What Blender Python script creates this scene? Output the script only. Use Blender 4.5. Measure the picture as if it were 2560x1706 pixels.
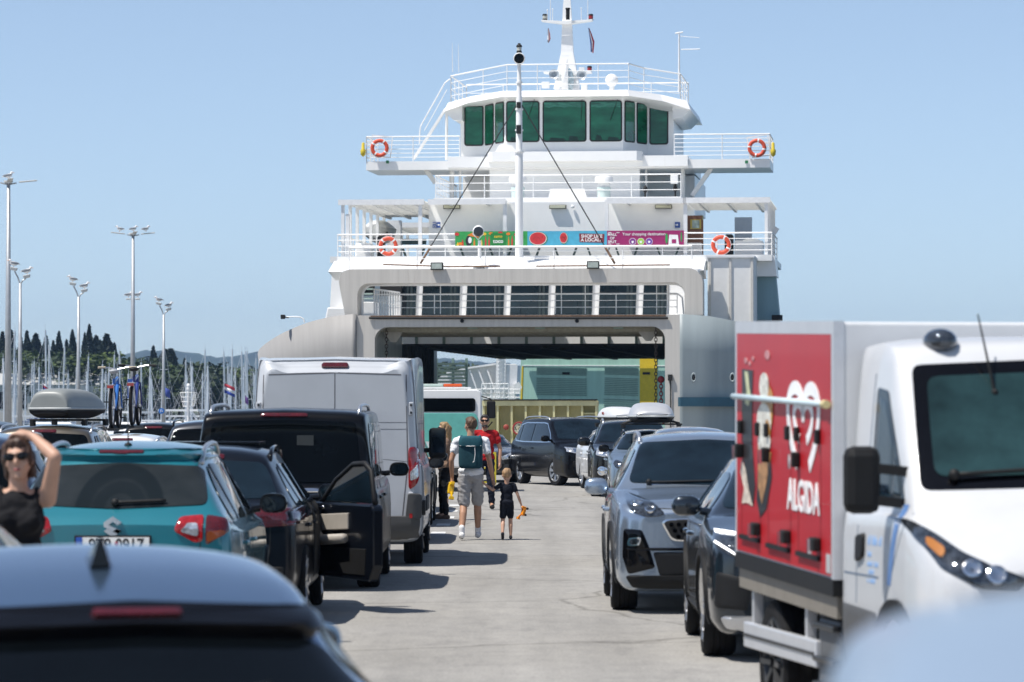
import bpy, bmesh, math, random
import numpy as np
from mathutils import Vector, Matrix
from mathutils.bvhtree import BVHTree

for _o in list(bpy.data.objects):
    bpy.data.objects.remove(_o)
SC = bpy.context.scene
COL = SC.collection
R = math.radians
random.seed(7)
RND = random.Random(11)

# ------------------------------------------------------------------ camera
FPX, HZ, CAMH = 9600.0, 1031.0, 1.82       # focal length in px of a 2560 px wide frame, horizon row, eye height
cam_d = bpy.data.cameras.new('camera')
cam = bpy.data.objects.new('camera', cam_d); COL.objects.link(cam)
cam_d.sensor_width = 36.0
cam_d.lens = FPX / 2560 * 36.0
cam_d.clip_start = 0.3
cam_d.clip_end = 12000
cam.location = (0, 0, CAMH)
cam.rotation_euler = (math.pi / 2 + math.atan((HZ - 853) / FPX), 0, 0)
cam_d.dof.use_dof = True
cam_d.dof.focus_distance = 72.0
cam_d.dof.aperture_fstop = 5.2
SC.camera = cam
# ------------------------------------------------------------------ world, sun, exposure
SUN_EL, SUN_AZ = R(64), R(26)              # azimuth: from pure left towards the camera side
sun_dir = Vector((-math.cos(SUN_EL) * math.cos(SUN_AZ), -math.cos(SUN_EL) * math.sin(SUN_AZ), math.sin(SUN_EL)))
world = bpy.data.worlds.new('World'); SC.world = world
world.use_nodes = True
wn = world.node_tree.nodes; wl = world.node_tree.links
for n in list(wn): wn.remove(n)
w_out = wn.new('ShaderNodeOutputWorld'); w_bg = wn.new('ShaderNodeBackground'); w_sky = wn.new('ShaderNodeTexSky')
w_sky.sky_type = 'NISHITA'; w_sky.sun_disc = False
w_sky.sun_elevation = SUN_EL
w_sky.sun_rotation = math.atan2(sun_dir.x, sun_dir.y)
w_sky.altitude = 0; w_sky.air_density = 0.6; w_sky.dust_density = 0.3; w_sky.ozone_density = 4.0
w_hsv = wn.new('ShaderNodeHueSaturation'); w_hsv.inputs['Saturation'].default_value = 0.8; w_hsv.inputs['Hue'].default_value = 0.495
wl.new(w_sky.outputs[0], w_hsv.inputs['Color'])
wl.new(w_hsv.outputs[0], w_bg.inputs[0])
w_bg.inputs[1].default_value = 0.116
wl.new(w_bg.outputs[0], w_out.inputs[0])
sun_d = bpy.data.lights.new('sun', 'SUN'); sun_d.energy = 4.6; sun_d.angle = R(0.53); sun_d.color = (1.0, 0.955, 0.89)
sun = bpy.data.objects.new('sun', sun_d); COL.objects.link(sun)
sun.rotation_euler = sun_dir.to_track_quat('Z', 'Y').to_euler()
sun.location = (-40, -10, 80)
SC.view_settings.view_transform = 'Standard'
SC.view_settings.look = 'None'
SC.view_settings.gamma = 1.0
SC.view_settings.use_curve_mapping = False
SC.view_settings.exposure = 0.35
SC.render.engine = 'CYCLES'

# ------------------------------------------------------------------ helpers
def P(px, py, d):
    """a point at distance d seen at photograph pixel (px, py)"""
    return Vector(((px - 1280) / FPX * d, d, CAMH + (HZ - py) / FPX * d))

MATS = {}
def mat(name, col, rough=0.5, metal=0.0, coat=0.0, var=0.08, scale=6.0, bump=0.0, bscale=None, spec=0.5,
        emit=None, estr=0.0, trans=0.0, stretch=(1, 1, 1), coords='Object', dust=0.0, col2=None, rust=0.0):
    if name in MATS: return MATS[name]
    m = bpy.data.materials.new(name); m.use_nodes = True
    nt = m.node_tree; N = nt.nodes; L = nt.links
    b = N['Principled BSDF']
    b.inputs['Roughness'].default_value = rough
    b.inputs['Metallic'].default_value = metal
    b.inputs['Specular IOR Level'].default_value = spec
    b.inputs['Coat Weight'].default_value = coat
    b.inputs['Coat Roughness'].default_value = 0.04
    if trans: b.inputs['Transmission Weight'].default_value = trans
    c = tuple(col) + (1,) if len(col) == 3 else col
    tc = N.new('ShaderNodeTexCoord'); mp = N.new('ShaderNodeMapping'); mp.inputs['Scale'].default_value = stretch
    L.new(tc.outputs[coords], mp.inputs[0])
    nz = N.new('ShaderNodeTexNoise'); nz.inputs['Scale'].default_value = scale; nz.inputs['Detail'].default_value = 6
    nz.inputs['Roughness'].default_value = 0.62
    L.new(mp.outputs[0], nz.inputs['Vector'])
    mx = N.new('ShaderNodeMix'); mx.data_type = 'RGBA'
    if col2 is None:
        a = tuple(max(0, v * (1 - var)) for v in c[:3]) + (1,)
        d = tuple(min(1, v * (1 + var)) for v in c[:3]) + (1,)
    else:
        a = c; d = tuple(col2) + (1,)
    mx.inputs['A'].default_value = a; mx.inputs['B'].default_value = d
    rp = N.new('ShaderNodeMapRange'); rp.inputs['From Min'].default_value = 0.32; rp.inputs['From Max'].default_value = 0.68
    L.new(nz.outputs['Fac'], rp.inputs['Value']); L.new(rp.outputs[0], mx.inputs['Factor'])
    out = mx.outputs['Result']
    if dust > 0:
        n2 = N.new('ShaderNodeTexNoise'); n2.inputs['Scale'].default_value = 1.7; n2.inputs['Detail'].default_value = 8
        L.new(tc.outputs['Object'], n2.inputs['Vector'])
        ml = N.new('ShaderNodeMath'); ml.operation = 'MULTIPLY'; ml.inputs[1].default_value = dust
        L.new(n2.outputs['Fac'], ml.inputs[0])
        m2 = N.new('ShaderNodeMix'); m2.data_type = 'RGBA'; m2.inputs['B'].default_value = (.42, .39, .34, 1)
        L.new(ml.outputs[0], m2.inputs['Factor']); L.new(out, m2.inputs['A']); out = m2.outputs['Result']
    if rust > 0:
        mr = N.new('ShaderNodeMapping'); mr.inputs['Scale'].default_value = (2.6, 2.6, .12); L.new(tc.outputs['Object'], mr.inputs[0])
        nr = N.new('ShaderNodeTexNoise'); nr.inputs['Scale'].default_value = 2.3; nr.inputs['Detail'].default_value = 9; nr.inputs['Roughness'].default_value = .7; L.new(mr.outputs[0], nr.inputs['Vector'])
        rr_ = N.new('ShaderNodeMapRange'); rr_.inputs['From Min'].default_value = .60; rr_.inputs['From Max'].default_value = .78; rr_.inputs['To Max'].default_value = rust; L.new(nr.outputs['Fac'], rr_.inputs['Value'])
        m4 = N.new('ShaderNodeMix'); m4.data_type = 'RGBA'; m4.inputs['B'].default_value = (.20, .12, .07, 1); L.new(rr_.outputs[0], m4.inputs['Factor']); L.new(out, m4.inputs['A']); out = m4.outputs['Result']
    L.new(out, b.inputs['Base Color'])
    if emit is not None:
        b.inputs['Emission Color'].default_value = tuple(emit) + (1,); b.inputs['Emission Strength'].default_value = estr
    if bump:
        n3 = N.new('ShaderNodeTexNoise'); n3.inputs['Scale'].default_value = bscale or scale * 6; n3.inputs['Detail'].default_value = 5
        L.new(mp.outputs[0], n3.inputs['Vector'])
        bp = N.new('ShaderNodeBump'); bp.inputs['Strength'].default_value = bump; bp.inputs['Distance'].default_value = 0.02
        L.new(n3.outputs['Fac'], bp.inputs['Height']); L.new(bp.outputs[0], b.inputs['Normal'])
    MATS[name] = m
    return m

def paint(name, col, metal=0.35, rough=0.38, dust=0.05, coat=1.0, spec=.5):
    return mat('paint_' + name, col, rough, metal, coat, var=0.04, scale=3, dust=dust, spec=spec)

M_TYRE = mat('tyre_rubber', (.008, .008, .009), .85, var=.3, scale=20, spec=.25)
M_WELL = mat('wheel_well_black', (.006, .006, .006), .95)
M_RIM = mat('alloy', (.42, .43, .45), .32, .85, var=.1)
M_RIMD = mat('alloy_dark', (.06, .062, .066), .35, .7, var=.1)
M_GLASS = mat('car_glass_dark', (.002, .003, .004), .03, var=.3, scale=2, spec=.13)
M_GLASSB = mat('car_glass_blue', (.006, .013, .020), .03, var=.55, scale=1.6, spec=.42)
M_TRIM = mat('black_plastic', (.007, .0072, .008), .6, var=.2, dust=.012, spec=.3)
M_GLOSSB = mat('gloss_black', (.003, .003, .004), .08, spec=.35)
M_CHROME = mat('chrome', (.78, .79, .8), .12, 1.0, var=.03)
M_ALU = mat('satin_aluminium', (.62, .63, .65), .33, .9, var=.05)
M_RED = mat('tail_light_red', (.30, .008, .010), .12, coat=1.0, var=.35, scale=18)
M_REDD = mat('tail_light_dark_red', (.075, .004, .006), .15, coat=1.0, var=.3, scale=18)
M_CLEAR = mat('clear_lamp', (.55, .57, .6), .12, .6, coat=1.0, var=.5, scale=24)
M_LAMPD = mat('lamp_dark_lens', (.055, .065, .08), .06, .5, coat=1.0, var=.9, scale=20)
M_LED = mat('led_white', (.9, .9, .92), .3, emit=(1, 1, 1), estr=1.6)
M_AMBER = mat('amber_lens', (.75, .26, .02), .2, coat=1.0, var=.3, scale=20)
M_PLATE = mat('plate_white', (.78, .78, .76), .4, var=.05)
M_BLACKM = mat('black_matt', (.01, .01, .01), .7)
M_WHITE = mat('white_paint', (.80, .80, .79), .35, coat=.4, var=.03, scale=2, dust=.06)

class MB:
    def __init__(s): s.v = []; s.f = []
    def add(s, vs, fs):
        o = len(s.v); s.v += [tuple(v) for v in vs]; s.f += [tuple(i + o for i in f) for f in fs]; return s
    def box(s, c, size, rot=None, taper=None):
        x, y, z = (q / 2 for q in size); vs = []
        for k, (a, b, d) in enumerate([(-1, -1, -1), (1, -1, -1), (1, 1, -1), (-1, 1, -1), (-1, -1, 1), (1, -1, 1), (1, 1, 1), (-1, 1, 1)]):
            t = taper if (taper and d > 0) else 1
            v = Vector((a * x * t, b * y * t, d * z))
            if rot is not None: v = rot @ v
            vs.append(v + Vector(c))
        return s.add(vs, [(0, 3, 2, 1), (4, 5, 6, 7), (0, 1, 5, 4), (1, 2, 6, 5), (2, 3, 7, 6), (3, 0, 4, 7)])
    def bb(s, x0, x1, y0, y1, z0, z1):
        return s.box(((x0 + x1) / 2, (y0 + y1) / 2, (z0 + z1) / 2), (abs(x1 - x0), abs(y1 - y0), abs(z1 - z0)))
    def bar(s, a, b, w, h=None):
        a = Vector(a); b = Vector(b); d = b - a
        if d.length < 1e-6: return s
        q = d.to_track_quat('Y', 'Z').to_matrix()
        return s.box((a + b) / 2, (w, d.length, h or w), q)
    def tube(s, pts, r, n=8, cap=True):
        pts = [Vector(p) for p in pts]; m = len(pts)
        rs = r if isinstance(r, (list, tuple)) else [r] * m
        vs = []; fs = []; up = None
        for i, p in enumerate(pts):
            t = (pts[min(i + 1, m - 1)] - pts[max(i - 1, 0)])
            t = t.normalized() if t.length > 1e-9 else Vector((0, 0, 1))
            if up is None: up = Vector((0, 0, 1)) if abs(t.z) < .9 else Vector((1, 0, 0))
            a = t.cross(up)
            if a.length < 1e-6: a = t.orthogonal()
            a.normalize(); b = a.cross(t).normalized(); up = b
            for k in range(n):
                an = 2 * math.pi * k / n
                vs.append(p + (a * math.cos(an) + b * math.sin(an)) * rs[i])
        for i in range(m - 1):
            for k in range(n):
                fs.append((i * n + k, i * n + (k + 1) % n, (i + 1) * n + (k + 1) % n, (i + 1) * n + k))
        if cap: fs += [tuple(range(n))[::-1], tuple((m - 1) * n + k for k in range(n))]
        return s.add(vs, fs)
    def lathe(s, prof, n=24, c=(0, 0, 0), rot=None):
        """prof: list of (r, z) spun round z"""
        vs = []; fs = []; m = len(prof)
        for (r, z) in prof:
            for k in range(n):
                an = 2 * math.pi * k / n
                v = Vector((r * math.cos(an), r * math.sin(an), z))
                if rot is not None: v = rot @ v
                vs.append(v + Vector(c))
        for i in range(m - 1):
            for k in range(n):
                fs.append((i * n + k, i * n + (k + 1) % n, (i + 1) * n + (k + 1) % n, (i + 1) * n + k))
        fs += [tuple(range(n))[::-1], tuple((m - 1) * n + k for k in range(n))]
        return s.add(vs, fs)
    def ball(s, c, r, n=12, m=8, rot=None):
        r = r if isinstance(r, (tuple, list)) else (r, r, r)
        vs = []; fs = []
        for i in range(1, m):
            th = math.pi * i / m
            for k in range(n):
                ph = 2 * math.pi * k / n
                v = Vector((r[0] * math.sin(th) * math.cos(ph), r[1] * math.sin(th) * math.sin(ph), r[2] * math.cos(th)))
                if rot is not None: v = rot @ v
                vs.append(v + Vector(c))
        tp = Vector((0, 0, r[2])); bt = Vector((0, 0, -r[2]))
        if rot is not None: tp = rot @ tp; bt = rot @ bt
        vs += [tp + Vector(c), bt + Vector(c)]
        T = len(vs) - 2; B = T + 1
        for i in range(m - 2):
            for k in range(n):
                fs.append((i * n + k, (i + 1) * n + k, (i + 1) * n + (k + 1) % n, i * n + (k + 1) % n))
        for k in range(n):
            fs.append((T, k, (k + 1) % n)); fs.append((B, (m - 2) * n + (k + 1) % n, (m - 2) * n + k))
        return s.add(vs, fs)
    def prism(s, poly, fn, t0, t1):
        """poly 2-D points, fn(u, v, t) -> 3-D; extruded from t0 to t1"""
        n = len(poly)
        vs = [fn(u, v, t0) for u, v in poly] + [fn(u, v, t1) for u, v in poly]
        fs = [tuple(range(n))[::-1], tuple(range(n, 2 * n))] + [(i, (i + 1) % n, n + (i + 1) % n, n + i) for i in range(n)]
        return s.add(vs, fs)
    def torus(s, c, R0, r, n=28, m=8, rot=None):
        vs = []; fs = []
        for i in range(n):
            a = 2 * math.pi * i / n
            for k in range(m):
                b = 2 * math.pi * k / m
                v = Vector(((R0 + r * math.cos(b)) * math.cos(a), (R0 + r * math.cos(b)) * math.sin(a), r * math.sin(b)))
                if rot is not None: v = rot @ v
                vs.append(v + Vector(c))
        for i in range(n):
            for k in range(m):
                fs.append((i * m + k, ((i + 1) % n) * m + k, ((i + 1) % n) * m + (k + 1) % m, i * m + (k + 1) % m))
        return s.add(vs, fs)
    def xf(s, M, start=0):
        s.v = s.v[:start] + [tuple(M @ Vector(v)) for v in s.v[start:]]; return s
    def build(s, name, m, parent=None, smooth=False, bevel=0, sub=0, auto=None):
        me = bpy.data.meshes.new(name); me.from_pydata(s.v, [], s.f); me.validate()
        bm = bmesh.new(); bm.from_mesh(me); bmesh.ops.recalc_face_normals(bm, faces=bm.faces); bm.to_mesh(me); bm.free()
        return link(name, me, m, parent, smooth, bevel, sub, auto)

def link(name, me, m, parent=None, smooth=False, bevel=0, sub=0, auto=None):
    o = bpy.data.objects.new(name, me); COL.objects.link(o)
    if m is not None and not me.materials: me.materials.append(m)
    if parent is not None: o.parent = parent
    if smooth or auto:
        for p in me.polygons: p.use_smooth = True
    if auto:
        try:
            me.set_sharp_from_angle(angle=R(auto))
        except Exception: pass
    if bevel:
        b = o.modifiers.new('bevel', 'BEVEL'); b.width = bevel; b.segments = 2; b.limit_method = 'ANGLE'
    if sub:
        q = o.modifiers.new('sub', 'SUBSURF'); q.levels = sub; q.render_levels = sub
    return o

def thing(name, label, cat, loc=(0, 0, 0), rotz=0, group=None, rot=None):
    o = bpy.data.objects.new(name, None); COL.objects.link(o)
    o.empty_display_size = .2
    o.location = loc; o.rotation_euler = rot or (0, 0, rotz)
    o['label'] = label; o['category'] = cat
    if group: o['group'] = group
    return o
def tag(o, label=None, cat=None, group=None, kind=None):
    if label: o['label'] = label
    if cat: o['category'] = cat
    if group: o['group'] = group
    if kind: o['kind'] = kind
    return o
def dup(o, parent=None):
    c = o.copy(); COL.objects.link(c)
    if parent is not None: c.parent = parent
    for ch in list(o.children): dup(ch, c)
    return c

def text(s, size, m, parent, M, name='lettering', extrude=.002, align='CENTER', sx=1.0, bold=0.0):
    cu = bpy.data.curves.new(name, 'FONT'); cu.body = s; cu.size = size; cu.extrude = extrude; cu.align_x = align; cu.align_y = 'CENTER'
    cu.offset = bold; cu.resolution_u = 3
    t = bpy.data.objects.new('tmp_text', cu); COL.objects.link(t)
    dg = bpy.context.evaluated_depsgraph_get(); me = bpy.data.meshes.new_from_object(t.evaluated_get(dg))
    bpy.data.objects.remove(t)
    me.transform(M @ Matrix.Diagonal((sx, 1, 1, 1)))
    o = link(name, me, m, parent)
    return o
def facing(c, right=(1, 0, 0), up=(0, 0, 1)):
    """matrix that puts local x along right, y along up at c"""
    r = Vector(right).normalized(); u = Vector(up).normalized(); n = r.cross(u)
    return Matrix(((r.x, u.x, n.x, c[0]), (r.y, u.y, n.y, c[1]), (r.z, u.z, n.z, c[2]), (0, 0, 0, 1)))
def rrect(x0, x1, y0, y1, r, n=5, corners=(1, 1, 1, 1)):
    """rounded rectangle outline, counter-clockwise; corners: bl, br, tr, tl"""
    out = []
    for k, (cx, cy, a0) in enumerate([(x0, y0, 180), (x1, y0, 270), (x1, y1, 0), (x0, y1, 90)]):
        if not corners[k]: out.append((cx, cy)); continue
        ox = cx + (r if cx == x0 else -r); oy = cy + (r if cy == y0 else -r)
        for i in range(n + 1):
            a = R(a0 + 90 * i / n); out.append((ox + r * math.cos(a), oy + r * math.sin(a)))
    return out
def smooth_poly(pts, step=.02, rr=.03):
    """resample a closed outline with its corners rounded by about rr metres"""
    p = [Vector((a, b)) for a, b in pts]; n = len(p); q = []
    for i in range(n):
        a, b, c = p[i - 1], p[i], p[(i + 1) % n]
        la = (a - b).length; lc = (c - b).length
        if la < 1e-6 or lc < 1e-6: continue
        u = b + (a - b) * min(rr, la * .42) / la; v = b + (c - b) * min(rr, lc * .42) / lc
        for k in range(5):
            t = k / 4; q.append(u * (1 - t) ** 2 + b * 2 * t * (1 - t) + v * t * t)
    out = []
    for i in range(len(q)):
        a = q[i]; b = q[(i + 1) % len(q)]; m = max(1, int((b - a).length / step))
        for k in range(m): out.append(a.lerp(b, k / m))
    return out
def applied(o):
    dg = bpy.context.evaluated_depsgraph_get()
    me = bpy.data.meshes.new_from_object(o.evaluated_get(dg))
    old = o.data; o.modifiers.clear(); o.data = me
    return o
# ================================================================== the setting
def pier_mat():
    m = bpy.data.materials.new('worn_asphalt'); m.use_nodes = True
    nt = m.node_tree; N = nt.nodes; L = nt.links; b = N['Principled BSDF']
    tc = N.new('ShaderNodeTexCoord')
    def noise(scale, detail=6, stretch=(1, 1, 1), rough=.6):
        mp = N.new('ShaderNodeMapping'); mp.inputs['Scale'].default_value = stretch; L.new(tc.outputs['Object'], mp.inputs[0])
        n = N.new('ShaderNodeTexNoise'); n.inputs['Scale'].default_value = scale; n.inputs['Detail'].default_value = detail; n.inputs['Roughness'].default_value = rough
        L.new(mp.outputs[0], n.inputs['Vector']); return n.outputs['Fac']
    def ramp(fac, pts):
        r = N.new('ShaderNodeValToRGB'); L.new(fac, r.inputs[0]); e = r.color_ramp.elements
        e[0].position, e[0].color = pts[0][0], pts[0][1] + (1,); e[1].position, e[1].color = pts[-1][0], pts[-1][1] + (1,)
        for p, c in pts[1:-1]: q = e.new(p); q.color = c + (1,)
        return r.outputs[0]
    def mul(a, b2, f=1.0):
        x = N.new('ShaderNodeMix'); x.data_type = 'RGBA'; x.blend_type = 'MULTIPLY'; x.inputs['Factor'].default_value = f
        L.new(a, x.inputs['A']); L.new(b2, x.inputs['B']); return x.outputs['Result']
    base = ramp(noise(.35, 5), [(.3, (.285, .274, .254)), (.7, (.34, .327, .304))])
    sp = ramp(noise(38, 3, rough=.8), [(.30, (.62, .62, .62)), (.55, (1.0, 1.0, 1.0)), (.75, (1.22, 1.2, 1.17))])
    trk = ramp(noise(.9, 5, (1.6, .06, 1)), [(.36, (.86, .86, .86)), (.6, (1.04, 1.04, 1.04))])
    blot = ramp(noise(1.3, 8, (1, .8, 1), .7), [(.56, (1, 1, 1)), (.72, (.80, .80, .81))])
    mott = ramp(noise(4.5, 6, (1, .5, 1), .75), [(.33, (.86, .86, .87)), (.5, (1, 1, 1)), (.68, (1.09, 1.09, 1.08))])
    drip = ramp(noise(2.2, 7, (1.3, .22, 1), .72), [(.57, (1, 1, 1)), (.66, (.83, .83, .84)), (.76, (.66, .66, .68))])
    c = mul(mul(mul(mul(mul(base, sp), trk), blot, .9), mott), drip, .8)
    # cracks and small repair joints
    v = N.new('ShaderNodeTexVoronoi'); v.feature = 'DISTANCE_TO_EDGE'; v.inputs['Scale'].default_value = .16
    wv = N.new('ShaderNodeMapping'); L.new(tc.outputs['Object'], wv.inputs[0])
    nd = N.new('ShaderNodeTexNoise'); nd.inputs['Scale'].default_value = .8; nd.inputs['Detail'].default_value = 8; L.new(tc.outputs['Object'], nd.inputs['Vector'])
    ad = N.new('ShaderNodeVectorMath'); ad.operation = 'ADD'; L.new(wv.outputs[0], ad.inputs[0]); L.new(nd.outputs['Color'], ad.inputs[1]); L.new(ad.outputs[0], v.inputs['Vector'])
    ck = ramp(v.outputs['Distance'], [(.0, (.58, .57, .56)), (.004, (.80, .80, .79)), (.009, (1, 1, 1))])
    c = mul(c, ck)
    L.new(c, b.inputs['Base Color']); b.inputs['Roughness'].default_value = .88
    bp = N.new('ShaderNodeBump'); bp.inputs['Strength'].default_value = .35; bp.inputs['Distance'].default_value = .006
    L.new(noise(55, 4), bp.inputs['Height']); L.new(bp.outputs[0], b.inputs['Normal'])
    return m
g = MB()
def slab(poly, z0, z1): g.prism(poly, lambda u, v, t: (u, v, t), z0, z1)
slab([(-400, -60), (40, -60), (40, 137.3), (-14, 137.3), (-15, 255), (-400, 255)], -2.5, 0)
tag(g.build('quay', pier_mat(), None), kind='structure')
mw = mat('sea_water', (.012, .05, .065), .12, var=.3, scale=.05, bump=.5, bscale=.6, stretch=(1, .5, 1))
g = MB(); g.add([(-9000, -200, -1.6), (9000, -200, -1.6), (9000, 9000, -1.6), (-9000, 9000, -1.6)], [(0, 1, 2, 3)])
tag(g.build('sea', mw, None), kind='structure')
# painted lane line along the left queue
mk = mat('road_marking_white', (.62, .62, .60), .7, var=.25, scale=8)
for y0, y1 in ((57.2, 58.4), (61.5, 62.7), (65.8, 67), (70.1, 71.3), (74.4, 75.6)):
    q = MB(); q.add([(-1.22, y0, .004), (-1.0, y0, .004), (-1.0, y1, .004), (-1.22, y1, .004)], [(0, 1, 2, 3)])
    tag(q.build('lane_marking', mk, None), kind='structure')
# ================================================================== vehicles
def card(P0, P1, P2, P3, s, ten=.42):
    m1 = (P2 - P0) * ten; m2 = (P3 - P1) * ten
    s2 = s * s; s3 = s2 * s
    return (2*s3 - 3*s2 + 1) * P1 + (s3 - 2*s2 + s) * m1 + (-2*s3 + 3*s2) * P2 + (s3 - s2) * m2
def refine(A, k):
    """A: (n, ...) control points -> refined along axis 0"""
    n = len(A); out = []
    for i in range(n - 1):
        P0 = A[max(i - 1, 0)]; P3 = A[min(i + 2, n - 1)]
        for q in range(k): out.append(card(P0, A[i], A[i + 1], P3, q / k))
    out.append(A[-1]); return np.array(out)

def loft(stations, ys, kj=4, kt=5):
    """stations: (n, j, 2) half sections (x, z); ys: y of each. -> closed symmetric mesh data"""
    A = np.array(stations, float); Y = np.array(ys, float)
    n, j, _ = A.shape
    B = np.concatenate([A, np.repeat(Y[:, None, None], j, 1)], 2)      # x, z, y
    B = refine(B, kt)                                                   # along the length
    B = np.transpose(refine(np.transpose(B, (1, 0, 2)), kj), (1, 0, 2))  # along the profile
    B[:, 0, 0] = 0; B[:, -1, 0] = 0
    B[:, :, 0] = np.maximum(B[:, :, 0], 0)
    nt, nj, _ = B.shape
    vs = []; fs = []
    ring = 2 * nj - 2
    for i in range(nt):
        for q in range(nj): vs.append((B[i, q, 0], B[i, q, 2], B[i, q, 1]))
        for q in range(nj - 2, 0, -1): vs.append((-B[i, q, 0], B[i, q, 2], B[i, q, 1]))
    for i in range(nt - 1):
        for q in range(ring):
            a = i * ring + q; b = i * ring + (q + 1) % ring
            fs.append((a, b, b + ring, a + ring))
    for i, flip in ((0, 1), (nt - 1, 0)):
        c = len(vs); base = i * ring
        m = np.mean([vs[base + q] for q in range(ring)], 0)
        prev = base
        for sc in (.965, .93):
            o = len(vs)
            for q in range(ring): vs.append(tuple(m + (np.array(vs[base + q]) - m) * sc))
            for q in range(ring):
                f = (prev + q, prev + (q + 1) % ring, o + (q + 1) % ring, o + q); fs.append(f[::-1] if not flip else f)
            prev = o
        c = len(vs); vs.append(tuple(m))
        for q in range(ring):
            f = (prev + q, prev + (q + 1) % ring, c); fs.append(f[::-1] if not flip else f)
    return vs, fs

AX = {'front': (Vector((0, -1, 0)), lambda u, v: Vector((u, 9, v))), 'rear': (Vector((0, 1, 0)), lambda u, v: Vector((u, -9, v))),
      'right': (Vector((-1, 0, 0)), lambda u, v: Vector((9, u, v))), 'left': (Vector((1, 0, 0)), lambda u, v: Vector((-9, u, v))),
      'top': (Vector((0, 0, -1)), lambda u, v: Vector((u, v, 9)))}
def hit(bvh, ax, u, v, hint=None):
    d, f = AX[ax]
    o = f(u, v); loc, nor, i, dist = bvh.ray_cast(o, d)
    if loc is None:
        g = o + d * (hint if hint else 7.5)
        loc, nor, i, dist = bvh.find_nearest(g)
        nor = -d
        return loc, nor, None
    if nor.dot(d) > 0: nor = -nor
    return loc, nor, dist
def decal(bvh, poly, ax, name, m, parent, off=.004, skirt=.015, rings=(1, .93, .72, .4), rnd=.03, step=.03, smoothpoly=True, sm=True):
    """a panel following the body: poly is given in the view along ax"""
    pts = smooth_poly(poly, step, rnd) if smoothpoly else [Vector(p) for p in poly]
    n = len(pts); c = sum(pts, Vector((0, 0))) / n
    hint = hit(bvh, ax, c.x, c.y)[2]
    vs = []; fs = []
    for r in rings:
        for p in pts:
            q = c + (p - c) * r
            l, nn, d = hit(bvh, ax, q.x, q.y, hint)
            vs.append(l + nn * (off if r < 1 else off * .6))
    l, nn, d = hit(bvh, ax, c.x, c.y, hint); vs.append(l + nn * off); C = len(vs) - 1
    k = len(rings)
    for i in range(k - 1):
        for q in range(n):
            fs.append((i * n + q, i * n + (q + 1) % n, (i + 1) * n + (q + 1) % n, (i + 1) * n + q))
    for q in range(n): fs.append(((k - 1) * n + q, (k - 1) * n + (q + 1) % n, C))
    s0 = len(vs)
    for p in pts:
        l, nn, d = hit(bvh, ax, p.x, p.y, hint); vs.append(l - nn * skirt)
    for q in range(n): fs.append((q, s0 + q, s0 + (q + 1) % n, (q + 1) % n))
    mb = MB(); mb.add(vs, fs)
    return mb.build(name, m, parent, smooth=sm, auto=40 if sm else None)
def band(bvh, pa, pb, ax, name, m, parent, off=.006, skirt=.012, closed=False, build=True, mb=None):
    """a strip between two curves given in the view along ax"""
    n = len(pa); vs = []; fs = []
    hint = None
    for k in range(n):
        a = hit(bvh, ax, pa[k][0], pa[k][1], hint); b = hit(bvh, ax, pb[k][0], pb[k][1], hint)
        hint = a[2] or hint
        vs += [a[0] - a[1] * skirt, a[0] + a[1] * off, b[0] + b[1] * off, b[0] - b[1] * skirt]
    for k in range(n if closed else n - 1):
        o = k * 4; p = ((k + 1) % n) * 4
        for q in range(3): fs.append((o + q, o + q + 1, p + q + 1, p + q))
    mb = mb or MB(); mb.add(vs, fs)
    if build: return mb.build(name, m, parent, auto=45)
    return mb
def seam(bvh, pts, ax, w=.007, mb=None):
    """shut line along an open poly-line"""
    q = []
    for i in range(len(pts) - 1):
        a = Vector(pts[i]); b = Vector(pts[i + 1]); n = max(1, int((b - a).length / .06))
        for k in range(n): q.append(a.lerp(b, k / n))
    q.append(Vector(pts[-1])); pa = []; pb = []
    for i, p in enumerate(q):
        t = (q[min(i + 1, len(q) - 1)] - q[max(i - 1, 0)]).normalized(); nn = Vector((-t.y, t.x)) * w / 2
        pa.append(p + nn); pb.append(p - nn)
    return band(bvh, pa, pb, ax, 'shut_line', None, None, off=.0015, skirt=.004, build=False, mb=mb)

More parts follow.
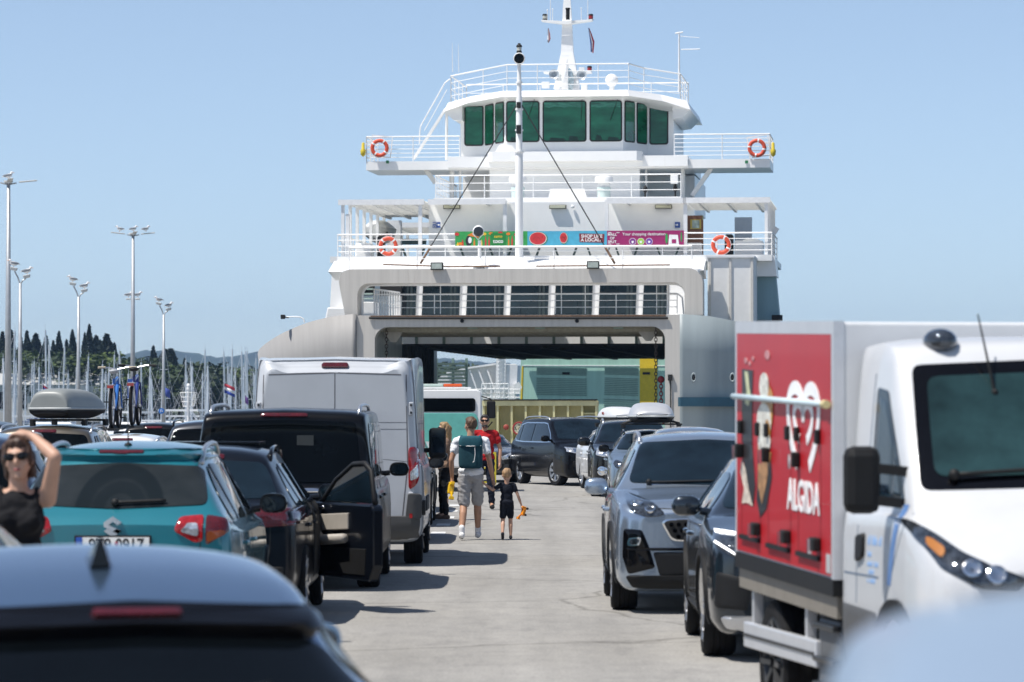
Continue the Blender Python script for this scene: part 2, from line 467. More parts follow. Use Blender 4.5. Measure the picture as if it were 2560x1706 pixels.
WH = {}
def wheel_meshes(r, w, style):
    key = (round(r, 3), round(w, 3), style)
    if key in WH: return WH[key]
    rot = Matrix.Rotation(math.pi / 2, 3, 'Y')
    ri = r * .70
    mb = MB()
    prof = [(ri, -w * .46), (ri + .02, -w * .49), (r * .93, -w * .5), (r * .985, -w * .42), (r, -w * .30), (r, -w * .2), (r - .008, -w * .19), (r - .008, -w * .165), (r, -w * .155),
            (r, -w * .02), (r - .008, -w * .012), (r - .008, w * .012), (r, w * .02), (r, w * .155), (r - .008, w * .165), (r - .008, w * .19), (r, w * .2), (r, w * .30), (r * .985, w * .42), (r * .93, w * .5), (ri + .02, w * .49), (ri, w * .46)]
    n = 36; vs = []; fs = []
    for (a, z) in prof:
        for k in range(n):
            an = 2 * math.pi * k / n; vs.append(rot @ Vector((a * math.cos(an), a * math.sin(an), z)))
    for i in range(len(prof) - 1):
        for k in range(n): fs.append((i * n + k, i * n + (k + 1) % n, (i + 1) * n + (k + 1) % n, (i + 1) * n + k))
    mb.add(vs, fs)
    t = mb.build('wheel', M_TYRE, None, auto=35); tm = t.data; bpy.data.objects.remove(t)
    mb = MB()
    mb.lathe([(ri + .004, -w * .45), (ri + .004, w * .47), (ri - .018, w * .48), (ri - .03, w * .40), (ri - .035, -w * .3), (.05, -w * .32)], 32, rot=rot)
    ns = {'five': 5, 'ten': 10, 'steel': 8, 'twin': 7}[style]
    for k in range(ns):
        an = 2 * math.pi * k / ns
        offs = (-.22, .22) if style in ('five', 'twin') else (0,)
        for o in offs:
            a2 = an + o * (.9 if style == 'five' else .5)
            p0 = rot @ Vector((.05 * math.cos(an), .05 * math.sin(an), w * .36)); p1 = rot @ Vector(((ri - .01) * math.cos(a2), (ri - .01) * math.sin(a2), w * .44))
            mb.bar(p0, p1, .035 if style != 'steel' else .06, .03)
    mb.lathe([(.085, w * .2), (.085, w * .36), (.06, w * .41), (.02, w * .42)], 16, rot=rot)
    o = mb.build('rim', M_RIM, None, auto=40); rm = o.data; bpy.data.objects.remove(o)
    WH[key] = (tm, rm); return WH[key]
def add_wheel(parent, x, y, r, w, style='five', steer=0, rim=None):
    tm, rm = wheel_meshes(r, w, style)
    if rim is not None:
        rm = rm.copy(); rm.materials.clear(); rm.materials.append(rim)
    t = bpy.data.objects.new('wheel', tm); COL.objects.link(t); t.parent = parent
    t.location = (x, y, r); t.rotation_euler = (0, 0, (math.pi if x < 0 else 0) + steer)
    q = bpy.data.objects.new('rim', rm); COL.objects.link(q); q.parent = t
    return t

def car(label, cat, loc, rotz, L=4.4, W=1.82, H=1.58, zb=.2, belt=.98, hoodz=1.0, nosez=.84, tc=1.15, trf=1.95, trr=3.75, trb=4.2,
        zrb=1.06, rw=.60, col=None, wr=.34, ww=.23, wb=2.62, foh=.88, style='five', glass=None, group=None, name='parked_car',
        cladding=True, boxy=0.0, rails=None, rail_m=None, door=True, rim=None, steer=0, handles=True, rearw=.93, nosew=.80, mirror_m=None,
        splits=None, rearglass=True, sideglass=True, mirror_s=1.0, sideseams=True, pitch=0.0, drop=.04, mirrors=True):
    """generic car: front at +y, origin on the ground at its centre"""
    glass = glass or M_GLASS
    w = W / 2; RW = rw * w / .9 * .9
    Y = lambda t: L / 2 - t
    def lower(wf, z0, zt, z1=None):
        return [(0, z0), (.80 * w * wf, z0), (.955 * w * wf, z0 + .07), (.995 * w * wf, z0 + .2), (1.0 * w * wf, max(z0 + .28, zt - .30)), (.985 * w * wf, zt - .09), (.95 * w * wf, zt)]
    def hood(t, zt, wf, z0=zb, crown=.06):
        return lower(wf, z0, zt) + [(.86 * w * wf, zt + .025), (.6 * w * wf, zt + crown * .75), (.3 * w * wf, zt + crown * .95), (0, zt + crown)]
    def top(h, k=1.0):
        return [((RW + .055 + boxy * .05) * k, h - .16 + boxy * .03), ((RW - .035 + boxy * .06) * k, h - .055 + boxy * .02), (RW * .5 * k, h - .012), (0, h)]
    def cabin(h, wf=1.0, b=belt, z0=zb, k=1.0):
        return lower(wf, z0, b) + top(h, k)
    def mix(a, b, s): return [(a[i][0] * (1 - s) + b[i][0] * s, a[i][1] * (1 - s) + b[i][1] * s) for i in range(len(a))]
    st = []; ys = []
    def put(t, prof): st.append(prof); ys.append(Y(t))
    nz = nosez
    put(0.0, [(x * nosew * .93, zb + .10 + (z - zb) * (nz - .16 - zb) / (nz + .06 - zb)) for x, z in hood(0, nz, 1)])
    put(.05, [(x * (nosew + .07), zb + .05 + (z - zb) * (nz - .06 - zb) / (nz + .06 - zb)) for x, z in hood(0, nz, 1)])
    put(.20, [(x * (nosew + .15), z) for x, z in hood(0, nz - .01, 1, zb)])
    put(foh * .75, hood(0, nz + (hoodz - nz) * .35, .985))
    put(tc * .85, hood(0, nz + (hoodz - nz) * .8, 1.0, crown=.055))
    cw = hood(0, hoodz - .02, 1.0, crown=.05); put(tc, cw)
    cf = cabin(H - .045)
    for s in (.33, .66): put(tc + (trf - tc) * s, mix(cw, cf, s + .02))
    put(trf, cf)
    put(trf + (trr - trf) * .35, cabin(H))
    put(trf + (trr - trf) * .72, cabin(H - .008 - (drop - .04) * .4))
    cr = cabin(H - drop, rearw + .035, belt + .01, k=.965); put(trr, cr)
    tl = lower(rearw, zb + .03, min(zrb - .03, belt + .05)) + [(.86 * w * rearw, zrb - .005), (.6 * w * rearw, zrb + .012), (.3 * w * rearw, zrb + .02), (0, zrb + .022)]
    for s in (.33, .68): put(trr + (trb - trr) * s, mix(cr, tl, s))
    put(trb, tl)
    e = L - .06
    if e - trb > .25: put((trb + e) / 2, [(x, z - .01) for x, z in tl])
    put(max(e, trb + .03), [(x * .985, zb + .05 + (z - zb) * (zrb - .02 - zb - .05) / (zrb + .022 - zb)) for x, z in tl])
    put(L, [(x * .93, zb + .10 + (z - zb) * (zrb - .07 - zb - .1) / (zrb + .022 - zb)) for x, z in tl])
    vs, fs = loft(st, ys)
    body_m = col
    root = thing(name, label, cat, loc, rotz, group)
    if pitch: root.rotation_euler = (pitch, 0, rotz)
    mb = MB(); mb.add(vs, fs)
    body = mb.build('body', body_m, root, auto=50)
    bvh = BVHTree.FromPolygons([Vector(v) for v in vs], fs)
    # wheel arches cut out of the body
    yf = Y(foh); yr = Y(foh + wb)
    cut = MB(); rot = Matrix.Rotation(math.pi / 2, 3, 'Y')
    for yy in (yf, yr):
        for s in (-1, 1):
            cut.lathe([(wr * 1.13, -.21), (wr * 1.13, .21)], 28, c=(s * (w - .10), yy, wr + .01), rot=rot)
    co = cut.build('cutter', M_WELL, None)
    body.data.materials.append(M_WELL); co.data.materials.clear(); co.data.materials.append(body_m); co.data.materials.append(M_WELL)
    for p in co.data.polygons: p.material_index = 1
    bo = body.modifiers.new('b', 'BOOLEAN'); bo.object = co; bo.operation = 'DIFFERENCE'; bo.solver = 'EXACT'
    applied(body)
    bpy.data.objects.remove(co)
    body.data.set_sharp_from_angle(angle=R(48))
    for s in (-1, 1):
        add_wheel(root, s * (w - ww / 2 - .012), yf, wr, ww, style, steer, rim); add_wheel(root, s * (w - ww / 2 - .012), yr, wr, ww, style, 0, rim)
    # glass
    xb = .80 * w; zc = hoodz + .045; zt = H - .105
    decal(bvh, [(-xb, zc + .015), (0, zc - .005), (xb, zc + .015), (RW - .005, zt), (0, zt + .03), (-RW + .005, zt)], 'front', 'windscreen', glass, root, off=.008, rings=(1, .96, .86, .72, .52, .26), rnd=.06)
    if rearglass:
        xr = .80 * w * rearw
        decal(bvh, [(-xr, zrb + .05), (0, zrb + .035), (xr, zrb + .05), (RW * .93, H - .11 - drop), (0, H - .085 - drop), (-RW * .93, H - .11 - drop)], 'rear', 'rear_window', glass, root, off=.008, rings=(1, .96, .86, .72, .52, .26), rnd=.07)
    ya = Y(tc + (trf - tc) * .22); ytop = Y(trf + .10); ye = Y(trr - .02 + (trb - trr) * .30); yet = Y(trr - .22)
    zl = belt + .035; zh = H - .165
    if sideglass:
        def ztop(y):
            if y > ytop: return zl + (zh - zl) * max(0, (ya - y) / (ya - ytop))
            if y < yet: return zl + (zh - zl) * max(0.02, (y - ye) / (yet - ye)) ** .7
            return zh
        sp = splits or [Y(trf + (trr - trf) * .42), Y(trf + (trr - trf) * .86)]
        edges = [ya] + sp + [ye]
        for ax in ('left', 'right'):
            for k in range(len(edges) - 1):
                y0 = edges[k] - (.03 if k else .02); y1 = edges[k + 1] + (.03 if k < len(edges) - 2 else 0.02)
                n = 6; up = [(y0 + (y1 - y0) * q / n, ztop(y0 + (y1 - y0) * q / n)) for q in range(n + 1)]
                lo = [(y1, zl), (y0, zl)]
                pl = [p for p in up if p[1] > zl + .01] + lo
                if len(pl) < 4: continue
                decal(bvh, pl, ax, 'side_window', glass, root, off=.008, rings=(1, .96, .86, .72, .52, .26), rnd=.05)
    sm_ = MB()
    if sideseams:
        for ax in ('left', 'right'):
            ydA = Y(tc + .12); ydB = Y(trf + (trr - trf) * .42); ydC = Y(min(trf + (trr - trf) * .86, foh + wb - wr * .3))
            seam(bvh, [(ydA, zb + .2), (ydA + .03, belt - .05)], ax, mb=sm_); seam(bvh, [(ydB, zb + .17), (ydB - .03, belt), (ydB - .05, H - .15)], ax, mb=sm_)
            seam(bvh, [(ydC + .22, zb + .2), (ydC + .12, wr * 2 + .02), (ydC - .05, belt)], ax, mb=sm_)
            seam(bvh, [(ydA, zb + .19), (ydC + .22, zb + .19)], ax, mb=sm_)
        seam(bvh, [(-.70 * w, nosez - .02), (0, nosez - .05), (.70 * w, nosez - .02)], 'front', mb=sm_)
        if rearglass:
            xx = .74 * w * rearw
            seam(bvh, [(-xx, zrb + .0), (-xx * .99, zb + .42), (-xx * .9, zb + .33), (xx * .9, zb + .33), (xx * .99, zb + .42), (xx, zrb + .0)], 'rear', mb=sm_)
        sm_.build('shut_lines', M_BLACKM, root)['kind'] = 'stuff'
    if handles:
        for ax in ('left', 'right'):
            for t0 in (trf + (trr - trf) * .30, trf + (trr - trf) * .74):
                y0 = Y(t0)
                decal(bvh, [(y0, belt - .13), (y0 - .18, belt - .12), (y0 - .18, belt - .155), (y0, belt - .16)], ax, 'door_handle', body_m, root, off=.03, rings=(1, .6))
    if cladding:
        for ax in ('left', 'right'):
            for yy in (yf, yr):
                a = [R(-12 + 204 * k / 22) for k in range(23)]
                band(bvh, [(yy + wr * 1.12 * math.cos(q), wr + wr * 1.12 * math.sin(q)) for q in a], [(yy + wr * 1.27 * math.cos(q), wr + wr * 1.27 * math.sin(q)) for q in a], ax, 'arch_cladding', M_TRIM, root, off=.018)
            ys_ = [yf - wr * 1.2 + (yr - yf + wr * 2.4) * k / 12 for k in range(13)]
            band(bvh, [(q, zb + .015) for q in ys_], [(q, zb + .14) for q in ys_], ax, 'sill_trim', M_TRIM, root, off=.014)
    # mirrors
    for s in ((-1, 1) if mirrors else ()):
        ms = mirror_s; yy = Y(tc + (trf - tc) * .30); zz = belt + .05
        a = hit(bvh, 'right', yy, zz)[0].x
        mb = MB()
        mb.tube([(s * (a - .05), yy, zz), (s * (a + .06), yy + .01, zz + .015)], .03, 8)
        start = len(mb.v)
        mb.ball((0, 0, 0), (.125 * ms, .075 * ms, .085 * ms), 16, 10)
        for i in range(start, len(mb.v)):
            x, y, z = mb.v[i]
            sp = lambda v, r: math.copysign(abs(v / r) ** .62, v) * r
            x = sp(x, .125 * ms) * .90; z = sp(z, .085 * ms) * .92; y = sp(y, .075 * ms)
            if y < -.03 * ms: y = -.03 * ms
            x *= 1.0 - .14 * (z / .085 if z > 0 else -z / .12)
            mb.v[i] = (s * (a + .06 + .105 * ms) + x, yy + y, zz + .055 + z)
        m_ = mb.build('mirror', mirror_m or body_m, root, auto=50)
        g = MB(); g.prism([(.09 * ms * math.cos(q) , .058 * ms * math.sin(q)) for q in [2 * math.pi * k / 18 for k in range(18)]],
                          lambda u, v, t: (s * (a + .06 + .105 * ms) + u, yy + t, zz + .055 + v), -.034 * ms, -.026 * ms)
        g.build('mirror_glass', M_GLASSB, m_)
    if rails:
        for s in (-1, 1):
            y0, y1 = Y(trf + .12), Y(trr - .1); xx = s * (RW + .0)
            pts = []
            for k in range(13):
                q = k / 12; yy = y0 + (y1 - y0) * q
                z = hit(bvh, 'top', xx, yy)[0].z
                lift = .058 * min(1, math.sin(math.pi * q) * 3.2) if rails != 'flat' else .02
                pts.append((xx, yy, z + lift))
            rb = MB(); rb.tube(pts, .019, 8); rb.build('roof_rail', rail_m or M_ALU, root, smooth=True)
    info = dict(root=root, bvh=bvh, Y=Y, w=w, L=L, H=H, RW=RW, yf=yf, yr=yr, body=body, zrb=zrb, zb=zb, belt=belt, hoodz=hoodz, nosez=nosez, rearw=rearw)
    return info

def mir(poly): return [(-a, b) for a, b in poly][::-1]
def pair(c, poly, ax, name, m, off=.006, **k):
    return [decal(c['bvh'], poly, ax, name, m, c['root'], off=off, **k), decal(c['bvh'], mir(poly), ax, name, m, c['root'], off=off, **k)]
def one(c, poly, ax, name, m, off=.006, **k): return decal(c['bvh'], poly, ax, name, m, c['root'], off=off, **k)

def plate(c, ax, z, txt=None, x=0, wd=.52, ht=.112, off=.02, blue=True, frame=True):
    s = 1 if ax == 'front' else -1
    ys = [hit(c['bvh'], ax, x + k * wd / 2, z)[0].y for k in (-.9, 0, .9)]
    y = (max(ys) if s > 0 else min(ys)) + s * off
    right = (-1, 0, 0) if s > 0 else (1, 0, 0)
    M = facing((x, y, z), right)
    root = c['root']
    fr = MB(); fr.box((0, 0, -.012), (wd + .025, ht + .025, .03)); fr.xf(M); f = fr.build('number_plate', M_TRIM, root, bevel=.004)
    p = MB(); p.box((0, 0, .005), (wd, ht, .006)); p.xf(M); p.build('plate_face', M_PLATE, f)
    if blue:
        b = MB(); b.box((-wd / 2 + .022, 0, .0095), (.044, ht, .004)); b.xf(M); b.build('blue_band', mat('plate_blue', (.02, .09, .42), .4), f)
    if txt: text(txt, .118, M_BLACKM, f, M @ Matrix.Translation((.025, 0, .009)), 'plate_characters', .001, sx=.86, bold=.0022)
    return f
def brake_bar(c, z, half=.17, h=.02, off=.012):
    return one(c, [(-half, z - h), (half, z - h), (half, z + h), (-half, z + h)], 'rear', 'brake_light', M_REDD, off=off, rnd=.012)
def wiper(c, ax, x0, z0, x1, z1, r=.012, off=.025):
    pts = []
    for k in range(9):
        q = k / 8; l, n, d = hit(c['bvh'], ax, x0 + (x1 - x0) * q, z0 + (z1 - z0) * q); pts.append(l + n * off)
    mb = MB(); mb.tube(pts, r, 6); mb.ball(pts[0], .03, 8, 6); return mb.build('wiper', M_TRIM, c['root'], smooth=True)
def antenna(c, x, t, h=.22, lean=-.35):
    l, n, d = hit(c['bvh'], 'top', x, c['Y'](t))
    mb = MB(); mb.ball(l, (.03, .05, .02), 10, 6); mb.tube([l, l + Vector((0, lean * h, h))], [.006, .003], 6)
    return mb.build('antenna', M_TRIM, c['root'], smooth=True)
def fin(c, x, t, s=1.0):
    l, n, d = hit(c['bvh'], 'top', x, c['Y'](t))
    mb = MB(); mb.add([Vector(l) + Vector(v) * s for v in [(-.03, -.09, -.01), (.03, -.09, -.01), (.022, .11, -.01), (-.022, .11, -.01), (-.006, -.085, .075), (.006, -.085, .075), (.004, -.05, .07), (-.004, -.05, .07)]],
                      [(0, 1, 2, 3), (4, 5, 6, 7), (0, 1, 5, 4), (1, 2, 6, 5), (2, 3, 7, 6), (3, 0, 4, 7)])
    return mb.build('antenna_fin', M_GLOSSB, c['root'], bevel=.006)

def roof_box(label, loc, rotz, L=1.9, W=.8, Hh=.38, m=None, nose=.55, nm='roof_box'):
    """loft: tapered lid over a tray, front at +y"""
    root = thing(nm, label, 'roof box', loc, rotz)
    w = W / 2
    def lidsec(k, h): return [(0, .11), (.9 * w * k, .11), (w * k, .13), (w * k * .985, .18), (w * k * .9, .12 + h * .55), (w * k * .72, .1 + h * .93), (w * k * .4, .115 + h), (0, .12 + h)]
    T = [0, .03, .25, .7, 1.2, 1.6, 1.86, 1.9]; ks = [.70, .78, .93, 1, 1, .98, .94, .88]; hs = [.06, .11, .2, .26, .27, .27, .235, .17]
    vs, fs = loft([lidsec(k, h * Hh / .38) for k, h in zip(ks, hs)], [L / 2 - t * L / 1.9 for t in T], 3, 3)
    mb = MB(); mb.add(vs, fs); mb.build('lid', m, root, auto=40)
    def tray(k, z0): return [(0, z0), (.7 * w * k, z0), (.86 * w * k, z0 + .02), (.95 * w * k, .07), (1.005 * w * k, .10), (1.005 * w * k, .125), (.9 * w * k, .13), (0, .13)]
    vs, fs = loft([tray(k, z) for k, z in zip(ks, [.09, .08, .04, .0, 0, .0, .03, .07])], [L / 2 - t * L / 1.9 for t in T], 2, 3)
    mb = MB(); mb.add(vs, fs); mb.build('tray', M_TRIM, root, auto=40)
    rim = MB()
    pts = []
    for t, k in zip(T, ks): pts.append((w * k * 1.01, L / 2 - t * L / 1.9, .135))
    ring = pts + [(-x, y, z) for x, y, z in pts[::-1]]
    rim.tube(ring + [ring[0]], .018, 6); rim.build('rim_band', mat('roof_box_rim', (.42, .44, .44), .4), root, smooth=True)
    for yy in (.45, -.45):
        b = MB(); b.box((0, yy, -.025), (W * 1.35, .07, .03)); b.build('crossbar', M_TRIM, root, bevel=.008)
        for s in (-1, 1):
            b = MB(); b.box((s * W * .62, yy, -.06), (.06, .1, .09)); b.build('crossbar_foot', M_TRIM, root, bevel=.008)
    return root
# ------------------------------------------------------------------ the cars of the queue
PI = math.pi
def rear_basic(c, tl=None, txt=None, platez=.85, bar=True, m=M_RED, wip=True, bumper=True, clad=True):
    w = c['w'] * c['rearw']; zr = c['zrb']
    pair(c, tl or [(.56 * w, zr - .03), (.98 * w, zr - .02), (.99 * w, zr - .20), (.60 * w, zr - .17)], 'rear', 'tail_light', m, off=.014)
    if bar: brake_bar(c, c['H'] - .10)
    if bumper:
        one(c, [(-.86 * w, c['zb'] + .12), (.86 * w, c['zb'] + .12), (.88 * w, c['zb'] + .30), (-.88 * w, c['zb'] + .30)], 'rear', 'bumper_trim', M_TRIM, off=.03)
    plate(c, 'rear', platez, txt)
    if wip: wiper(c, 'rear', .0, zr + .06, .34, zr + .10)
def front_basic(c, hl=None, m=M_LAMPD, grille=None, gm=None, platez=.45, fogs=True, lower=True):
    w = c['w']; nz = c['nosez']
    h = hl or [(.50 * w, nz - .10), (.84 * w, nz + .03), (.90 * w, nz - .05), (.84 * w, nz - .14), (.56 * w, nz - .17)]
    pair(c, h, 'front', 'headlight', m, off=.010)
    cx = sum(p[0] for p in h) / len(h); cz = sum(p[1] for p in h) / len(h)
    pair(c, [(cx + .055 * math.cos(k * PI / 5), cz + .045 * math.sin(k * PI / 5)) for k in range(10)], 'front', 'lamp_reflector', M_CHROME, off=.016, rings=(1, .5))
    one(c, grille or [(-.40 * w, nz - .12), (.40 * w, nz - .12), (.34 * w, nz - .27), (-.34 * w, nz - .27)], 'front', 'grille', gm or M_GLOSSB, off=.012)
    if lower: one(c, [(-.62 * w, c['zb'] + .30), (.62 * w, c['zb'] + .30), (.55 * w, c['zb'] + .13), (-.55 * w, c['zb'] + .13)], 'front', 'lower_intake', M_TRIM, off=.012)
    if fogs: pair(c, [(.60 * w, c['zb'] + .40), (.78 * w, c['zb'] + .42), (.78 * w, c['zb'] + .30), (.62 * w, c['zb'] + .28)], 'front', 'fog_lamp', M_TRIM, off=.010)
    plate(c, 'front', platez)

# --- teal hatch SUV at the left
TEAL = paint('teal', (.006, .165, .215), .25, .3, dust=.02)
M_DUSTGLASS = mat('dusty_rear_glass', (.008, .012, .014), .06, coat=0, var=.2, spec=.2)
nt = M_DUSTGLASS.node_tree                       # dust on the pane outside the arc the wiper sweeps
_b = nt.nodes['Principled BSDF']; _tc = nt.nodes.new('ShaderNodeTexCoord'); _sp = nt.nodes.new('ShaderNodeVectorMath'); _sp.operation = 'DISTANCE'
_mp = nt.nodes.new('ShaderNodeMapping'); _mp.inputs['Scale'].default_value = (1, 0, 1)
nt.links.new(_tc.outputs['Object'], _mp.inputs[0]); nt.links.new(_mp.outputs[0], _sp.inputs[0]); _sp.inputs[1].default_value = (.03, 0, 1.13)
_r = nt.nodes.new('ShaderNodeValToRGB'); nt.links.new(_sp.outputs['Value'], _r.inputs[0])
for p_, v_ in ((0, .55), (.10, .5), (.115, .12), (.185, .18), (.2, .45), (.225, .1), (.31, .06), (.325, .8), (1, 1)):
    e_ = _r.color_ramp.elements.new(p_); e_.color = (v_, v_, v_, 1)
_n = nt.nodes.new('ShaderNodeTexNoise'); _n.inputs['Scale'].default_value = 5; _n.inputs['Detail'].default_value = 9
nt.links.new(_tc.outputs['Object'], _n.inputs['Vector'])
_mu = nt.nodes.new('ShaderNodeMath'); _mu.operation = 'MULTIPLY'; nt.links.new(_r.outputs[0], _mu.inputs[0]); nt.links.new(_n.outputs['Fac'], _mu.inputs[1])
_m3 = nt.nodes.new('ShaderNodeMath'); _m3.operation = 'MULTIPLY'; _m3.inputs[1].default_value = .10; nt.links.new(_mu.outputs[0], _m3.inputs[0])
_mx = nt.nodes.new('ShaderNodeMix'); _mx.data_type = 'RGBA'; nt.links.new(_m3.outputs[0], _mx.inputs['Factor'])
_mx.inputs['A'].default_value = (.008, .012, .014, 1); _mx.inputs['B'].default_value = (.30, .32, .33, 1)
nt.links.new(_mx.outputs['Result'], _b.inputs['Base Color'])

c = car('teal compact SUV with silver roof rails and dusty rear window, seen from behind', 'car', (-2.84, 27.35 + 2.09, 0), 0, L=4.175, W=1.775, H=1.605, belt=1.0, zrb=1.09,
        tc=1.05, trf=1.75, trr=3.5, trb=4.06, rw=.64, drop=.075, col=TEAL, wb=2.5, foh=.86, wr=.335, rails='arch', rearw=.95, mirror_m=M_GLOSSB)
bpy.data.objects.remove(next(o for o in c['root'].children if o.name.startswith('rear_window')))
one(c, [(-.66, 1.155), (0, 1.125), (.66, 1.155), (.585, 1.425), (0, 1.45), (-.585, 1.425)], 'rear', 'rear_window', M_DUSTGLASS, off=.010, rnd=.06, rings=(1, .96, .86, .72, .52, .26))
one(c, [(-.60, 1.47), (.60, 1.47), (.62, 1.512), (-.62, 1.512)], 'rear', 'roof_spoiler', TEAL, off=.05, rings=(1, .9, .6))
brake_bar(c, 1.49, .17, .011, off=.06)
pair(c, [(.43, .975), (.47, 1.07), (.64, 1.085), (.64, .90), (.58, .89)], 'rear', 'tail_light', M_RED, off=.016)
pair(c, [(.655, 1.085), (.80, 1.06), (.82, .97), (.66, .87)], 'rear', 'tail_light', M_REDD, off=.016)
pair(c, [(.47, .97), (.52, 1.02), (.61, 1.02), (.61, .93)], 'rear', 'reversing_lamp', M_CLEAR, off=.022)
pair(c, [(.665, .975), (.79, .975), (.79, .945), (.665, .885)], 'rear', 'indicator_lamp', mat('amber_dark', (.20, .045, .008), .2, coat=.6), off=.022)
plate(c, 'rear', .875, '9T9 0917')
_f = [o for o in c['root'].children if o.name.startswith('number_plate')][0]
_s = MB(); _s.ball((.028, c['bvh'].ray_cast(Vector((0, -9, .875)), Vector((0, 1, 0)))[0].y - .033, .885), (.014, .004, .016), 10, 6); _s.build('plate_seal', M_RED, _f)
# angular S-shaped badge and model lettering on the tailgate
yb = hit(c['bvh'], 'rear', 0, 1.005)[0].y - .012
bd = MB()
for pl in ([(-.065, .03), (.0, .075), (.065, .03), (.035, .012), (0, .035), (-.03, .012), (.065, -.03), (.035, -.05), (-.065, .0)], [(.065, -.03), (0, -.075), (-.065, -.03), (-.035, -.012), (0, -.035), (.03, -.012)]):
    bd.prism(pl, lambda u, v, t: (u, yb + t, 1.005 + v), -.008, .02)
bd.build('badge', M_CHROME, c['root'])
l_ = hit(c['bvh'], 'rear', .50, .80)
text('VITARA', .055, M_CHROME, c['root'], facing((.50, l_[0].y - .012, .80)), 'lettering', .004, sx=1.5, bold=.001)
wiper(c, 'rear', .0, 1.15, .36, 1.165, .013, .03)
antenna(c, .0, 3.1, .20, -.1)
one(c, [(-.72, .36), (.72, .36), (.74, .62), (-.74, .62)], 'rear', 'bumper', TEAL, off=.05)
one(c, [(-.74, .24), (.74, .24), (.72, .40), (-.72, .40)], 'rear', 'bumper_trim', M_TRIM, off=.06)

# --- black hatch with its door open
BLACK = paint('black', (.002, .0022, .003), 0, .3, dust=.006, coat=.4, spec=.1)
BLKB = paint('blue_black', (.003, .005, .010), .2, .3, dust=.008, coat=.5, spec=.12)
c = car('black crossover with its front passenger door standing open and beige door lining', 'car', (-2.68, 32.8 + 2.18, 0), 0, L=4.36, W=1.80, H=1.53, belt=.97, zrb=1.03,
        tc=1.15, trf=1.9, trr=3.55, trb=4.12, rw=.62, col=BLKB, wb=2.67, foh=.84, wr=.335, rails='arch', rail_m=M_GLOSSB, cladding=False, glass=M_GLASSB)
rear_basic(c, [(.45, .99), (.86, 1.0), (.88, .86), (.50, .83)], platez=.82, m=M_REDD)
Y = c['Y']; yh = Y(1.15 + .12); yd = Y(1.9 + 1.65 * .42)
one(c, [(yh - .02, .36), (yd + .05, .34), (yd + .03, .97), (yd + .0, 1.34), (yh - .55, 1.36), (yh - .06, 1.02)], 'right', 'door_opening', M_WELL, off=.006)
M_CREAM = mat('cream_door_lining', (.36, .33, .29), .55, var=.06, scale=12)
hx = .9; LD = yh - yd
dr = MB()
outl = [(0, .30), (LD * .93, .29), (LD, .42), (LD, .95), (LD * .95, 1.05), (LD * .90, 1.30), (LD * .80, 1.385), (LD * .60, 1.375), (LD * .30, 1.22), (.10, 1.0), (0, .94)]
ang = R(27); dv = Vector((math.sin(ang), -math.cos(ang), 0)); nv = Vector((-math.cos(ang), -math.sin(ang), 0)); h0 = Vector((hx - .03, yh, 0))
fd = lambda u, v, t: h0 + dv * u + nv * t + Vector((0, 0, v))
inner = [(LD * .90, .99), (LD * .86, 1.26), (LD * .78, 1.325), (LD * .60, 1.315), (LD * .32, 1.17), (.16, 1.0)]
body_d = MB()
body_d.prism([(0, .30), (LD * .93, .29), (LD, .42), (LD, .95), (LD * .96, .985), (.03, .985), (0, .94)], fd, -.055, .055)
door = body_d.build('door', BLKB, c['root'], bevel=.02)
fr = MB(); fr.tube([fd(*p, 0) for p in [(.03, .97), (.13, 1.01), (LD * .31, 1.195), (LD * .60, 1.345), (LD * .79, 1.355), (LD * .89, 1.29), (LD * .94, 1.04), (LD * .95, .97)]], .024, 8)
fr.build('window_frame', M_TRIM, door, smooth=True)
gl = MB(); gl.prism(inner, fd, -.006, .006); gl.build('window_pane', M_GLASSB, door)
ln = MB(); ln.prism([(.12, .72), (LD * .62, .75), (LD * .62, .90), (.10, .87)], fd, .054, .075); ln.build('door_lining', M_CREAM, door, bevel=.008)
ar = MB(); ar.tube([fd(.14, .84, .10), fd(.22, .72, .12), fd(.34, .64, .125), fd(LD * .64, .67, .12)], [.028, .04, .05, .045], 8); ar.build('armrest', M_CREAM, door, smooth=True)
hd = MB(); hd.tube([fd(.2, .93, .07), fd(.33, .945, .09)], .014, 6); hd.build('inner_handle', M_CHROME, door, smooth=True)
lp = MB(); lp.prism([(.10, .34), (LD * .88, .34), (LD * .9, .58), (.10, .57)], fd, .054, .066); lp.build('lower_lining', M_TRIM, door, bevel=.008)
mm = MB(); mm.ball(fd(.22, 1.06, -.20), (.13, .07, .085), 14, 8); mm.build('door_mirror', M_GLOSSB, door, smooth=True)
mg = MB(); mg.prism([(.10 * math.cos(k * PI / 9), .062 * math.sin(k * PI / 9)) for k in range(18)], lambda u, v, t: fd(.22, 1.06, -.20) + Vector((u, -.066 + t, v)), -.008, .002); mg.build('mirror_glass', M_GLASSB, door)
sr = MB(); sr.bb(-.42, .42, -.55, .25, 1.52, 1.555); sr.build('sunroof', M_GLOSSB, c['root'], bevel=.01)

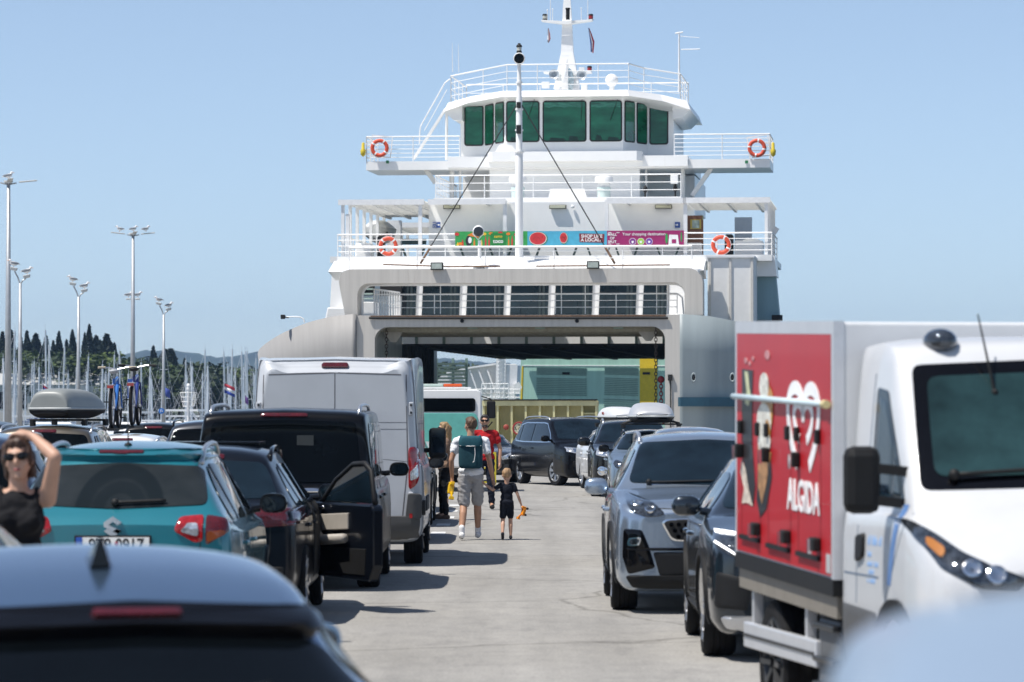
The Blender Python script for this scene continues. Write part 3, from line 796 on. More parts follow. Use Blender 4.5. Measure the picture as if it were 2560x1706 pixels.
# --- black people carrier with tall tailgate
c = car('tall black people carrier with tinted tailgate window and silver rails, before the white van', 'car', (-2.33, 39.0 + 2.57, 0), 0, L=5.14, W=1.928, H=1.87, belt=1.08, zrb=1.06, zb=.22,
        tc=.95, trf=1.9, trr=4.82, trb=5.05, rw=.79, boxy=1, col=BLACK, wb=3.2, foh=.9, wr=.345, rails='arch', cladding=False, hoodz=1.12, nosez=.95, rearw=.97, style='ten')
one(c, [(-.80, 1.10), (.80, 1.10), (.735, 1.72), (0, 1.74), (-.735, 1.72)], 'rear', 'rear_window', M_GLASS, off=.014, rnd=.06, rings=(1, .96, .86, .72, .52, .26))
brake_bar(c, 1.785, .24, .013, off=.02)
one(c, [(-.46, 1.0), (.46, 1.0), (.46, 1.035), (-.46, 1.035)], 'rear', 'chrome_strip', M_CHROME, off=.02, rnd=.1)
pair(c, [(.74, 1.15), (.90, 1.13), (.915, .80), (.76, .82)], 'rear', 'tail_light', M_REDD, off=.012)
one(c, [(-.86, .36), (.86, .36), (.88, .62), (-.88, .62)], 'rear', 'bumper', BLACK, off=.06)
plate(c, 'rear', .88)
l_, n_, d_ = hit(c['bvh'], 'rear', .22, 1.5); q_ = MB(); q_.box(l_ + Vector((0, -.018, 0)), (.17, .004, .17)); q_.build('window_sticker', mat('pale_sticker', (.03, .034, .034), .5), c['root'])

# --- white panel van
VANW = paint('van_white', (.46, .485, .52), 0, .45, dust=.08, coat=.5)
c = car('white high-roofed panel van with plain twin rear doors and stacked red tail lights', 'van', (-2.09, 45.3 + 2.7, 0), 0, L=5.41, W=2.05, H=2.50, belt=1.25, zrb=2.36, zb=.28,
        tc=.85, trf=1.75, trr=5.15, trb=5.32, rw=.80, boxy=1.6, col=VANW, wb=3.45, foh=.95, wr=.34, ww=.22, cladding=False, hoodz=1.28, nosez=1.0, rearw=.985,
        rearglass=False, sideglass=False, style='steel', rim=M_RIMD, name='panel_van', mirrors=False, handles=False, sideseams=False)
r_ = c['root']
for s in (-1, 1):
    yy = c['Y'](1.25); a = hit(c['bvh'], 'right', yy, 1.4)[0].x
    q = MB(); q.box((s * (a + .17), yy, 1.42), (.22, .11, .40)); mr = q.build('mirror', M_TRIM, r_, bevel=.045)
    q = MB(); q.bar((s * (a - .05), yy + .02, 1.32), (s * (a + .12), yy, 1.34), .06); q.build('mirror_arm', M_TRIM, mr)
    q = MB(); q.box((s * (a + .17), yy - .058, 1.45), (.17, .01, .30)); q.build('mirror_glass', M_GLASSB, mr)
sm_ = MB(); seam(c['bvh'], [(0, .62), (0, 2.28)], 'rear', .012, sm_)
seam(c['bvh'], [(-.80, .60), (-.86, 1.2), (-.84, 2.26), (0, 2.285), (.84, 2.26), (.86, 1.2), (.80, .60)], 'rear', .014, sm_)
for zz in (1.62, 1.70): seam(c['bvh'], [(-.84, zz), (.84, zz)], 'rear', .006, sm_)
for t0 in (2.0, 3.1, 5.0): seam(c['bvh'], [(c['Y'](t0), .55), (c['Y'](t0), 2.2)], 'right', .012, sm_)
for zz in (.95, 1.68): seam(c['bvh'], [(c['Y'](2.0), zz), (c['Y'](5.0), zz)], 'right', .01, sm_)
sm_.build('shut_lines', mat('seam_grey', (.12, .12, .13), .7), r_)['kind'] = 'stuff'
one(c, [(-.16, 2.34), (.16, 2.34), (.16, 2.385), (-.16, 2.385)], 'rear', 'brake_light', M_REDD, off=.03, rnd=.02)
_lo = pair(c, [(.865, 1.42), (.985, 1.40), (.99, 1.00), (.87, .88)], 'rear', 'tail_light', M_RED, off=.02, rnd=.1)
pair(c, [(.885, 1.12), (.93, 1.15), (.96, 1.22), (.975, 1.05), (.89, 1.00)], 'rear', 'reversing_lamp', M_CLEAR, off=.028)
for s in (-1, 1):
    for zz in (1.86, .80):
        h = MB(); h.box((s * .90, hit(c['bvh'], 'rear', s * .9, zz)[0].y - .02, zz), (.06, .05, .16)); hh = h.build('door_hinge', VANW, r_, bevel=.012)
        b = MB()
        for dz in (-.045, .045): b.lathe([(.016, 0), (.014, .012)], 10, c=(s * .9, hit(c['bvh'], 'rear', s * .9, zz)[0].y - .044, zz + dz), rot=Matrix.Rotation(PI / 2, 3, 'X'))
        b.build('hinge_bolt', M_RIMD, hh)
M_BUMP = mat('bumper_grey', (.04, .042, .045), .6, dust=.1)
one(c, [(-.97, .36), (.97, .36), (.98, .60), (-.98, .60)], 'rear', 'bumper', M_BUMP, off=.07)
pair(c, [(.83, .56), (.98, .56), (.985, .86), (.865, .87)], 'rear', 'bumper_corner', M_BUMP, off=.068)
pair(c, [(.88, .63), (.92, .63), (.92, .57), (.88, .57)], 'rear', 'reflector', M_RED, off=.085)
plate(c, 'rear', .74)
for ax in ('left', 'right'):
    decal(c['bvh'], [(c['Y'](1.15), 1.33), (c['Y'](1.95), 1.30), (c['Y'](1.98), 1.95), (c['Y'](1.72), 1.95)], ax, 'side_window', M_GLASS, r_)
    decal(c['bvh'], [(c['Y'](2.0), .60), (c['Y'](3.2), .60), (c['Y'](3.2), .78), (c['Y'](2.0), .78)], ax, 'side_moulding', M_TRIM, r_, off=.02)
    decal(c['bvh'], [(c['Y'](5.0), .60), (c['Y'](5.25), .60), (c['Y'](5.25), .78), (c['Y'](5.0), .78)], ax, 'side_moulding', M_TRIM, r_, off=.02)

# --- silver hatch right in front of the camera, lower left
SILV = paint('silver', (.19, .31, .48), .85, .25, dust=.01)
c = car('silver hatchback nearest the camera at lower left, with black roof spoiler and shark fin', 'car', (-1.47, 10.7 + 2.08, 0), R(15), L=4.3, W=1.80, H=1.392, belt=.90, zrb=.90,
        tc=1.15, trf=1.95, trr=3.35, trb=4.0, rw=.665, col=SILV, wb=2.62, foh=.86, wr=.33, cladding=False, drop=.15, mirror_s=.8)
rear_basic(c, platez=.70, bar=False)
one(c, [(-.56, 1.135), (0, 1.15), (.56, 1.135), (.59, 1.19), (0, 1.215), (-.59, 1.19)], 'rear', 'roof_spoiler', M_GLOSSB, off=.05, rings=(1, .92, .6))
brake_bar(c, 1.175, .14, .008, off=.062)
fin(c, -.03, 2.9, 1.15)

SILB = paint('silver_blue', (.22, .29, .37), .6, .3, dust=.03)
c = car('blue silver hatchback cut off by the left edge beside the standing woman', 'car', (-2.93, 15.4 + 2.1, 0), 0, L=4.2, W=1.78, H=1.475, col=SILB, wb=2.55, foh=.85, wr=.32, cladding=False, tc=1.1, trf=1.85, trr=3.5, trb=4.05, belt=.95, zrb=1.0)
rear_basic(c)
DBLUE = paint('dark_blue', (.02, .035, .075), .5, .3, dust=.04)
c = car('dark blue SUV partly hidden behind the standing woman at the left edge', 'car', (-4.86, 33.0 + 2.2, 0), 0, L=4.4, H=1.64, col=DBLUE, rails='arch', rail_m=M_GLOSSB, trr=3.75, trb=4.25, zrb=1.08)
rear_basic(c)
BRONZE = paint('bronze', (.10, .085, .065), .6, .3, dust=.06)
c = car('bronze estate car carrying a grey roof box, behind the teal SUV', 'car', (-6.52, 53.0 + 2.35, 0), 0, L=4.7, W=1.86, H=1.655, col=BRONZE, rails='arch', trr=4.1, trb=4.55, zrb=1.12, rw=.68, wb=2.75, glass=M_GLASS)
rear_basic(c)
roof_box('grey green roof box with dark tray on the bronze estate car', (-6.28, 54.5, 1.735), R(-13), L=1.75, W=.62, Hh=.42, m=mat('roof_box_grey_green', (.235, .25, .245), .42, var=.05, dust=.05))
c = car('black SUV roof cut off by the left edge, beyond the bronze estate', 'car', (-8.55, 60 + 2.3, 0), 0, H=1.69, L=4.6, col=BLACK, trr=4.0, trb=4.45, zrb=1.1)
rear_basic(c)
WHT = paint('white', (.74, .75, .76), 0, .4, dust=.05)
c = car('white estate car with two bicycles standing on its roof', 'car', (-6.35, 62.0 + 2.3, 0), 0, L=4.6, H=1.47, col=WHT, cladding=False, trr=3.9, trb=4.45, zrb=1.02, rails='flat')
rear_basic(c)
c = car('black hatchback with red tail lights, just right of the roof bicycles', 'car', (-7.05, 75.0 + 2.2, 0), 0, L=4.3, H=1.62, col=BLACK, trr=3.75, trb=4.2, cladding=False)
rear_basic(c)
GREYD = paint('graphite', (.03, .033, .04), .6, .3, dust=.03)
c = car('graphite SUV with black roof rails, left of the white panel van', 'car', (-4.30, 55.0 + 2.35, 0), 0, L=4.7, W=1.88, H=1.715, col=GREYD, rails='arch', rail_m=M_GLOSSB, trr=4.1, trb=4.55, zrb=1.12, rw=.66, wb=2.75)
rear_basic(c); fin(c, 0, 3.7, 1.0)
c = car('dark silver SUV with large black mirror, just beyond the white panel van', 'car', (-2.13, 52.9 + 2.3, 0), 0, L=4.6, W=1.86, H=1.72, col=paint('dark_silver', (.20, .21, .225), .7, .28, dust=.03), trr=4.0, trb=4.45, zrb=1.1, mirror_s=1.05, mirror_m=M_TRIM, rails='arch')
rear_basic(c)
c = car('black SUV with silver trim queuing beyond the dark silver SUV', 'car', (-2.20, 60.8 + 2.3, 0), 0, L=4.6, W=1.86, H=1.75, col=BLACK, trr=4.0, trb=4.45, zrb=1.1)
rear_basic(c)
c = car('white compact car in the left queue, behind the woman with long hair', 'car', (-2.35, 69.6 + 2.1, 0), 0, L=4.2, W=1.80, H=1.74, col=WHT, trr=3.7, trb=4.1, zrb=1.1, cladding=False)
rear_basic(c)

# ------------------------------------------------------------------ right-hand side, facing the camera
KS = paint('steel_silver', (.35, .42, .51), .72, .25, dust=.012)
c = car('silver blue SUV with dark honeycomb grille facing the camera on the right', 'car', (1.83, 34.6 + 2.24, 0), PI, L=4.485, W=1.855, H=1.635, belt=1.02, zrb=1.12, zb=.20,
        hoodz=1.10, nosez=.98, tc=1.25, trf=2.05, trr=3.9, trb=4.35, rw=.655, col=KS, wb=2.67, foh=.91, wr=.36, ww=.24, rails='arch', nosew=.80, glass=M_GLASSB, style='five')
w_ = c['w']
pair(c, [(.45, .905), (.55, 1.0), (.70, 1.06), (.79, 1.085), (.80, 1.00), (.75, .92), (.62, .875), (.5, .88)], 'front', 'headlight', M_LAMPD, off=.012)
for xx, zz, rr in ((.70, .985, .058), (.585, .94, .05)):
    for s in (-1, 1):
        l, n, d = hit(c['bvh'], 'front', s * xx, zz); q = n.to_track_quat('Z', 'Y').to_matrix()
        b = MB(); b.lathe([(rr, -.03), (rr, .008), (rr * .85, .014), (rr * .8, .0), (.002, -.012)], 18, c=l + n * .012, rot=q); b.build('lamp_reflector', M_CHROME, c['root'], auto=40)
one(c, [(-.485, .822), (-.448, .858), (0, .868), (.448, .858), (.485, .822), (.393, .662), (0, .647), (-.393, .662)], 'front', 'grille_surround', M_CHROME, off=.016, rnd=.04)
one(c, [(-.47, .82), (-.44, .85), (0, .86), (.44, .85), (.47, .82), (.385, .67), (0, .655), (-.385, .67)], 'front', 'grille', M_BLACKM, off=.02, rnd=.04)
hc = MB()
for i in range(-6, 7):
    for j in range(3):
        xx = i * .066 + (.033 if j % 2 else 0); zz = .70 + j * .055
        if abs(xx) < .39 + j * .015:
            l, n, d = hit(c['bvh'], 'front', xx, zz); q = n.to_track_quat('Z', 'Y').to_matrix()
            hc.lathe([(.022, 0), (.02, .012), (.012, .012), (.010, .0)], 6, c=l + n * .022, rot=q)
hc.build('grille_mesh', M_GLOSSB, c['root'])
pair(c, [(.54, .42), (.60, .62), (.66, .76), (.82, .77), (.83, .52), (.78, .36)], 'front', 'air_curtain', M_GLOSSB, off=.012)
pair(c, [(.66, .70), (.78, .69), (.79, .61), (.68, .615)], 'front', 'fog_lamp', M_CHROME, off=.022)
pair(c, [(.68, .685), (.765, .68), (.77, .625), (.69, .63)], 'front', 'fog_lens', M_LAMPD, off=.026)
one(c, [(-.56, .56), (.56, .56), (.50, .345), (-.50, .345)], 'front', 'lower_intake', M_TRIM, off=.014)
one(c, [(-.80, .35), (.80, .35), (.74, .25), (-.74, .25)], 'front', 'bumper_trim', M_TRIM, off=.03)
plate(c, 'front', .47)
one(c, [(-.80, .575), (.80, .575), (.80, .60), (-.80, .60)], 'front', 'chrome_strip', M_GLOSSB, off=.02, rnd=.1)
wiper(c, 'front', .55, 1.15, -.1, 1.165, .01, .02)
l_, n_, d_ = hit(c['bvh'], 'front', 0, 1.47); q_ = MB(); q_.ball(l_ + Vector((0, -.1, .02)), (.10, .03, .035), 12, 8); q_.build('rear_view_mirror', M_BLACKM, c['root'])

PETR = paint('petrol_grey', (.018, .026, .036), .6, .25, dust=.012)
c = car('dark petrol grey crossover with triangular white daytime lamp, behind the ice cream truck', 'car', (2.33, 27.9 + 2.22, 0), PI, L=4.45, W=1.84, H=1.51, belt=1.0, zrb=1.06, zb=.19, hoodz=1.03, nosez=.90, tc=1.3, trf=2.15, trr=3.8, trb=4.3,
        rw=.62, col=PETR, wb=2.68, foh=.90, wr=.355, ww=.245, glass=M_GLASSB, style='twin')
pair(c, [(.60, .80), (.66, .93), (.845, .96), (.86, .86), (.72, .765)], 'front', 'headlight', M_LAMPD, off=.012)
for s in (-1, 1):
    for a, b in (((.65, .915), (.83, .935)), ((.66, .905), (.70, .79)), ((.70, .785), (.835, .87))):
        n = 8; p0 = Vector(a); p1 = Vector(b); t = (p1 - p0).normalized(); nn = Vector((-t.y, t.x)) * .0065
        pts = [p0.lerp(p1, k / n) for k in range(n + 1)]
        band(c['bvh'], [(s * (q + nn).x, (q + nn).y) for q in pts], [(s * (q - nn).x, (q - nn).y) for q in pts], 'front', 'daytime_lamp', M_LED, c['root'], off=.022)
front_grille = one(c, [(-.52, .80), (.52, .80), (.42, .60), (-.42, .60)], 'front', 'grille', M_GLOSSB, off=.014)
pair(c, [(.58, .60), (.84, .66), (.85, .40), (.62, .38)], 'front', 'air_curtain', M_TRIM, off=.012)
one(c, [(-.80, .34), (.80, .34), (.76, .26), (-.76, .26)], 'front', 'front_splitter', M_ALU, off=.05)
plate(c, 'front', .48)

c = car('small black hatchback hidden behind the silver blue SUV, only its mirror showing', 'car', (2.38, 44.4 + 2.1, 0), PI, L=4.2, H=1.48, col=BLACK, mirror_s=1.2, cladding=False, trr=3.5, trb=4.05)
front_basic(c)
c = car('blue grey hatchback second behind the silver blue SUV', 'car', (2.62, 51.2 + 2.1, 0), PI, L=4.2, H=1.47, col=SILB, mirror_s=1.15, cladding=False, trr=3.5, trb=4.05)
front_basic(c)
c = car('blue silver SUV with roof rails showing above the nearer silver SUV', 'car', (2.85, 59.0 + 2.25, 0), PI, L=4.5, H=1.59, col=KS, mirror_m=BLACK, glass=M_GLASSB)
front_basic(c)
c = car('dark silver estate car carrying a silver roof box on black bars', 'car', (2.86, 77.1 + 2.3, 0), PI, L=4.6, W=1.84, H=1.47, col=SILB, rails='arch', rail_m=M_GLOSSB, glass=M_GLASSB, trr=3.95, trb=4.4, mirror_m=BLACK, cladding=False)
front_basic(c)
M_RBS = mat('roof_box_silver', (.50, .51, .53), .38, .3, var=.04, dust=.04)
_rb = roof_box('silver roof box on black bars, larger and nearer of the two on the right', (2.86, 79.0, 1.60), PI, L=1.9, W=.92, Hh=.42, m=M_RBS)
for s in (-1, 1):
    for yy in (.45, -.45):
        b = MB(); b.tube([(s * .58, yy, -.10), (s * .56, yy, .0), (s * .44, yy, .03), (0, yy, .03)], .022, 6); b.build('crossbar_arm', M_TRIM, _rb, smooth=True)
BLK2 = paint('black_metal', (.003, .0035, .005), 0, .25, dust=.012, coat=.7, spec=.2)
c = car('large black SUV with round chrome fog lamps facing the camera on the right', 'car', (2.63, 82.4 + 2.35, 0), PI, L=4.7, W=1.88, H=1.66, belt=1.08, hoodz=1.12, nosez=1.0, zb=.22, zrb=1.15, col=BLK2, rails='arch', rail_m=M_ALU, wr=.37, wb=2.7, rw=.66, boxy=.4, trr=4.05, trb=4.5, glass=M_GLASSB, mirror_s=1.25, cladding=False)
front_basic(c, [(.48, .93), (.60, 1.03), (.80, 1.06), (.83, .90), (.60, .84)], m=M_CLEAR, fogs=False)
for s in (-1, 1):
    l, n, d = hit(c['bvh'], 'front', s * .70, .56); q = n.to_track_quat('Z', 'Y').to_matrix()
    b = MB(); b.lathe([(.10, -.02), (.10, .015), (.075, .02), (.07, .0), (.04, .01), (.002, .012)], 20, c=l + n * .01, rot=q); b.build('fog_lamp', M_CHROME, c['root'], auto=40)
c = car('white estate car with a grey roof box, squeezed behind the large black SUV', 'car', (2.74, 91.0, 0), PI + R(9.5), L=4.6, W=1.82, H=1.46, col=WHT, cladding=False, trr=3.95, trb=4.45, rails='flat')
front_basic(c)
_rb2 = roof_box('pale grey roof box with red mark, smaller and farther of the two on the right', (2.58, 91.6, 1.575), PI + R(9.5), L=2.0, W=.78, Hh=.36, m=mat('roof_box_pale', (.58, .59, .60), .4, var=.04, dust=.04))
text('THULE', .09, M_RED, _rb2, facing((.392, -.15, .215), (0, 1, 0)), 'lettering', .003)
SH = paint('midnight', (.0025, .003, .005), 0, .2, dust=.006, coat=.22, spec=.08)
c = car('glossy black family van with chrome window line turned towards the road centre', 'car', (1.50, 96.9, 0), PI + R(17), L=4.85, W=1.90, H=1.70, belt=1.06, hoodz=1.10, nosez=.92, zrb=1.12, tc=1.05, trf=1.95, trr=4.35, trb=4.72, rw=.70, boxy=.5, col=SH,
        wr=.35, wb=2.92, foh=.93, rails='arch', cladding=False, glass=M_GLASSB, style='twin', steer=R(13))
front_basic(c, [(.45, .86), (.60, .93), (.84, .97), (.87, .85), (.60, .79)], m=M_CLEAR)
Yc = c['Y']
for ax in ('left', 'right'):
    tr = [(Yc(1.30), 1.085), (Yc(2.0), 1.075), (Yc(3.6), 1.075), (Yc(4.35), 1.10), (Yc(4.52), 1.18), (Yc(4.42), 1.33), (Yc(4.2), 1.50), (Yc(3.8), 1.555), (Yc(2.3), 1.555), (Yc(2.02), 1.53), (Yc(1.62), 1.30), (Yc(1.30), 1.085)]
    m_ = MB(); seam(c['bvh'], tr, ax, .03, m_)
    m_.v = [tuple(v) for v in m_.v]; ob = m_.build('chrome_window_line', M_CHROME, c['root'])
    ob.location.x = .008 if ax == 'right' else -.008
# low dark cabriolet behind the man in the red shirt
c = car('low dark cabriolet with its roof down, behind the man in the red shirt', 'car', (-.75, 99.0 + 2.1, 0), PI, L=4.2, W=1.8, H=1.27, belt=.88, hoodz=.90, nosez=.76, tc=1.35, trf=2.05, trr=2.9, trb=3.7, zrb=.93, col=GREYD, glass=M_GLASSB, cladding=False, wr=.32)
front_basic(c, m=M_CLEAR)

# nearest vehicle, lower right, far out of focus
c = car('pale silver car nearest the camera, blurred roof corner at the lower right', 'car', (1.06, 3.35, 0), R(-5), L=4.3, W=1.82, H=1.70, belt=1.02, hoodz=1.12, nosez=.98, tc=.95, trf=1.65, trr=3.7, trb=4.15, zrb=1.1, rw=.80, col=paint('pale_silver', (.36, .46, .58), .6, .5, coat=.15), wr=.34, wb=2.6, boxy=.2, cladding=False)
rear_basic(c, bar=False)
# ================================================================== the ferry
K = 2560 / 2353.0                                  # my measurements were taken on a 2353 px wide copy
FLOC = Vector((.26, 139.0, 0)); FROT = R(-6.1)
FM = Matrix.Translation(FLOC) @ Matrix.Rotation(FROT, 4, 'Z'); FMI = FM.inverted(); FN = Matrix.Rotation(FROT, 3, 'Z') @ Vector((0, 1, 0))
def F(dx, dy, d):
    """ship coordinates (x to the right, y aft of the bow, z up) of what is seen at (dx, dy) when it lies d metres aft of the bow"""
    v = Vector(((dx * K - 1280) / FPX, 1, (HZ - dy * K) / FPX))
    t = (FLOC.dot(FN) + d) / (v.x * FN.x + FN.y)
    return FMI @ Vector((v.x * t, t, CAMH + v.z * t))
fx = lambda dx, d: F(dx, 600, d).x
fz = lambda dy, d: F(1290, dy, d).z
ferry = thing('ferry', 'white car ferry with open bow doors, bridge and masts facing the quay', 'ferry', FLOC, FROT)
FW = mat('ferry_white', (.80, .80, .785), .45, rust=.15, coat=.15, var=.035, scale=1.2, stretch=(3, 3, .25), dust=.05, bump=.08, bscale=.9)
FW2 = mat('ferry_white_clean', (.86, .86, .85), .4, rust=.10, coat=.2, var=.02, scale=2)
FB = mat('bow_grey_beige', (.54, .515, .475), .6, rust=.35, var=.08, scale=1.6, stretch=(4, 4, .14), bump=.12, bscale=1.0)
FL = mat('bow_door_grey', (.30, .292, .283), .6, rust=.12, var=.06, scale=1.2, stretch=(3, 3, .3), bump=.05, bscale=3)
FMINT = mat('hull_mint', (.34, .54, .45), .42, var=.10, scale=1.0, stretch=(3, 3, .25), coat=.2)
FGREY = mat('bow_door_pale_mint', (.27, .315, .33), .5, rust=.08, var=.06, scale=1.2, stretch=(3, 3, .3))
FTEAL = mat('stripe_teal', (.02, .085, .13), .45, var=.12)
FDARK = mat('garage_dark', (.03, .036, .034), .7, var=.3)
FRAIL = mat('rail_white', (.82, .82, .81), .45, var=.03)
FGLS = mat('saloon_glass', (.006, .014, .020), .04, spec=.5, var=.4, scale=1.2)
FGRN = mat('bridge_glass_green', (.002, .055, .025), .05, spec=.5, scale=1.1, stretch=(.6, .6, 1.8), col2=(.012, .15, .075))
FBLK = M_BLACKM
RUST = mat('rusty_edge', (.16, .09, .05), .8, var=.5, scale=12)
def part(mb, name, m, parent=None, **k): return mb.build(name, m, parent or ferry, **k)
def rail(pts, h, n, r=.022, post_every=1.6, name='railing', slope=None, toprail=.032):
    """railing along a poly-line of deck points"""
    mb = MB(); pts = [Vector(p) for p in pts]
    for k in range(n):
        z = h * (k + 1) / n; mb.tube([p + Vector((0, 0, z)) for p in pts], toprail if k == n - 1 else r * .75, 6)
    for i in range(len(pts) - 1):
        a, b = pts[i], pts[i + 1]; m = max(1, round((b - a).length / post_every))
        for q in range(m + (1 if i == len(pts) - 2 else 0)):
            p = a.lerp(b, q / m); mb.tube([p, p + Vector((0, 0, h))], r, 6)
    return part(mb, name, FRAIL)

# ---- bow frame round the car deck opening
zt = fz(724, 0); zo = fz(751, 0); xl0, xl1, xr1, xr0 = fx(820, 0), fx(861, 0), fx(1528, 0), fx(1562, 0)
for a, b in ((xl0, xl1), (xr1, xr0)):
    q = MB(); q.bb(a, b, 0, .6, -1.8, zo); part(q, 'bow_frame_column', FB)
q = MB(); q.bb(xl0, xr0, 0.002, .6, zo, zt); beam = part(q, 'bow_frame_beam', FB)
for s, xc in ((1, xl1), (-1, xr1)):
    r = .48; pl = [(xc, zo)] + [(xc + s * (r - r * math.sin(R(90 * k / 8))), zo - r + r * math.cos(R(90 * k / 8))) for k in range(8, -1, -1)]
    pl = [(xc, zo), (xc, zo - r)] + [(xc + s * r * (1 - math.cos(R(90 * k / 8))), zo - r + r * math.sin(R(90 * k / 8))) for k in range(1, 9)]
    q = MB(); q.prism(pl, lambda u, v, t: (u, t, v), .004, .6); part(q, 'frame_corner', FB)
q = MB(); q.tube([F(848, 731, -.06), F(1535, 731, -.06)], .045, 8); part(q, 'rubber_edge', FBLK)
q = MB(); q.bb(fx(852, 0), fx(1530, 0), -.05, .0, fz(728, 0), fz(724.5, 0)); part(q, 'rusty_lip', RUST)
for dx, dy in ((1062, 738), (1326, 738)):
    q = MB(); q.lathe([(.07, 0), (.07, .05), (.045, .05), (.04, .01)], 14, c=F(dx, dy, -.0), rot=Matrix.Rotation(PI / 2, 3, 'X')); part(q, 'fairlead_ring', FBLK)
# tunnel lining
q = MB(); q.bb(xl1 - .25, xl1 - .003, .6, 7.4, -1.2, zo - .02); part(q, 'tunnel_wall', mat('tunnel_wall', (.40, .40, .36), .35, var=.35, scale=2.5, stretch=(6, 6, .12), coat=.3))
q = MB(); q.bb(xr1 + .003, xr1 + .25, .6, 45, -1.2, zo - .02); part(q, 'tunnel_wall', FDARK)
q = MB(); q.bb(xl1 - .25, xl1 - .0, 7.4, 16.5, -1.2, 4.4); part(q, 'garage_wall', FDARK)  # same wall farther in, its shadow put into a darker colour
for k in range(9):
    q = MB(); q.bb(xl1 - .0, xl1 + .12, 8 + k, 8.12 + k, -1.2, 4.4); part(q, 'garage_frame', FDARK)
q = MB(); q.add([(xl1, .6, zo - .01), (xr1, .6, zo - .01), (xr1, 8, 4.83), (xl1, 8, 4.83), (xl1, .6, zo + .1), (xr1, .6, zo + .1), (xr1, 8, 4.95), (xl1, 8, 4.95)], [(0, 1, 2, 3), (4, 5, 6, 7), (0, 1, 5, 4), (1, 2, 6, 5), (2, 3, 7, 6), (3, 0, 4, 7)])
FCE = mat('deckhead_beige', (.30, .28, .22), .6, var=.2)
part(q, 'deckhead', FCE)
for k in range(7):
    d = 1.2 + k * 1.0; z = zo - .01 + (4.83 - zo) * (d - .6) / 7.4
    q = MB(); q.bb(xl1, xr1, d, d + .10, z - .14, z); part(q, 'deckhead_beam', FCE)
for dx in (1085, 1240, 1420):
    q = MB(); q.bar(F(dx, 752, .8), F(dx + 30, 771, 7.6), .34, .10); part(q, 'deckhead_girder', mat('girder_mint', (.30, .40, .36), .5))
q = MB(); q.bb(fx(925, 10), fx(1540, 10), 9.55, 9.65, 4.47, fz(771, 10)); part(q, 'deck_edge_fascia', FW2)
for k in range(10):
    x = fx(960 + k * 63, 9.9); q = MB(); q.bb(x - .05, x + .05, 9.45, 9.55, 4.47, fz(771, 10)); part(q, 'fascia_bracket', mat('bracket_green', (.16, .22, .19), .5))
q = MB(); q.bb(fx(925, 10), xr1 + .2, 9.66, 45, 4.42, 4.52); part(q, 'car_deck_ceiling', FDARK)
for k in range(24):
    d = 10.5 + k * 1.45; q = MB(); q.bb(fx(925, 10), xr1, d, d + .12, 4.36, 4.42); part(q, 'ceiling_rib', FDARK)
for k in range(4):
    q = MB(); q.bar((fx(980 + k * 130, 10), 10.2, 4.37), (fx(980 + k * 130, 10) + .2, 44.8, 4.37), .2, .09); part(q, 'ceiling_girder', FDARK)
q = MB(); q.bb(-8.9, 8.9, .7, 60, -1.1, -.02); part(q, 'car_deck', mat('deck_green', (.16, .22, .19), .7, var=.25))
# chains with hook in the opening
def chain(p, n, name, m, ln=.16, wd=.05, r=.016):
    mb = MB(); z = p.z
    for k in range(n):
        lk = []
        for a in range(12):
            t = 2 * PI * a / 12; u = wd * math.cos(t); v = ln * .5 * math.sin(t) * 1.0
            lk.append((p.x + (u if k % 2 else 0), p.y + (0 if k % 2 else u), z - k * ln * .78 + v))
        mb.tube(lk + [lk[0]], r, 5, cap=False)
    o = part(mb, name, m); o['kind'] = 'stuff'; return o
MCH = mat('chain_rust', (.10, .075, .06), .65, .5, var=.4, scale=20)
chain(F(888, 757, 1.2), 26, 'chain', MCH); chain(F(1507, 757, .9), 22, 'chain', MCH)
hk = F(1519, 880, .9)
MHK = mat('hook_red', (.25, .015, .02), .5)
chain(hk, 9, 'hook_chain', MHK, .17, .06, .02)
q = MB(); q.ball(hk + Vector((0, 0, .12)), (.13, .1, .13), 12, 8); part(q, 'hook_pulley', MHK, smooth=True)
q = MB(); q.tube([hk + Vector((.12 * math.sin(R(a)), 0, -1.25 - .13 + .13 * math.cos(R(a)))) for a in range(-20, 250, 20)], [.035] * 13 + [.012], 8); part(q, 'hook', MHK, smooth=True)
for dx, dy in ((905, 768), (1490, 765)):
    c0 = F(dx, dy, 2.0); q = MB(); q.prism([(-.35, .2), (.3, .2), (.3, .0), (.1, -.3), (-.1, -.3), (-.35, 0)], lambda u, v, t: (c0.x + u, c0.y + t, c0.z + v), -.06, .06); part(q, 'hinge_lug', FB, bevel=.01)
q = MB(); q.tube([F(1540, 870, -.05), F(1541, 895, -.05), F(1541, 985, -.05)], [.03, .025, .025], 6); q.box(F(1540, 868, -.06), (.16, .1, .22)); part(q, 'cable_box', FBLK)

# ---- open bow doors
def bow_door(pts, m, s):
    """pts: (dx, dy, d) of the curved top edge"""
    top = [F(*p) for p in pts]; n = len(top)
    T = refine(np.array([tuple(p) for p in top]), 5)
    levels = (0, .18, .4, .65, 1.0); vs = []; fs = []
    for L_ in levels:
        for i, p in enumerate(T):
            k = i / (len(T) - 1); z = p[2] + (-1.8 - p[2]) * L_
            vs.append((p[0] - s * .9 * k * (L_ ** 1.2), p[1], z))
    m_ = len(T)
    for a in range(len(levels) - 1):
        for i in range(m_ - 1): fs.append((a * m_ + i, a * m_ + i + 1, (a + 1) * m_ + i + 1, (a + 1) * m_ + i))
    mb = MB(); mb.add(vs, fs); o = part(mb, 'bow_door', m, smooth=True)
    so = o.modifiers.new('s', 'SOLIDIFY'); so.thickness = .22; so.offset = 1 if s < 0 else -1
    return T, o
Tl, dl = bow_door([(820, 722, 0.0), (772, 728, .35), (716, 742, 1.0), (662, 765, 2.1), (628, 786, 3.4), (610, 801, 5.0), (605, 812, 7.0)], FL, -1)
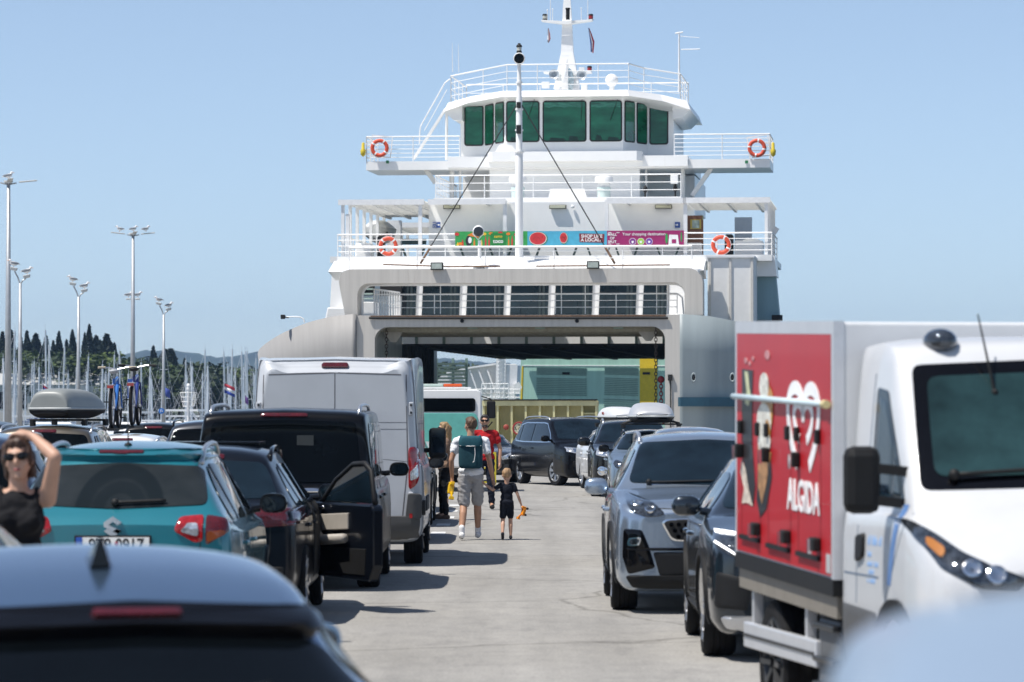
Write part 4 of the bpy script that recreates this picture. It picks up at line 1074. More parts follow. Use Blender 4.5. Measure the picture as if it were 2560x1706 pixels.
Tr, dr_ = bow_door([(1562, 722, 0.0), (1630, 727, .35), (1690, 739, 1.0), (1745, 760, 2.1), (1782, 783, 3.4), (1802, 799, 5.0), (1808, 812, 7.0)], FGREY, 1)
for T, s in ((Tr, 1),):
    vs = []; fs = []; z0, z1 = 2.03, 2.36
    for i, p in enumerate(T):
        k = i / (len(T) - 1)
        for z in (z0, z1):
            L_ = (p[2] - z) / (p[2] + 1.8); vs.append((p[0] - s * .9 * k * (max(0, L_) ** 1.2) + .0, p[1] - .235 - .1 * (1 - k), z))
    fs = [(2 * i, 2 * i + 2, 2 * i + 3, 2 * i + 1) for i in range(len(T) - 1)]
    mb = MB(); mb.add(vs, fs); o = part(mb, 'hull_stripe', FTEAL, dr_)
    so = o.modifiers.new('s', 'SOLIDIFY'); so.thickness = .3; so.offset = 0
for dx, dy, d in ((1594, 868, .0), (1683, 868, .62)):
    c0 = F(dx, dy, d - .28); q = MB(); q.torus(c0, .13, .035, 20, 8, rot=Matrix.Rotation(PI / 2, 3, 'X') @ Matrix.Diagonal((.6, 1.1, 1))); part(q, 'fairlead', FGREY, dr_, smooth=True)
    q = MB(); q.ball(c0 + Vector((0, .04, 0)), (.075, .06, .135), 12, 8); part(q, 'fairlead_hole', FBLK, dr_)
# weld seams on the left door
# floodlight on its bent arm
q = MB(); q.tube([F(700, 742, 1.4), F(697, 733, 1.4), F(690, 729, 1.4), F(676, 728, 1.4), F(657, 729, 1.4)], .025, 6); o = part(q, 'lamp_arm', FRAIL)
q = MB(); q.box(F(650, 728.5, 1.4), (.16, .14, .16)); q.tube([F(655, 729, 1.4), F(664, 730, 1.4)], .03, 6); part(q, 'floodlight', FBLK, o, bevel=.02)

# ---- deck over the opening, saloon windows, bow arch
q = MB(); q.bb(fx(815, 0), fx(1566, 0), .6, 7.0, zt - .08, zt - .005); part(q, 'mooring_deck', FW2)
za = fz(617, .6)
def arch_loop(x0, x1, zb_, z1, r, n=8):
    out = [(x0, zb_ + (z1 - r - zb_) * k / 4) for k in range(4)]
    out += [(x0 + r - r * math.cos(R(90 * k / n)), z1 - r + r * math.sin(R(90 * k / n))) for k in range(n + 1)]
    out += [(x1 - r + r * math.sin(R(90 * k / n)), z1 - r + r * math.cos(R(90 * k / n))) for k in range(n + 1)]
    out += [(x1, z1 - r - (z1 - r - zb_) * (k + 1) / 4) for k in range(4)]
    return out
lo = arch_loop(fx(774, .6), fx(1615, .6), zt, za, .55); li = arch_loop(fx(821, .6), fx(1573, .6), zt, fz(650, .6), .42)
lo = [(x + (.30 * max(0, 1 - (z - zt) / 1.6) if x < 0 else 0), z) for x, z in lo]
n = len(lo); vs = []
for d in (.6, 1.7):
    vs += [(x, d, z) for x, z in lo] + [(x, d, z) for x, z in li]
fs = []
for k in range(n - 1):
    fs += [(k, k + 1, n + k + 1, n + k), (2 * n + k, 3 * n + k, 3 * n + k + 1, 2 * n + k + 1), (k, 2 * n + k, 2 * n + k + 1, k + 1), (n + k, n + k + 1, 3 * n + k + 1, 3 * n + k)]
q = MB(); q.add(vs, fs); part(q, 'bow_arch', FB, auto=40)
# white edge of the inner opening
q = MB(); q.tube([(x, 1.72, z) for x, z in li], .075, 6); part(q, 'arch_inner_edge', FW2, smooth=True)
zw0, zw1 = zt - .005, fz(645, 6.5)
q = MB(); q.bb(fx(905, 6.5), fx(1600, 6.5), 6.5, 6.7, zw0, zw1 + .4); part(q, 'saloon_wall', FW2)
for a, b in ((921, 957), (968, 1057), (1070, 1159), (1171, 1261), (1273, 1362), (1375, 1463), (1476, 1534)):
    q = MB(); pl = [(fx(a, 6.4), zw0 + .03), (fx(b - 3, 6.4), zw0 + .03), (fx(b, 6.4), zw1), (fx(a + 4, 6.4), zw1)]
    q.prism(pl, lambda u, v, t: (u, t, v), 6.44, 6.52); w_ = part(q, 'saloon_window', FGLS)
    for k in range(2):
        x = fx(b - 12 - 9 * k, 6.4); cu = MB()
        cu.prism([(x - .05, zw0 + .05), (x + .04, zw0 + .05), (x + .05, zw1 - .02), (x - .03, zw1 - .02)], lambda u, v, t: (u, t, v), 6.425, 6.445); part(cu, 'curtain', mat('curtain_dark', (.02, .035, .04), .8, var=.4, scale=9, stretch=(6, 1, .1)), w_)
q = MB(); q.bb(fx(818, 5), fx(858, 5), 5.2, 5.4, zw0 + .9, zw1 + .3); part(q, 'stairwell_opening', FBLK)
for k in range(5):
    z = fz(663 + k * 11, 5.1); q = MB(); q.bb(fx(820, 5), fx(856, 5), 5.08, 5.2, z - .03, z + .03); part(q, 'louvre_slat', mat('slat_green', (.30, .38, .35), .5))
q = MB(); q.bb(fx(800, 4), fx(862, 4), 4.2, 5.0, zw0, zw0 + .62); part(q, 'locker', FW2, bevel=.03)
q = MB(); q.bb(fx(862, 5), fx(912, 5), 6.3, 6.48, zw0 + .9, zw1 + .3); part(q, 'dark_doorway', FBLK)
# slanted lattice side rail at the left
q = MB(); A = F(860, 722, 1.9); B = F(918, 722, 6.0); A.z = B.z = zw0
for k in range(11):
    p = A.lerp(B, k / 10); q.tube([p, p + Vector((0, 0, 1.02 + .0 * k))], .03, 6)
q.tube([A + Vector((0, 0, 1.02)), B + Vector((0, 0, 1.02))], .035, 6); q.tube([A + Vector((0, 0, .55)), B + Vector((0, 0, .55))], .02, 6)
part(q, 'side_railing', FRAIL)
rail([F(860, 723, 1.9), F(1556, 721, 1.9)], fz(676, 1.9) - fz(722, 1.9), 3, .02, 2.15)
for dx in (1012, 1093, 1290, 1345, 1509): q = MB(); q.tube([F(dx, 722, 1.95), F(dx, 650, 1.95)], .018, 6); part(q, 'stanchion', FRAIL)
q = MB(); q.tube([F(1535, 650, 1.9), F(1535, 722, 1.9)], .05, 6); q.tube([F(1535, 676, 1.9), F(1558, 676, 1.9), F(1568, 684, 1.9), F(1571, 722, 1.9)], .035, 6); part(q, 'gate_frame', FRAIL)
# fore deck above the arch
q = MB(); q.bb(fx(790, 1), fx(1605, 1), .7, 3.7, za - .30, za - .04); part(q, 'fore_deck', FW)
zc = fz(598, 3.4); xa, xb = fx(768, 3.4), fx(1622, 3.4)
q = MB(); q.add([(xa, 1.9, za - .04), (xb, 1.9, za - .04), (xb, 3.4, zc), (xa, 3.4, zc), (xb, 3.7, zc), (xa, 3.7, zc), (xb, 3.7, za - .3), (xa, 3.7, za - .3)], [(0, 1, 2, 3), (3, 2, 4, 5), (5, 4, 6, 7), (7, 6, 1, 0), (0, 3, 5, 7), (1, 2, 4, 6)]); part(q, 'coaming', FW2)
zb2 = fz(588, 3.5); q = MB(); q.bb(xa + .1, xb, 3.5, 3.65, zc - .02, zb2); part(q, 'bulwark', FW2)
q = MB(); q.tube([F(880, 608, 1.75), F(1040, 613, 1.75), F(1150, 612, 1.75)], .03, 6); q.tube([F(1232, 612, 1.75), F(1540, 609, 1.75)], .03, 6); part(q, 'deck_pipe', RUST)['kind'] = 'stuff'
rail([Vector((fx(802, 1.8), 1.8, za)), Vector((fx(1590, 1.8), 1.8, za))], fz(567, 1.8) - za, 2, .022, 2.3, toprail=.05)
for dx, dy in ((1004, 612), (1363, 609)):
    c0 = F(dx, dy, .5); q = MB(); q.box(c0, (.46, .14, .28)); o = part(q, 'floodlight', FBLK, bevel=.02)
    q = MB(); q.box(c0 + Vector((0, -.075, 0)), (.38, .02, .20)); part(q, 'lamp_glass', mat('flood_glass', (.42, .47, .43), .25, var=.2), o)

# ---- foremast
mx = fx(1193, 3.0); mz0 = za
q = MB(); rr = .13
prof = [(.62, -.02), (.60, .05), (.30, .42), (.165, .5)]
q.lathe([(r, z) for r, z in prof], 8, c=(mx, 3.0, mz0), rot=Matrix.Rotation(R(22.5), 3, 'Z')); part(q, 'foremast_base', FW2)
zs = [fz(y, 3) for y in (585, 440, 350, 345, 230, 225, 190, 120)]
q = MB(); q.tube([(mx, 3, mz0 + .4)] + [(mx + .0, 3, z) for z in zs], [.155, .15, .145, .14, .12, .115, .10, .085, .06], 14); fm = part(q, 'foremast', FW2, auto=40)
for y, r in ((350, .19), (252, .15), (190, .13), (300, .15)):
    q = MB(); q.lathe([(r, 0), (r, .06)], 14, c=(mx, 3, fz(y, 3))); part(q, 'mast_collar', FW2, fm)
for y, w, h in ((241, .15, .22), (297, .17, .32)):
    q = MB(); q.box((mx, 2.82, fz(y, 3)), (w, .16, h)); part(q, 'mast_lamp', FBLK, fm, bevel=.02)
q = MB(); q.lathe([(.10, 0), (.10, .06), (.085, .06), (.085, .22), (.11, .22), (.11, .27), (.05, .33), (.05, .36)], 14, c=(mx, 3, fz(120, 3))); part(q, 'top_light', FBLK, fm, auto=40)
q = MB(); q.lathe([(.078, .07), (.09, .075), (.09, .2), (.078, .21)], 14, c=(mx, 3, fz(120, 3) + .01)); part(q, 'light_lens', mat('pale_lens', (.5, .5, .45), .2), fm)
c0 = Vector((mx, 2.8, fz(134, 3))); q = MB(); q.lathe([(.10, -.2), (.2, -.1), (.22, .1), (.2, .12), (.18, .08), (.02, .0)], 20, c=c0 + Vector((.02, .1, 0)), rot=Matrix.Rotation(PI / 2, 3, 'X')); part(q, 'searchlight', FW2, fm, auto=40)
q = MB(); q.lathe([(.185, 0), (.17, .02), (.02, .035)], 20, c=c0 + Vector((.02, .01, 0)), rot=Matrix.Rotation(PI / 2, 3, 'X')); part(q, 'searchlight_lens', M_GLASS, fm)
for dx in (966, 1413):
    q = MB(); q.tube([(mx, 3, fz(230, 3)), F(dx, 606, 2.0)], .022, 6); part(q, 'mast_stay', FBLK)
    q = MB(); p0 = F(dx, 606, 2.0); p1 = Vector((mx, 3, fz(230, 3))); q.tube([p0, p0.lerp(p1, .11)], .045, 6); part(q, 'turnbuckle', RUST)
# searchlight on a short post
c0 = F(1102, 612, 2.3); q = MB(); q.lathe([(.30, 0), (.10, .25), (.07, .3), (.06, .95)], 10, c=c0); sp_ = part(q, 'searchlight_post', FW2)
c1 = F(1099, 531, 2.3); q = MB(); q.ball(c1, (.21, .2, .21), 18, 12); part(q, 'searchlight', FW2, sp_, smooth=True)
q = MB(); q.lathe([(.19, 0), (.17, .06), (.02, .07)], 18, c=c1 + Vector((.02, -.14, -.03)), rot=Matrix.Rotation(PI / 2, 3, 'X')); part(q, 'searchlight_lens', mat('lens_grey', (.05, .055, .06), .2, .5), sp_)
q = MB(); q.tube([c1 + Vector((-.2, -.1, -.1)), c1 + Vector((0, -.05, -.32)), c1 + Vector((.2, -.1, -.1))], .02, 6); part(q, 'searchlight_yoke', FRAIL, sp_)

# ---- upper passenger deck
zd = fz(590, 8)
q = MB(); q.bb(fx(772, 8), fx(1778, 8), 6.5, 8.5, zd - .25, zd - .02); part(q, 'passenger_deck', FW)
q = MB(); q.bb(fx(772, 8), fx(1778, 8), 9.46, 16, zd - .25, zd - .02); part(q, 'passenger_deck', FW)
rail([Vector((fx(776, 7.9), 7.9, zd)), Vector((fx(1774, 7.9), 7.9, zd))], fz(537, 7.9) - zd, 4, .022, 2.2)
for dx, d9 in ((776, 20), (1774, 13)): rail([Vector((fx(dx, 7.9), 7.9, zd)), Vector((fx(dx, 7.9), d9, zd))], fz(537, 7.9) - zd, 4, .02, 2.2)
zr_ = fz(459, 8)
q = MB(); q.bb(fx(985, 9.5), fx(1575, 9.5), 9.5, 17, zd, zr_ - .01); part(q, 'deckhouse', FW2)
def tl_mat():
    m = bpy.data.materials.new('awning_sheet'); m.use_nodes = True; nt = m.node_tree
    b = nt.nodes['Principled BSDF']; b.inputs['Base Color'].default_value = (.78, .77, .72, 1); b.inputs['Roughness'].default_value = .6
    t = nt.nodes.new('ShaderNodeBsdfTranslucent'); t.inputs[0].default_value = (.78, .77, .70, 1)
    w = nt.nodes.new('ShaderNodeTexWave'); w.inputs['Scale'].default_value = 9; w.bands_direction = 'Y'
    tc = nt.nodes.new('ShaderNodeTexCoord'); nt.links.new(tc.outputs['Object'], w.inputs['Vector'])
    bp = nt.nodes.new('ShaderNodeBump'); bp.inputs['Distance'].default_value = .03; nt.links.new(w.outputs['Fac'], bp.inputs['Height']); nt.links.new(bp.outputs[0], b.inputs['Normal'])
    mx_ = nt.nodes.new('ShaderNodeMixShader'); mx_.inputs[0].default_value = .62
    nt.links.new(b.outputs[0], mx_.inputs[1]); nt.links.new(t.outputs[0], mx_.inputs[2]); nt.links.new(mx_.outputs[0], nt.nodes['Material Output'].inputs[0])
    return m
AWN = tl_mat()
FST = mat('steel_grey_white', (.74, .75, .76), .5, var=.06)
def awning(x0, x1, d0, d1, z, nb=4, post=True, side=-1, ox=None):
    vs = [(x0, d0, z), (x1, d0, z), (x1, d1, z), (x0, d1, z)]
    q = MB(); q.add(vs, [(0, 1, 2, 3)]); a = part(q, 'awning', AWN)
    q = MB(); q.bb(x0 - .03, x1 + .03, d0 - .06, d0, z - .16, z + .05); part(q, 'awning_front_edge', FST, a)
    for k in range(nb):
        x = x0 + (x1 - x0) * (k + .5) / nb; q = MB(); q.bb(x - .05, x + .05, d0, d1, z - .14, z - .006); part(q, 'awning_beam', FST, a)
    m = int((d1 - d0) / .9)
    for k in range(m):
        d = d0 + (d1 - d0) * (k + .5) / m; q = MB(); q.bb(x0, x1, d - .03, d + .03, z - .07, z - .008); part(q, 'awning_purlin', FST, a)
    if post:
        m = int((d1 - d0) / 2.2) + 1
        for k in range(m + 1):
            d = d0 + .08 + (d1 - d0 - .16) * k / m; q = MB(); q.bb(ox - .06, ox + .06, d - .06, d + .06, zd, z - .01); part(q, 'awning_post', FST)
awning(fx(779, 8), fx(985, 9.4) - .02, 8, 19.5, zr_, 4, ox=fx(784, 8) + .05)
awning(fx(870, 25), fx(985, 9.5) - .03, 25, 33, zr_ - .05, 3, ox=fx(880, 25))
awning(fx(1576, 9.6) + .02, fx(1769, 8), 8, 15.5, zr_, 3, ox=fx(1764, 8) - .05)
awning(fx(985, 8), fx(1160, 8), 8.0, 9.48, zr_ - .003, 2, post=False); awning(fx(1396, 8), fx(1575, 8), 8.0, 9.48, zr_ - .003, 2, post=False)
for dx in (798, 965, 1160, 1394, 1575):
    q = MB(); x = fx(dx, 8.05); q.bb(x - .07, x + .07, 8.05, 8.2, zd, zr_ - (.5 if dx == 798 else .01)); part(q, 'deck_post', FST)
for dx, dy in ((1038, 475.5), (1282, 475.5), (1525, 475)):
    c0 = F(dx, dy, 9.4); q = MB(); q.box(c0, (.66, .14, .16)); o = part(q, 'wall_lamp', mat('lamp_frame_olive', (.12, .12, .09), .5), bevel=.02)
    q = MB(); q.box(c0 + Vector((0, -.06, 0)), (.60, .06, .11)); part(q, 'lamp_diffuser', mat('lamp_diffuser', (.55, .55, .42), .5), o, bevel=.01)
q = MB(); q.ball(F(1316, 475, 9.4), (.07, .07, .07), 10, 8); part(q, 'camera_dome', FW2, smooth=True)
MBLU = mat('sign_blue', (.02, .08, .33), .45)
MSW = mat('sign_white', (.85, .85, .85), .45)
for dx, t in ((1003, 'WC'), (1557, '')):
    c0 = F(dx, 517, 9.44); q = MB(); q.box(c0, (.30 if t else .2, .02, .22)); o = part(q, 'toilet_sign', MBLU)
    M_ = facing(c0 + Vector((-.06 if t else 0, -.014, .05)))
    if t: text(t, .11, MSW, o, M_, 'lettering', .002, bold=.002)
    q = MB(); s = -1 if t else 1
    q.prism([(-.055, 0), (0, .05), (0, .018), (.055, .018), (.055, -.018), (0, -.018), (0, -.05)], lambda u, v, tt: (c0.x + (.09 if t else -.02) - s * u, c0.y + tt, c0.z + v), -.016, -.010); part(q, 'arrow', MSW, o)
    for k in (-.10, -.03):
        if t: q = MB(); q.bb(c0.x + k - .012, c0.x + k + .012, c0.y - .016, c0.y - .011, c0.z - .09, c0.z - .02); part(q, 'pictogram', MSW, o)
# right end: timber door, lockers, gear
x0, x1 = fx(1575, 11), fx(1616, 11)
q = MB(); q.bb(x0, x1, 11, 11.2, zd, fz(497, 11)); dd = part(q, 'timber_door', mat('timber_brown', (.16, .07, .04), .5, var=.25, scale=3, stretch=(5, 5, .3)))
q = MB(); q.bb(x0 + .2, x0 + .62, 10.96, 11.0, fz(528, 11), fz(506, 11)); part(q, 'notice_frame', mat('brass_yellow', (.45, .36, .08), .4), dd)
q = MB(); q.bb(x0 + .27, x0 + .55, 10.94, 10.97, fz(526, 11), fz(508, 11)); part(q, 'notice_glass', mat('notice_glass', (.28, .36, .36), .3, var=.3), dd)
q = MB(); q.bb(x0 + .66, x1 - .02, 10.97, 11.0, fz(507, 11), fz(497, 11)); part(q, 'notice', mat('notice_green', (.45, .6, .35), .5), dd)
q = MB(); q.bb(fx(1575, 9), fx(1612, 9), 9.0, 9.6, zd, zd + .55); part(q, 'locker', FW, bevel=.03)
q = MB(); q.bb(fx(1686, 9), fx(1752, 9), 9.5, 10.6, zd, zd + .65); part(q, 'white_chest', FW2, bevel=.05)
q = MB(); q.ball(F(1727, 567, 10), (.5, .5, .33), 16, 10); part(q, 'raft_canister', FW2, smooth=True)
q = MB(); q.bb(fx(1665, 10), fx(1685, 10), 10, 10.5, zd, fz(540, 10)); part(q, 'dark_locker', FBLK, bevel=.08)
q = MB(); q.bb(fx(866, 10), fx(882, 10), 10, 10.5, zd, fz(540, 10)); part(q, 'dark_locker', FBLK, bevel=.08)
q = MB(); q.bb(fx(813, 9), fx(850, 9), 9.3, 10.2, zd, zd + .6); part(q, 'white_chest', FW2, bevel=.05)
q = MB(); q.bar(F(1772, 545, 12), F(1786, 523, 12), .2); part(q, 'davit_head', FST)
for dx, d, w in ((905, 21, .28), (1708, 20, .35)):
    x = fx(dx, d); q = MB(); q.bb(x - w, x + w, d, d + .5, zd, zr_ - .1); part(q, 'davit_column', FST)
# life boat hung at the left side
lb = thing('lifeboat', 'pale grey lifeboat hanging under the left awning of the ferry', 'lifeboat', FM @ F(873, 537, 19.0), FROT)
def lbs(k, zt_): return [(0, -.42 * k), (.25 * k, -.36 * k), (.5 * k, -.1 * k), (.58 * k, .16), (.6 * k, .2), (.5 * k, .3), (.25 * k, zt_), (0, zt_ + .03)]
vs, fs = loft([lbs(.35, .3), lbs(.85, .45), lbs(1, .5), lbs(1, .5), lbs(.85, .45), lbs(.35, .3)], [-1.5, -1.2, -.4, .5, 1.2, 1.5], 3, 3)
q = MB(); q.add(vs, fs); q.build('hull', mat('lifeboat_grey', (.55, .56, .55), .5, var=.08), lb, auto=45)
q = MB(); q.tube([(-.5, -1.3, -.05), (-.2, -1.45, -.3), (.2, -1.45, -.28), (.5, -1.3, 0)], .03, 6); q.build('grab_line', M_TRIM, lb)
# benches behind the railing
bn = mat('bench_dark_green', (.03, .06, .055), .5, var=.15); bt = mat('bench_pale_top', (.35, .48, .45), .5)
def bench(dx, label, pale=False, w=.95):
    c0 = FM @ Vector((fx(dx, 8.25), 8.25, zd)); o = thing('deck_bench', label, 'bench', c0, FROT, 'benches on the passenger deck')
    q = MB(); q.box((0, 0, .43), (w, .4, .05)); q.build('seat', bt if pale else bn, o, bevel=.01)
    for s in (-1, 1):
        q = MB(); q.bar((s * w * .30, -.15, .0), (s * w * .46, -.15, .42), .05); q.bar((s * w * .30, .15, 0), (s * w * .46, .15, .42), .05); q.bar((s * w * .3, -.15, .03), (s * w * .3, .15, .03), .04); q.build('leg', bn, o)
    q = MB(); q.box((0, .2, .62), (w, .05, .22), Matrix.Rotation(R(-12), 3, 'X')); q.build('backrest', bt if pale else bn, o, bevel=.01)
for dx, lab in ((950, 'dark bench on the ferry deck left of the banner, beside the lifebuoy'), (1083, 'dark bench under the toucan end of the banner'), (1150, 'pale bench just left of the foremast'), (1215, 'dark bench just right of the foremast'), (1300, 'pale bench under the watermelon picture'),
                (1375, 'pale bench under the SHOP LIKE A LOCAL words'), (1440, 'dark bench under the left half of the magenta banner'), (1535, 'dark bench under the right end of the magenta banner')):
    bench(dx, lab, lab.startswith('pale'))

# ---- bridge front
zC = fz(455, 13)
q = MB(); q.bb(fx(1000, 13), fx(1566, 13), 12.5, 26, zr_, zC + .0); part(q, 'boat_deck', FW)
rail([Vector((fx(1001, 13), 13, zC)), Vector((fx(1565, 13), 13, zC))], fz(402, 13) - zC, 3, .022, 1.9)
rail([Vector((fx(1001, 13), 13, zC)), Vector((fx(1001, 13), 20, zC))], fz(402, 13) - zC, 4, .02, .5)
zB0, zB1 = fz(388, 17), fz(368, 17)
FBW = FW2
q = MB(); q.bb(fx(1125, 17.4), fx(1470, 17.4), 17.4, 27, zC - .1, zB0 + .02); part(q, 'bridge_base', FBW)
q = MB(); q.bb(fx(1030, 17), fx(1580, 17), 22, 30, zC, zB0); part(q, 'officers_house', FW2)
q = MB(); q.bb(fx(841, 17), fx(1770, 17), 17, 20.5, zB0 - .0, zB1); part(q, 'bridge_wing_deck', FW2)
q = MB(); q.bb(fx(1029, 16.8), fx(1581, 16.8), 16.7, 26, zB0 + .06, fz(359, 16.8)); part(q, 'bridge_deck_edge', FW2)
q = MB(); q.prism([(fx(1120, 16.3) + .2, 16.2), (fx(1475, 16.3) - .2, 16.2), (fx(1475, 16.3), 16.4), (fx(1475, 16.3), 17.2), (fx(1120, 16.3), 17.2), (fx(1120, 16.3), 16.4)], lambda u, v, t: (u, v, t), fz(370, 16.3), fz(348, 16.3)); part(q, 'bridge_front_band', FW2)
for dx in (1215, 1378):
    q = MB(); q.box(F(dx, 373, 17.2), (.5, .2, .12)); part(q, 'wall_lamp', FW, bevel=.02)
for dx in (1190, 1388):
    c0 = F(dx, 455, 14.2); q = MB(); q.lathe([(.26, 0), (.26, .28), (.28, .3), (.28, .42)], 16, c=c0); o = part(q, 'mushroom_vent', mat('vent_mint', (.55, .66, .64), .5), auto=40)
    q = MB(); q.lathe([(.24, 0), (.24, .2)], 16, c=c0 + Vector((0, 0, .42))); part(q, 'vent_neck', FW, o, auto=40); q = MB(); q.lathe([(.36, 0), (.36, .2), (.33, .25), (.2, .28)], 18, c=c0 + Vector((0, 0, .6))); part(q, 'vent_cap', FW2, o, auto=40)
q = MB(); q.prism([(fx(1256, 14), zC), (fx(1348, 14), zC), (fx(1340, 14), fz(432, 14)), (fx(1262, 14), fz(432, 14))], lambda u, v, t: (u, t, v), 14.5, 15.3); part(q, 'skylight_box', FW2)
for x0, x1 in ((842, 1056), (1550, 1770)):
    pts = [Vector((fx(x0, 17.1), 17.1, zB1)), Vector((fx(x1, 17.1), 17.1, zB1))]
    rail(pts, fz(311, 17.1) - zB1, 6, .02, 1.9)
    xo = fx(842 if x0 < 1000 else 1769, 17.1); rail([Vector((xo, 17.1, zB1)), Vector((xo, 20.4, zB1))], fz(311, 17.1) - zB1, 6, .02, 1.1)
for dx, dy in ((890, 372), (1716, 372)):
    q = MB(); q.box(F(dx, dy, 16.96), (.12, .02, .12)); part(q, 'green_marker', mat('marker_green', (.02, .2, .08), .5))
for a, b in (((1000, 420), (975, 386)), ((1591, 450), (1635, 387))):
    q = MB(); q.bar(F(*a, 17.8), F(*b, 17.8), .18); part(q, 'wing_strut', FW)
for dx, y0, y1, r in ((1038, 385, 455, .1), (1570, 385, 455, .09), (1057, 385, 455, .06), (1485, 385, 455, .05)):
    q = MB(); q.tube([F(dx, y1, 18), F(dx, y0, 18)], r, 8); part(q, 'deck_pillar', FW)
for dx, dy in ((1483, 435), (1552, 432)):
    q = MB(); q.ball(F(dx, dy, 14), (.09, .1, .16), 10, 8); q.tube([F(dx, dy + 8, 14), F(dx, 455, 14)], .04, 6); part(q, 'deck_horn', FBLK, smooth=True)
q = MB(); q.box(F(1550, 412, 13.8), (.3, .15, .35)); part(q, 'white_cabinet', FW2, bevel=.02)
# wheelhouse
zh0, zh1 = fz(362, 17.3), fz(222, 17.3)
xc0, xc1 = fx(1161, 17.3), fx(1432, 17.3); xm0, xm1 = fx(1113, 19.3), fx(1489, 19.3); xo0, xo1 = fx(1058, 19.3), fx(1548, 19.3)
plan = [(xc0, 17.3), (xc1, 17.3), (xm1, 19.3), (xo1, 19.3), (xo1, 26), (xo0, 26), (xo0, 19.3), (xm0, 19.3)]
q = MB(); q.prism(plan, lambda u, v, t: (u, v, t), zh0, zh1); part(q, 'wheelhouse', FW2)
zp0, zp1 = fz(326, 17.3), fz(231, 17.3)
def pane(p0, p1, f0, f1, inset=.0):
    a = Vector((p0[0], p0[1])); b = Vector((p1[0], p1[1])); t = (b - a).normalized(); nn = Vector((t.y, -t.x))
    u0 = a.lerp(b, f0); u1 = a.lerp(b, f1)
    for g, (off, m, nm, th) in enumerate(((.0, FBLK, 'bridge_window', .03), (.055, FGRN, 'window_glass', .02))):
        w = (u1 - u0).length
        pl = rrect(off, w - off, zp0 + off, zp1 - off, .12 if g == 0 else .09)
        q = MB(); q.prism(pl, lambda u, v, tt: (u0.x + t.x * u + nn.x * tt, u0.y + t.y * u + nn.y * tt, v), -.01, th + g * .02)
        o = part(q, nm, m, None if g == 0 else prev)
        prev = o
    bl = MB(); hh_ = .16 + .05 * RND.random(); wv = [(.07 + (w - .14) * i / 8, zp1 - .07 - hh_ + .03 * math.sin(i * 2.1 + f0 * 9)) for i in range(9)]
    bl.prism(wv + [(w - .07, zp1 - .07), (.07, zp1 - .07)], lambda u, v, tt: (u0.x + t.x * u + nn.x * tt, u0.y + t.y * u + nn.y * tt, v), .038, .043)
    part(bl, 'painted_reflection', mat('reflection_green', (.035, .16, .115), .25, var=.5, scale=3, stretch=(1, 1, 4)), prev)  # reflection across the top of the pane, painted as a lighter wavy strip
    return prev
W0 = xc1 - xc0; g_ = lambda dx: (fx(dx, 17.3) - xc0) / W0
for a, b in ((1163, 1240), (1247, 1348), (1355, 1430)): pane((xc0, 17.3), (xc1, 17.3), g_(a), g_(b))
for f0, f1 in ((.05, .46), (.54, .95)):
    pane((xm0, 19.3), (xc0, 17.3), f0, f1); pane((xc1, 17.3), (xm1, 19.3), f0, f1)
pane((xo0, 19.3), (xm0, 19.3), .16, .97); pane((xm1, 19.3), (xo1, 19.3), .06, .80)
q = MB(); q.box(F(1295, 225, 17.2), (1.7, .2, .12)); part(q, 'wiper_box', FW2, bevel=.02)
for a_, b_ in ((1338, 1335), (1228, 1212), (1420, 1402)):
    q = MB(); q.bar(F(a_, 228, 17.15), F(b_, 276, 17.15), .03, .02); part(q, 'window_wiper', FBLK)
for x0_, x1_, y0_ in ((1172, 1200, 316), (1262, 1300, 318), (1306, 1330, 314), (1368, 1384, 312), (1396, 1424, 317)):
    q = MB(); q.prism([(fx(x0_, 17.2), fz(323, 17.2)), (fx(x1_, 17.2), fz(323, 17.2)), (fx(x1_ - 4, 17.2), fz(y0_, 17.2)), (fx(x0_ + 3, 17.2), fz(y0_ - 2, 17.2))], lambda u, v, t: (u, t, v), 17.245, 17.25); part(q, 'console_silhouette', mat('console_dark', (.003, .03, .02), .4))
# roof with turned-down ends
zR0, zR1 = fz(222, 16.6), fz(207, 16.6)
rp = [(fx(1150, 16.4), 16.4), (fx(1445, 16.4), 16.4), (fx(1525, 18), 18), (fx(1587, 18.4), 18.4), (fx(1587, 18.4), 27), (fx(1019, 18.4), 27), (fx(1019, 18.4), 18.4), (fx(1075, 18), 18)]
vs = []
for k, (x, y) in enumerate(rp):
    e = .42 if k in (3, 4, 5, 6) else (.10 if k in (2, 7) else 0)
    vs.append((x, y, zR0 - e))
for k, (x, y) in enumerate(rp):
    e = .34 if k in (3, 4, 5, 6) else (.08 if k in (2, 7) else 0); cx = (fx(1302, 18))
    vs.append((x + (cx - x) * .03, y + .25, zR1 - e * .9))
n = len(rp); fs = [tuple(range(n))[::-1], tuple(range(n, 2 * n))] + [(i, (i + 1) % n, n + (i + 1) % n, n + i) for i in range(n)]
q = MB(); q.add(vs, fs); part(q, 'wheelhouse_roof', FW2)
for s, a, b in ((-1, 1019, 1062), (1, 1587, 1546)):
    q = MB(); q.prism([(fx(a, 18.5), zR0 - .40), (fx(b, 18.5), zR0 - .12), (fx(b, 18.5), zR0 - .78), (fx((a + b) / 2, 18.5), zR0 - .74)], lambda u, v, t: (u, t, v), 18.5, 25); part(q, 'roof_end_box', FW)
rl = [Vector((fx(1036, 18.6), 18.6, zR1 - .3)), Vector((fx(1110, 18.2), 18.2, zR1 - .08)), Vector((fx(1165, 17), 17, zR1)), Vector((fx(1445, 17), 17, zR1)), Vector((fx(1480, 18.2), 18.2, zR1 - .08)), Vector((fx(1564, 18.6), 18.6, zR1 - .3))]
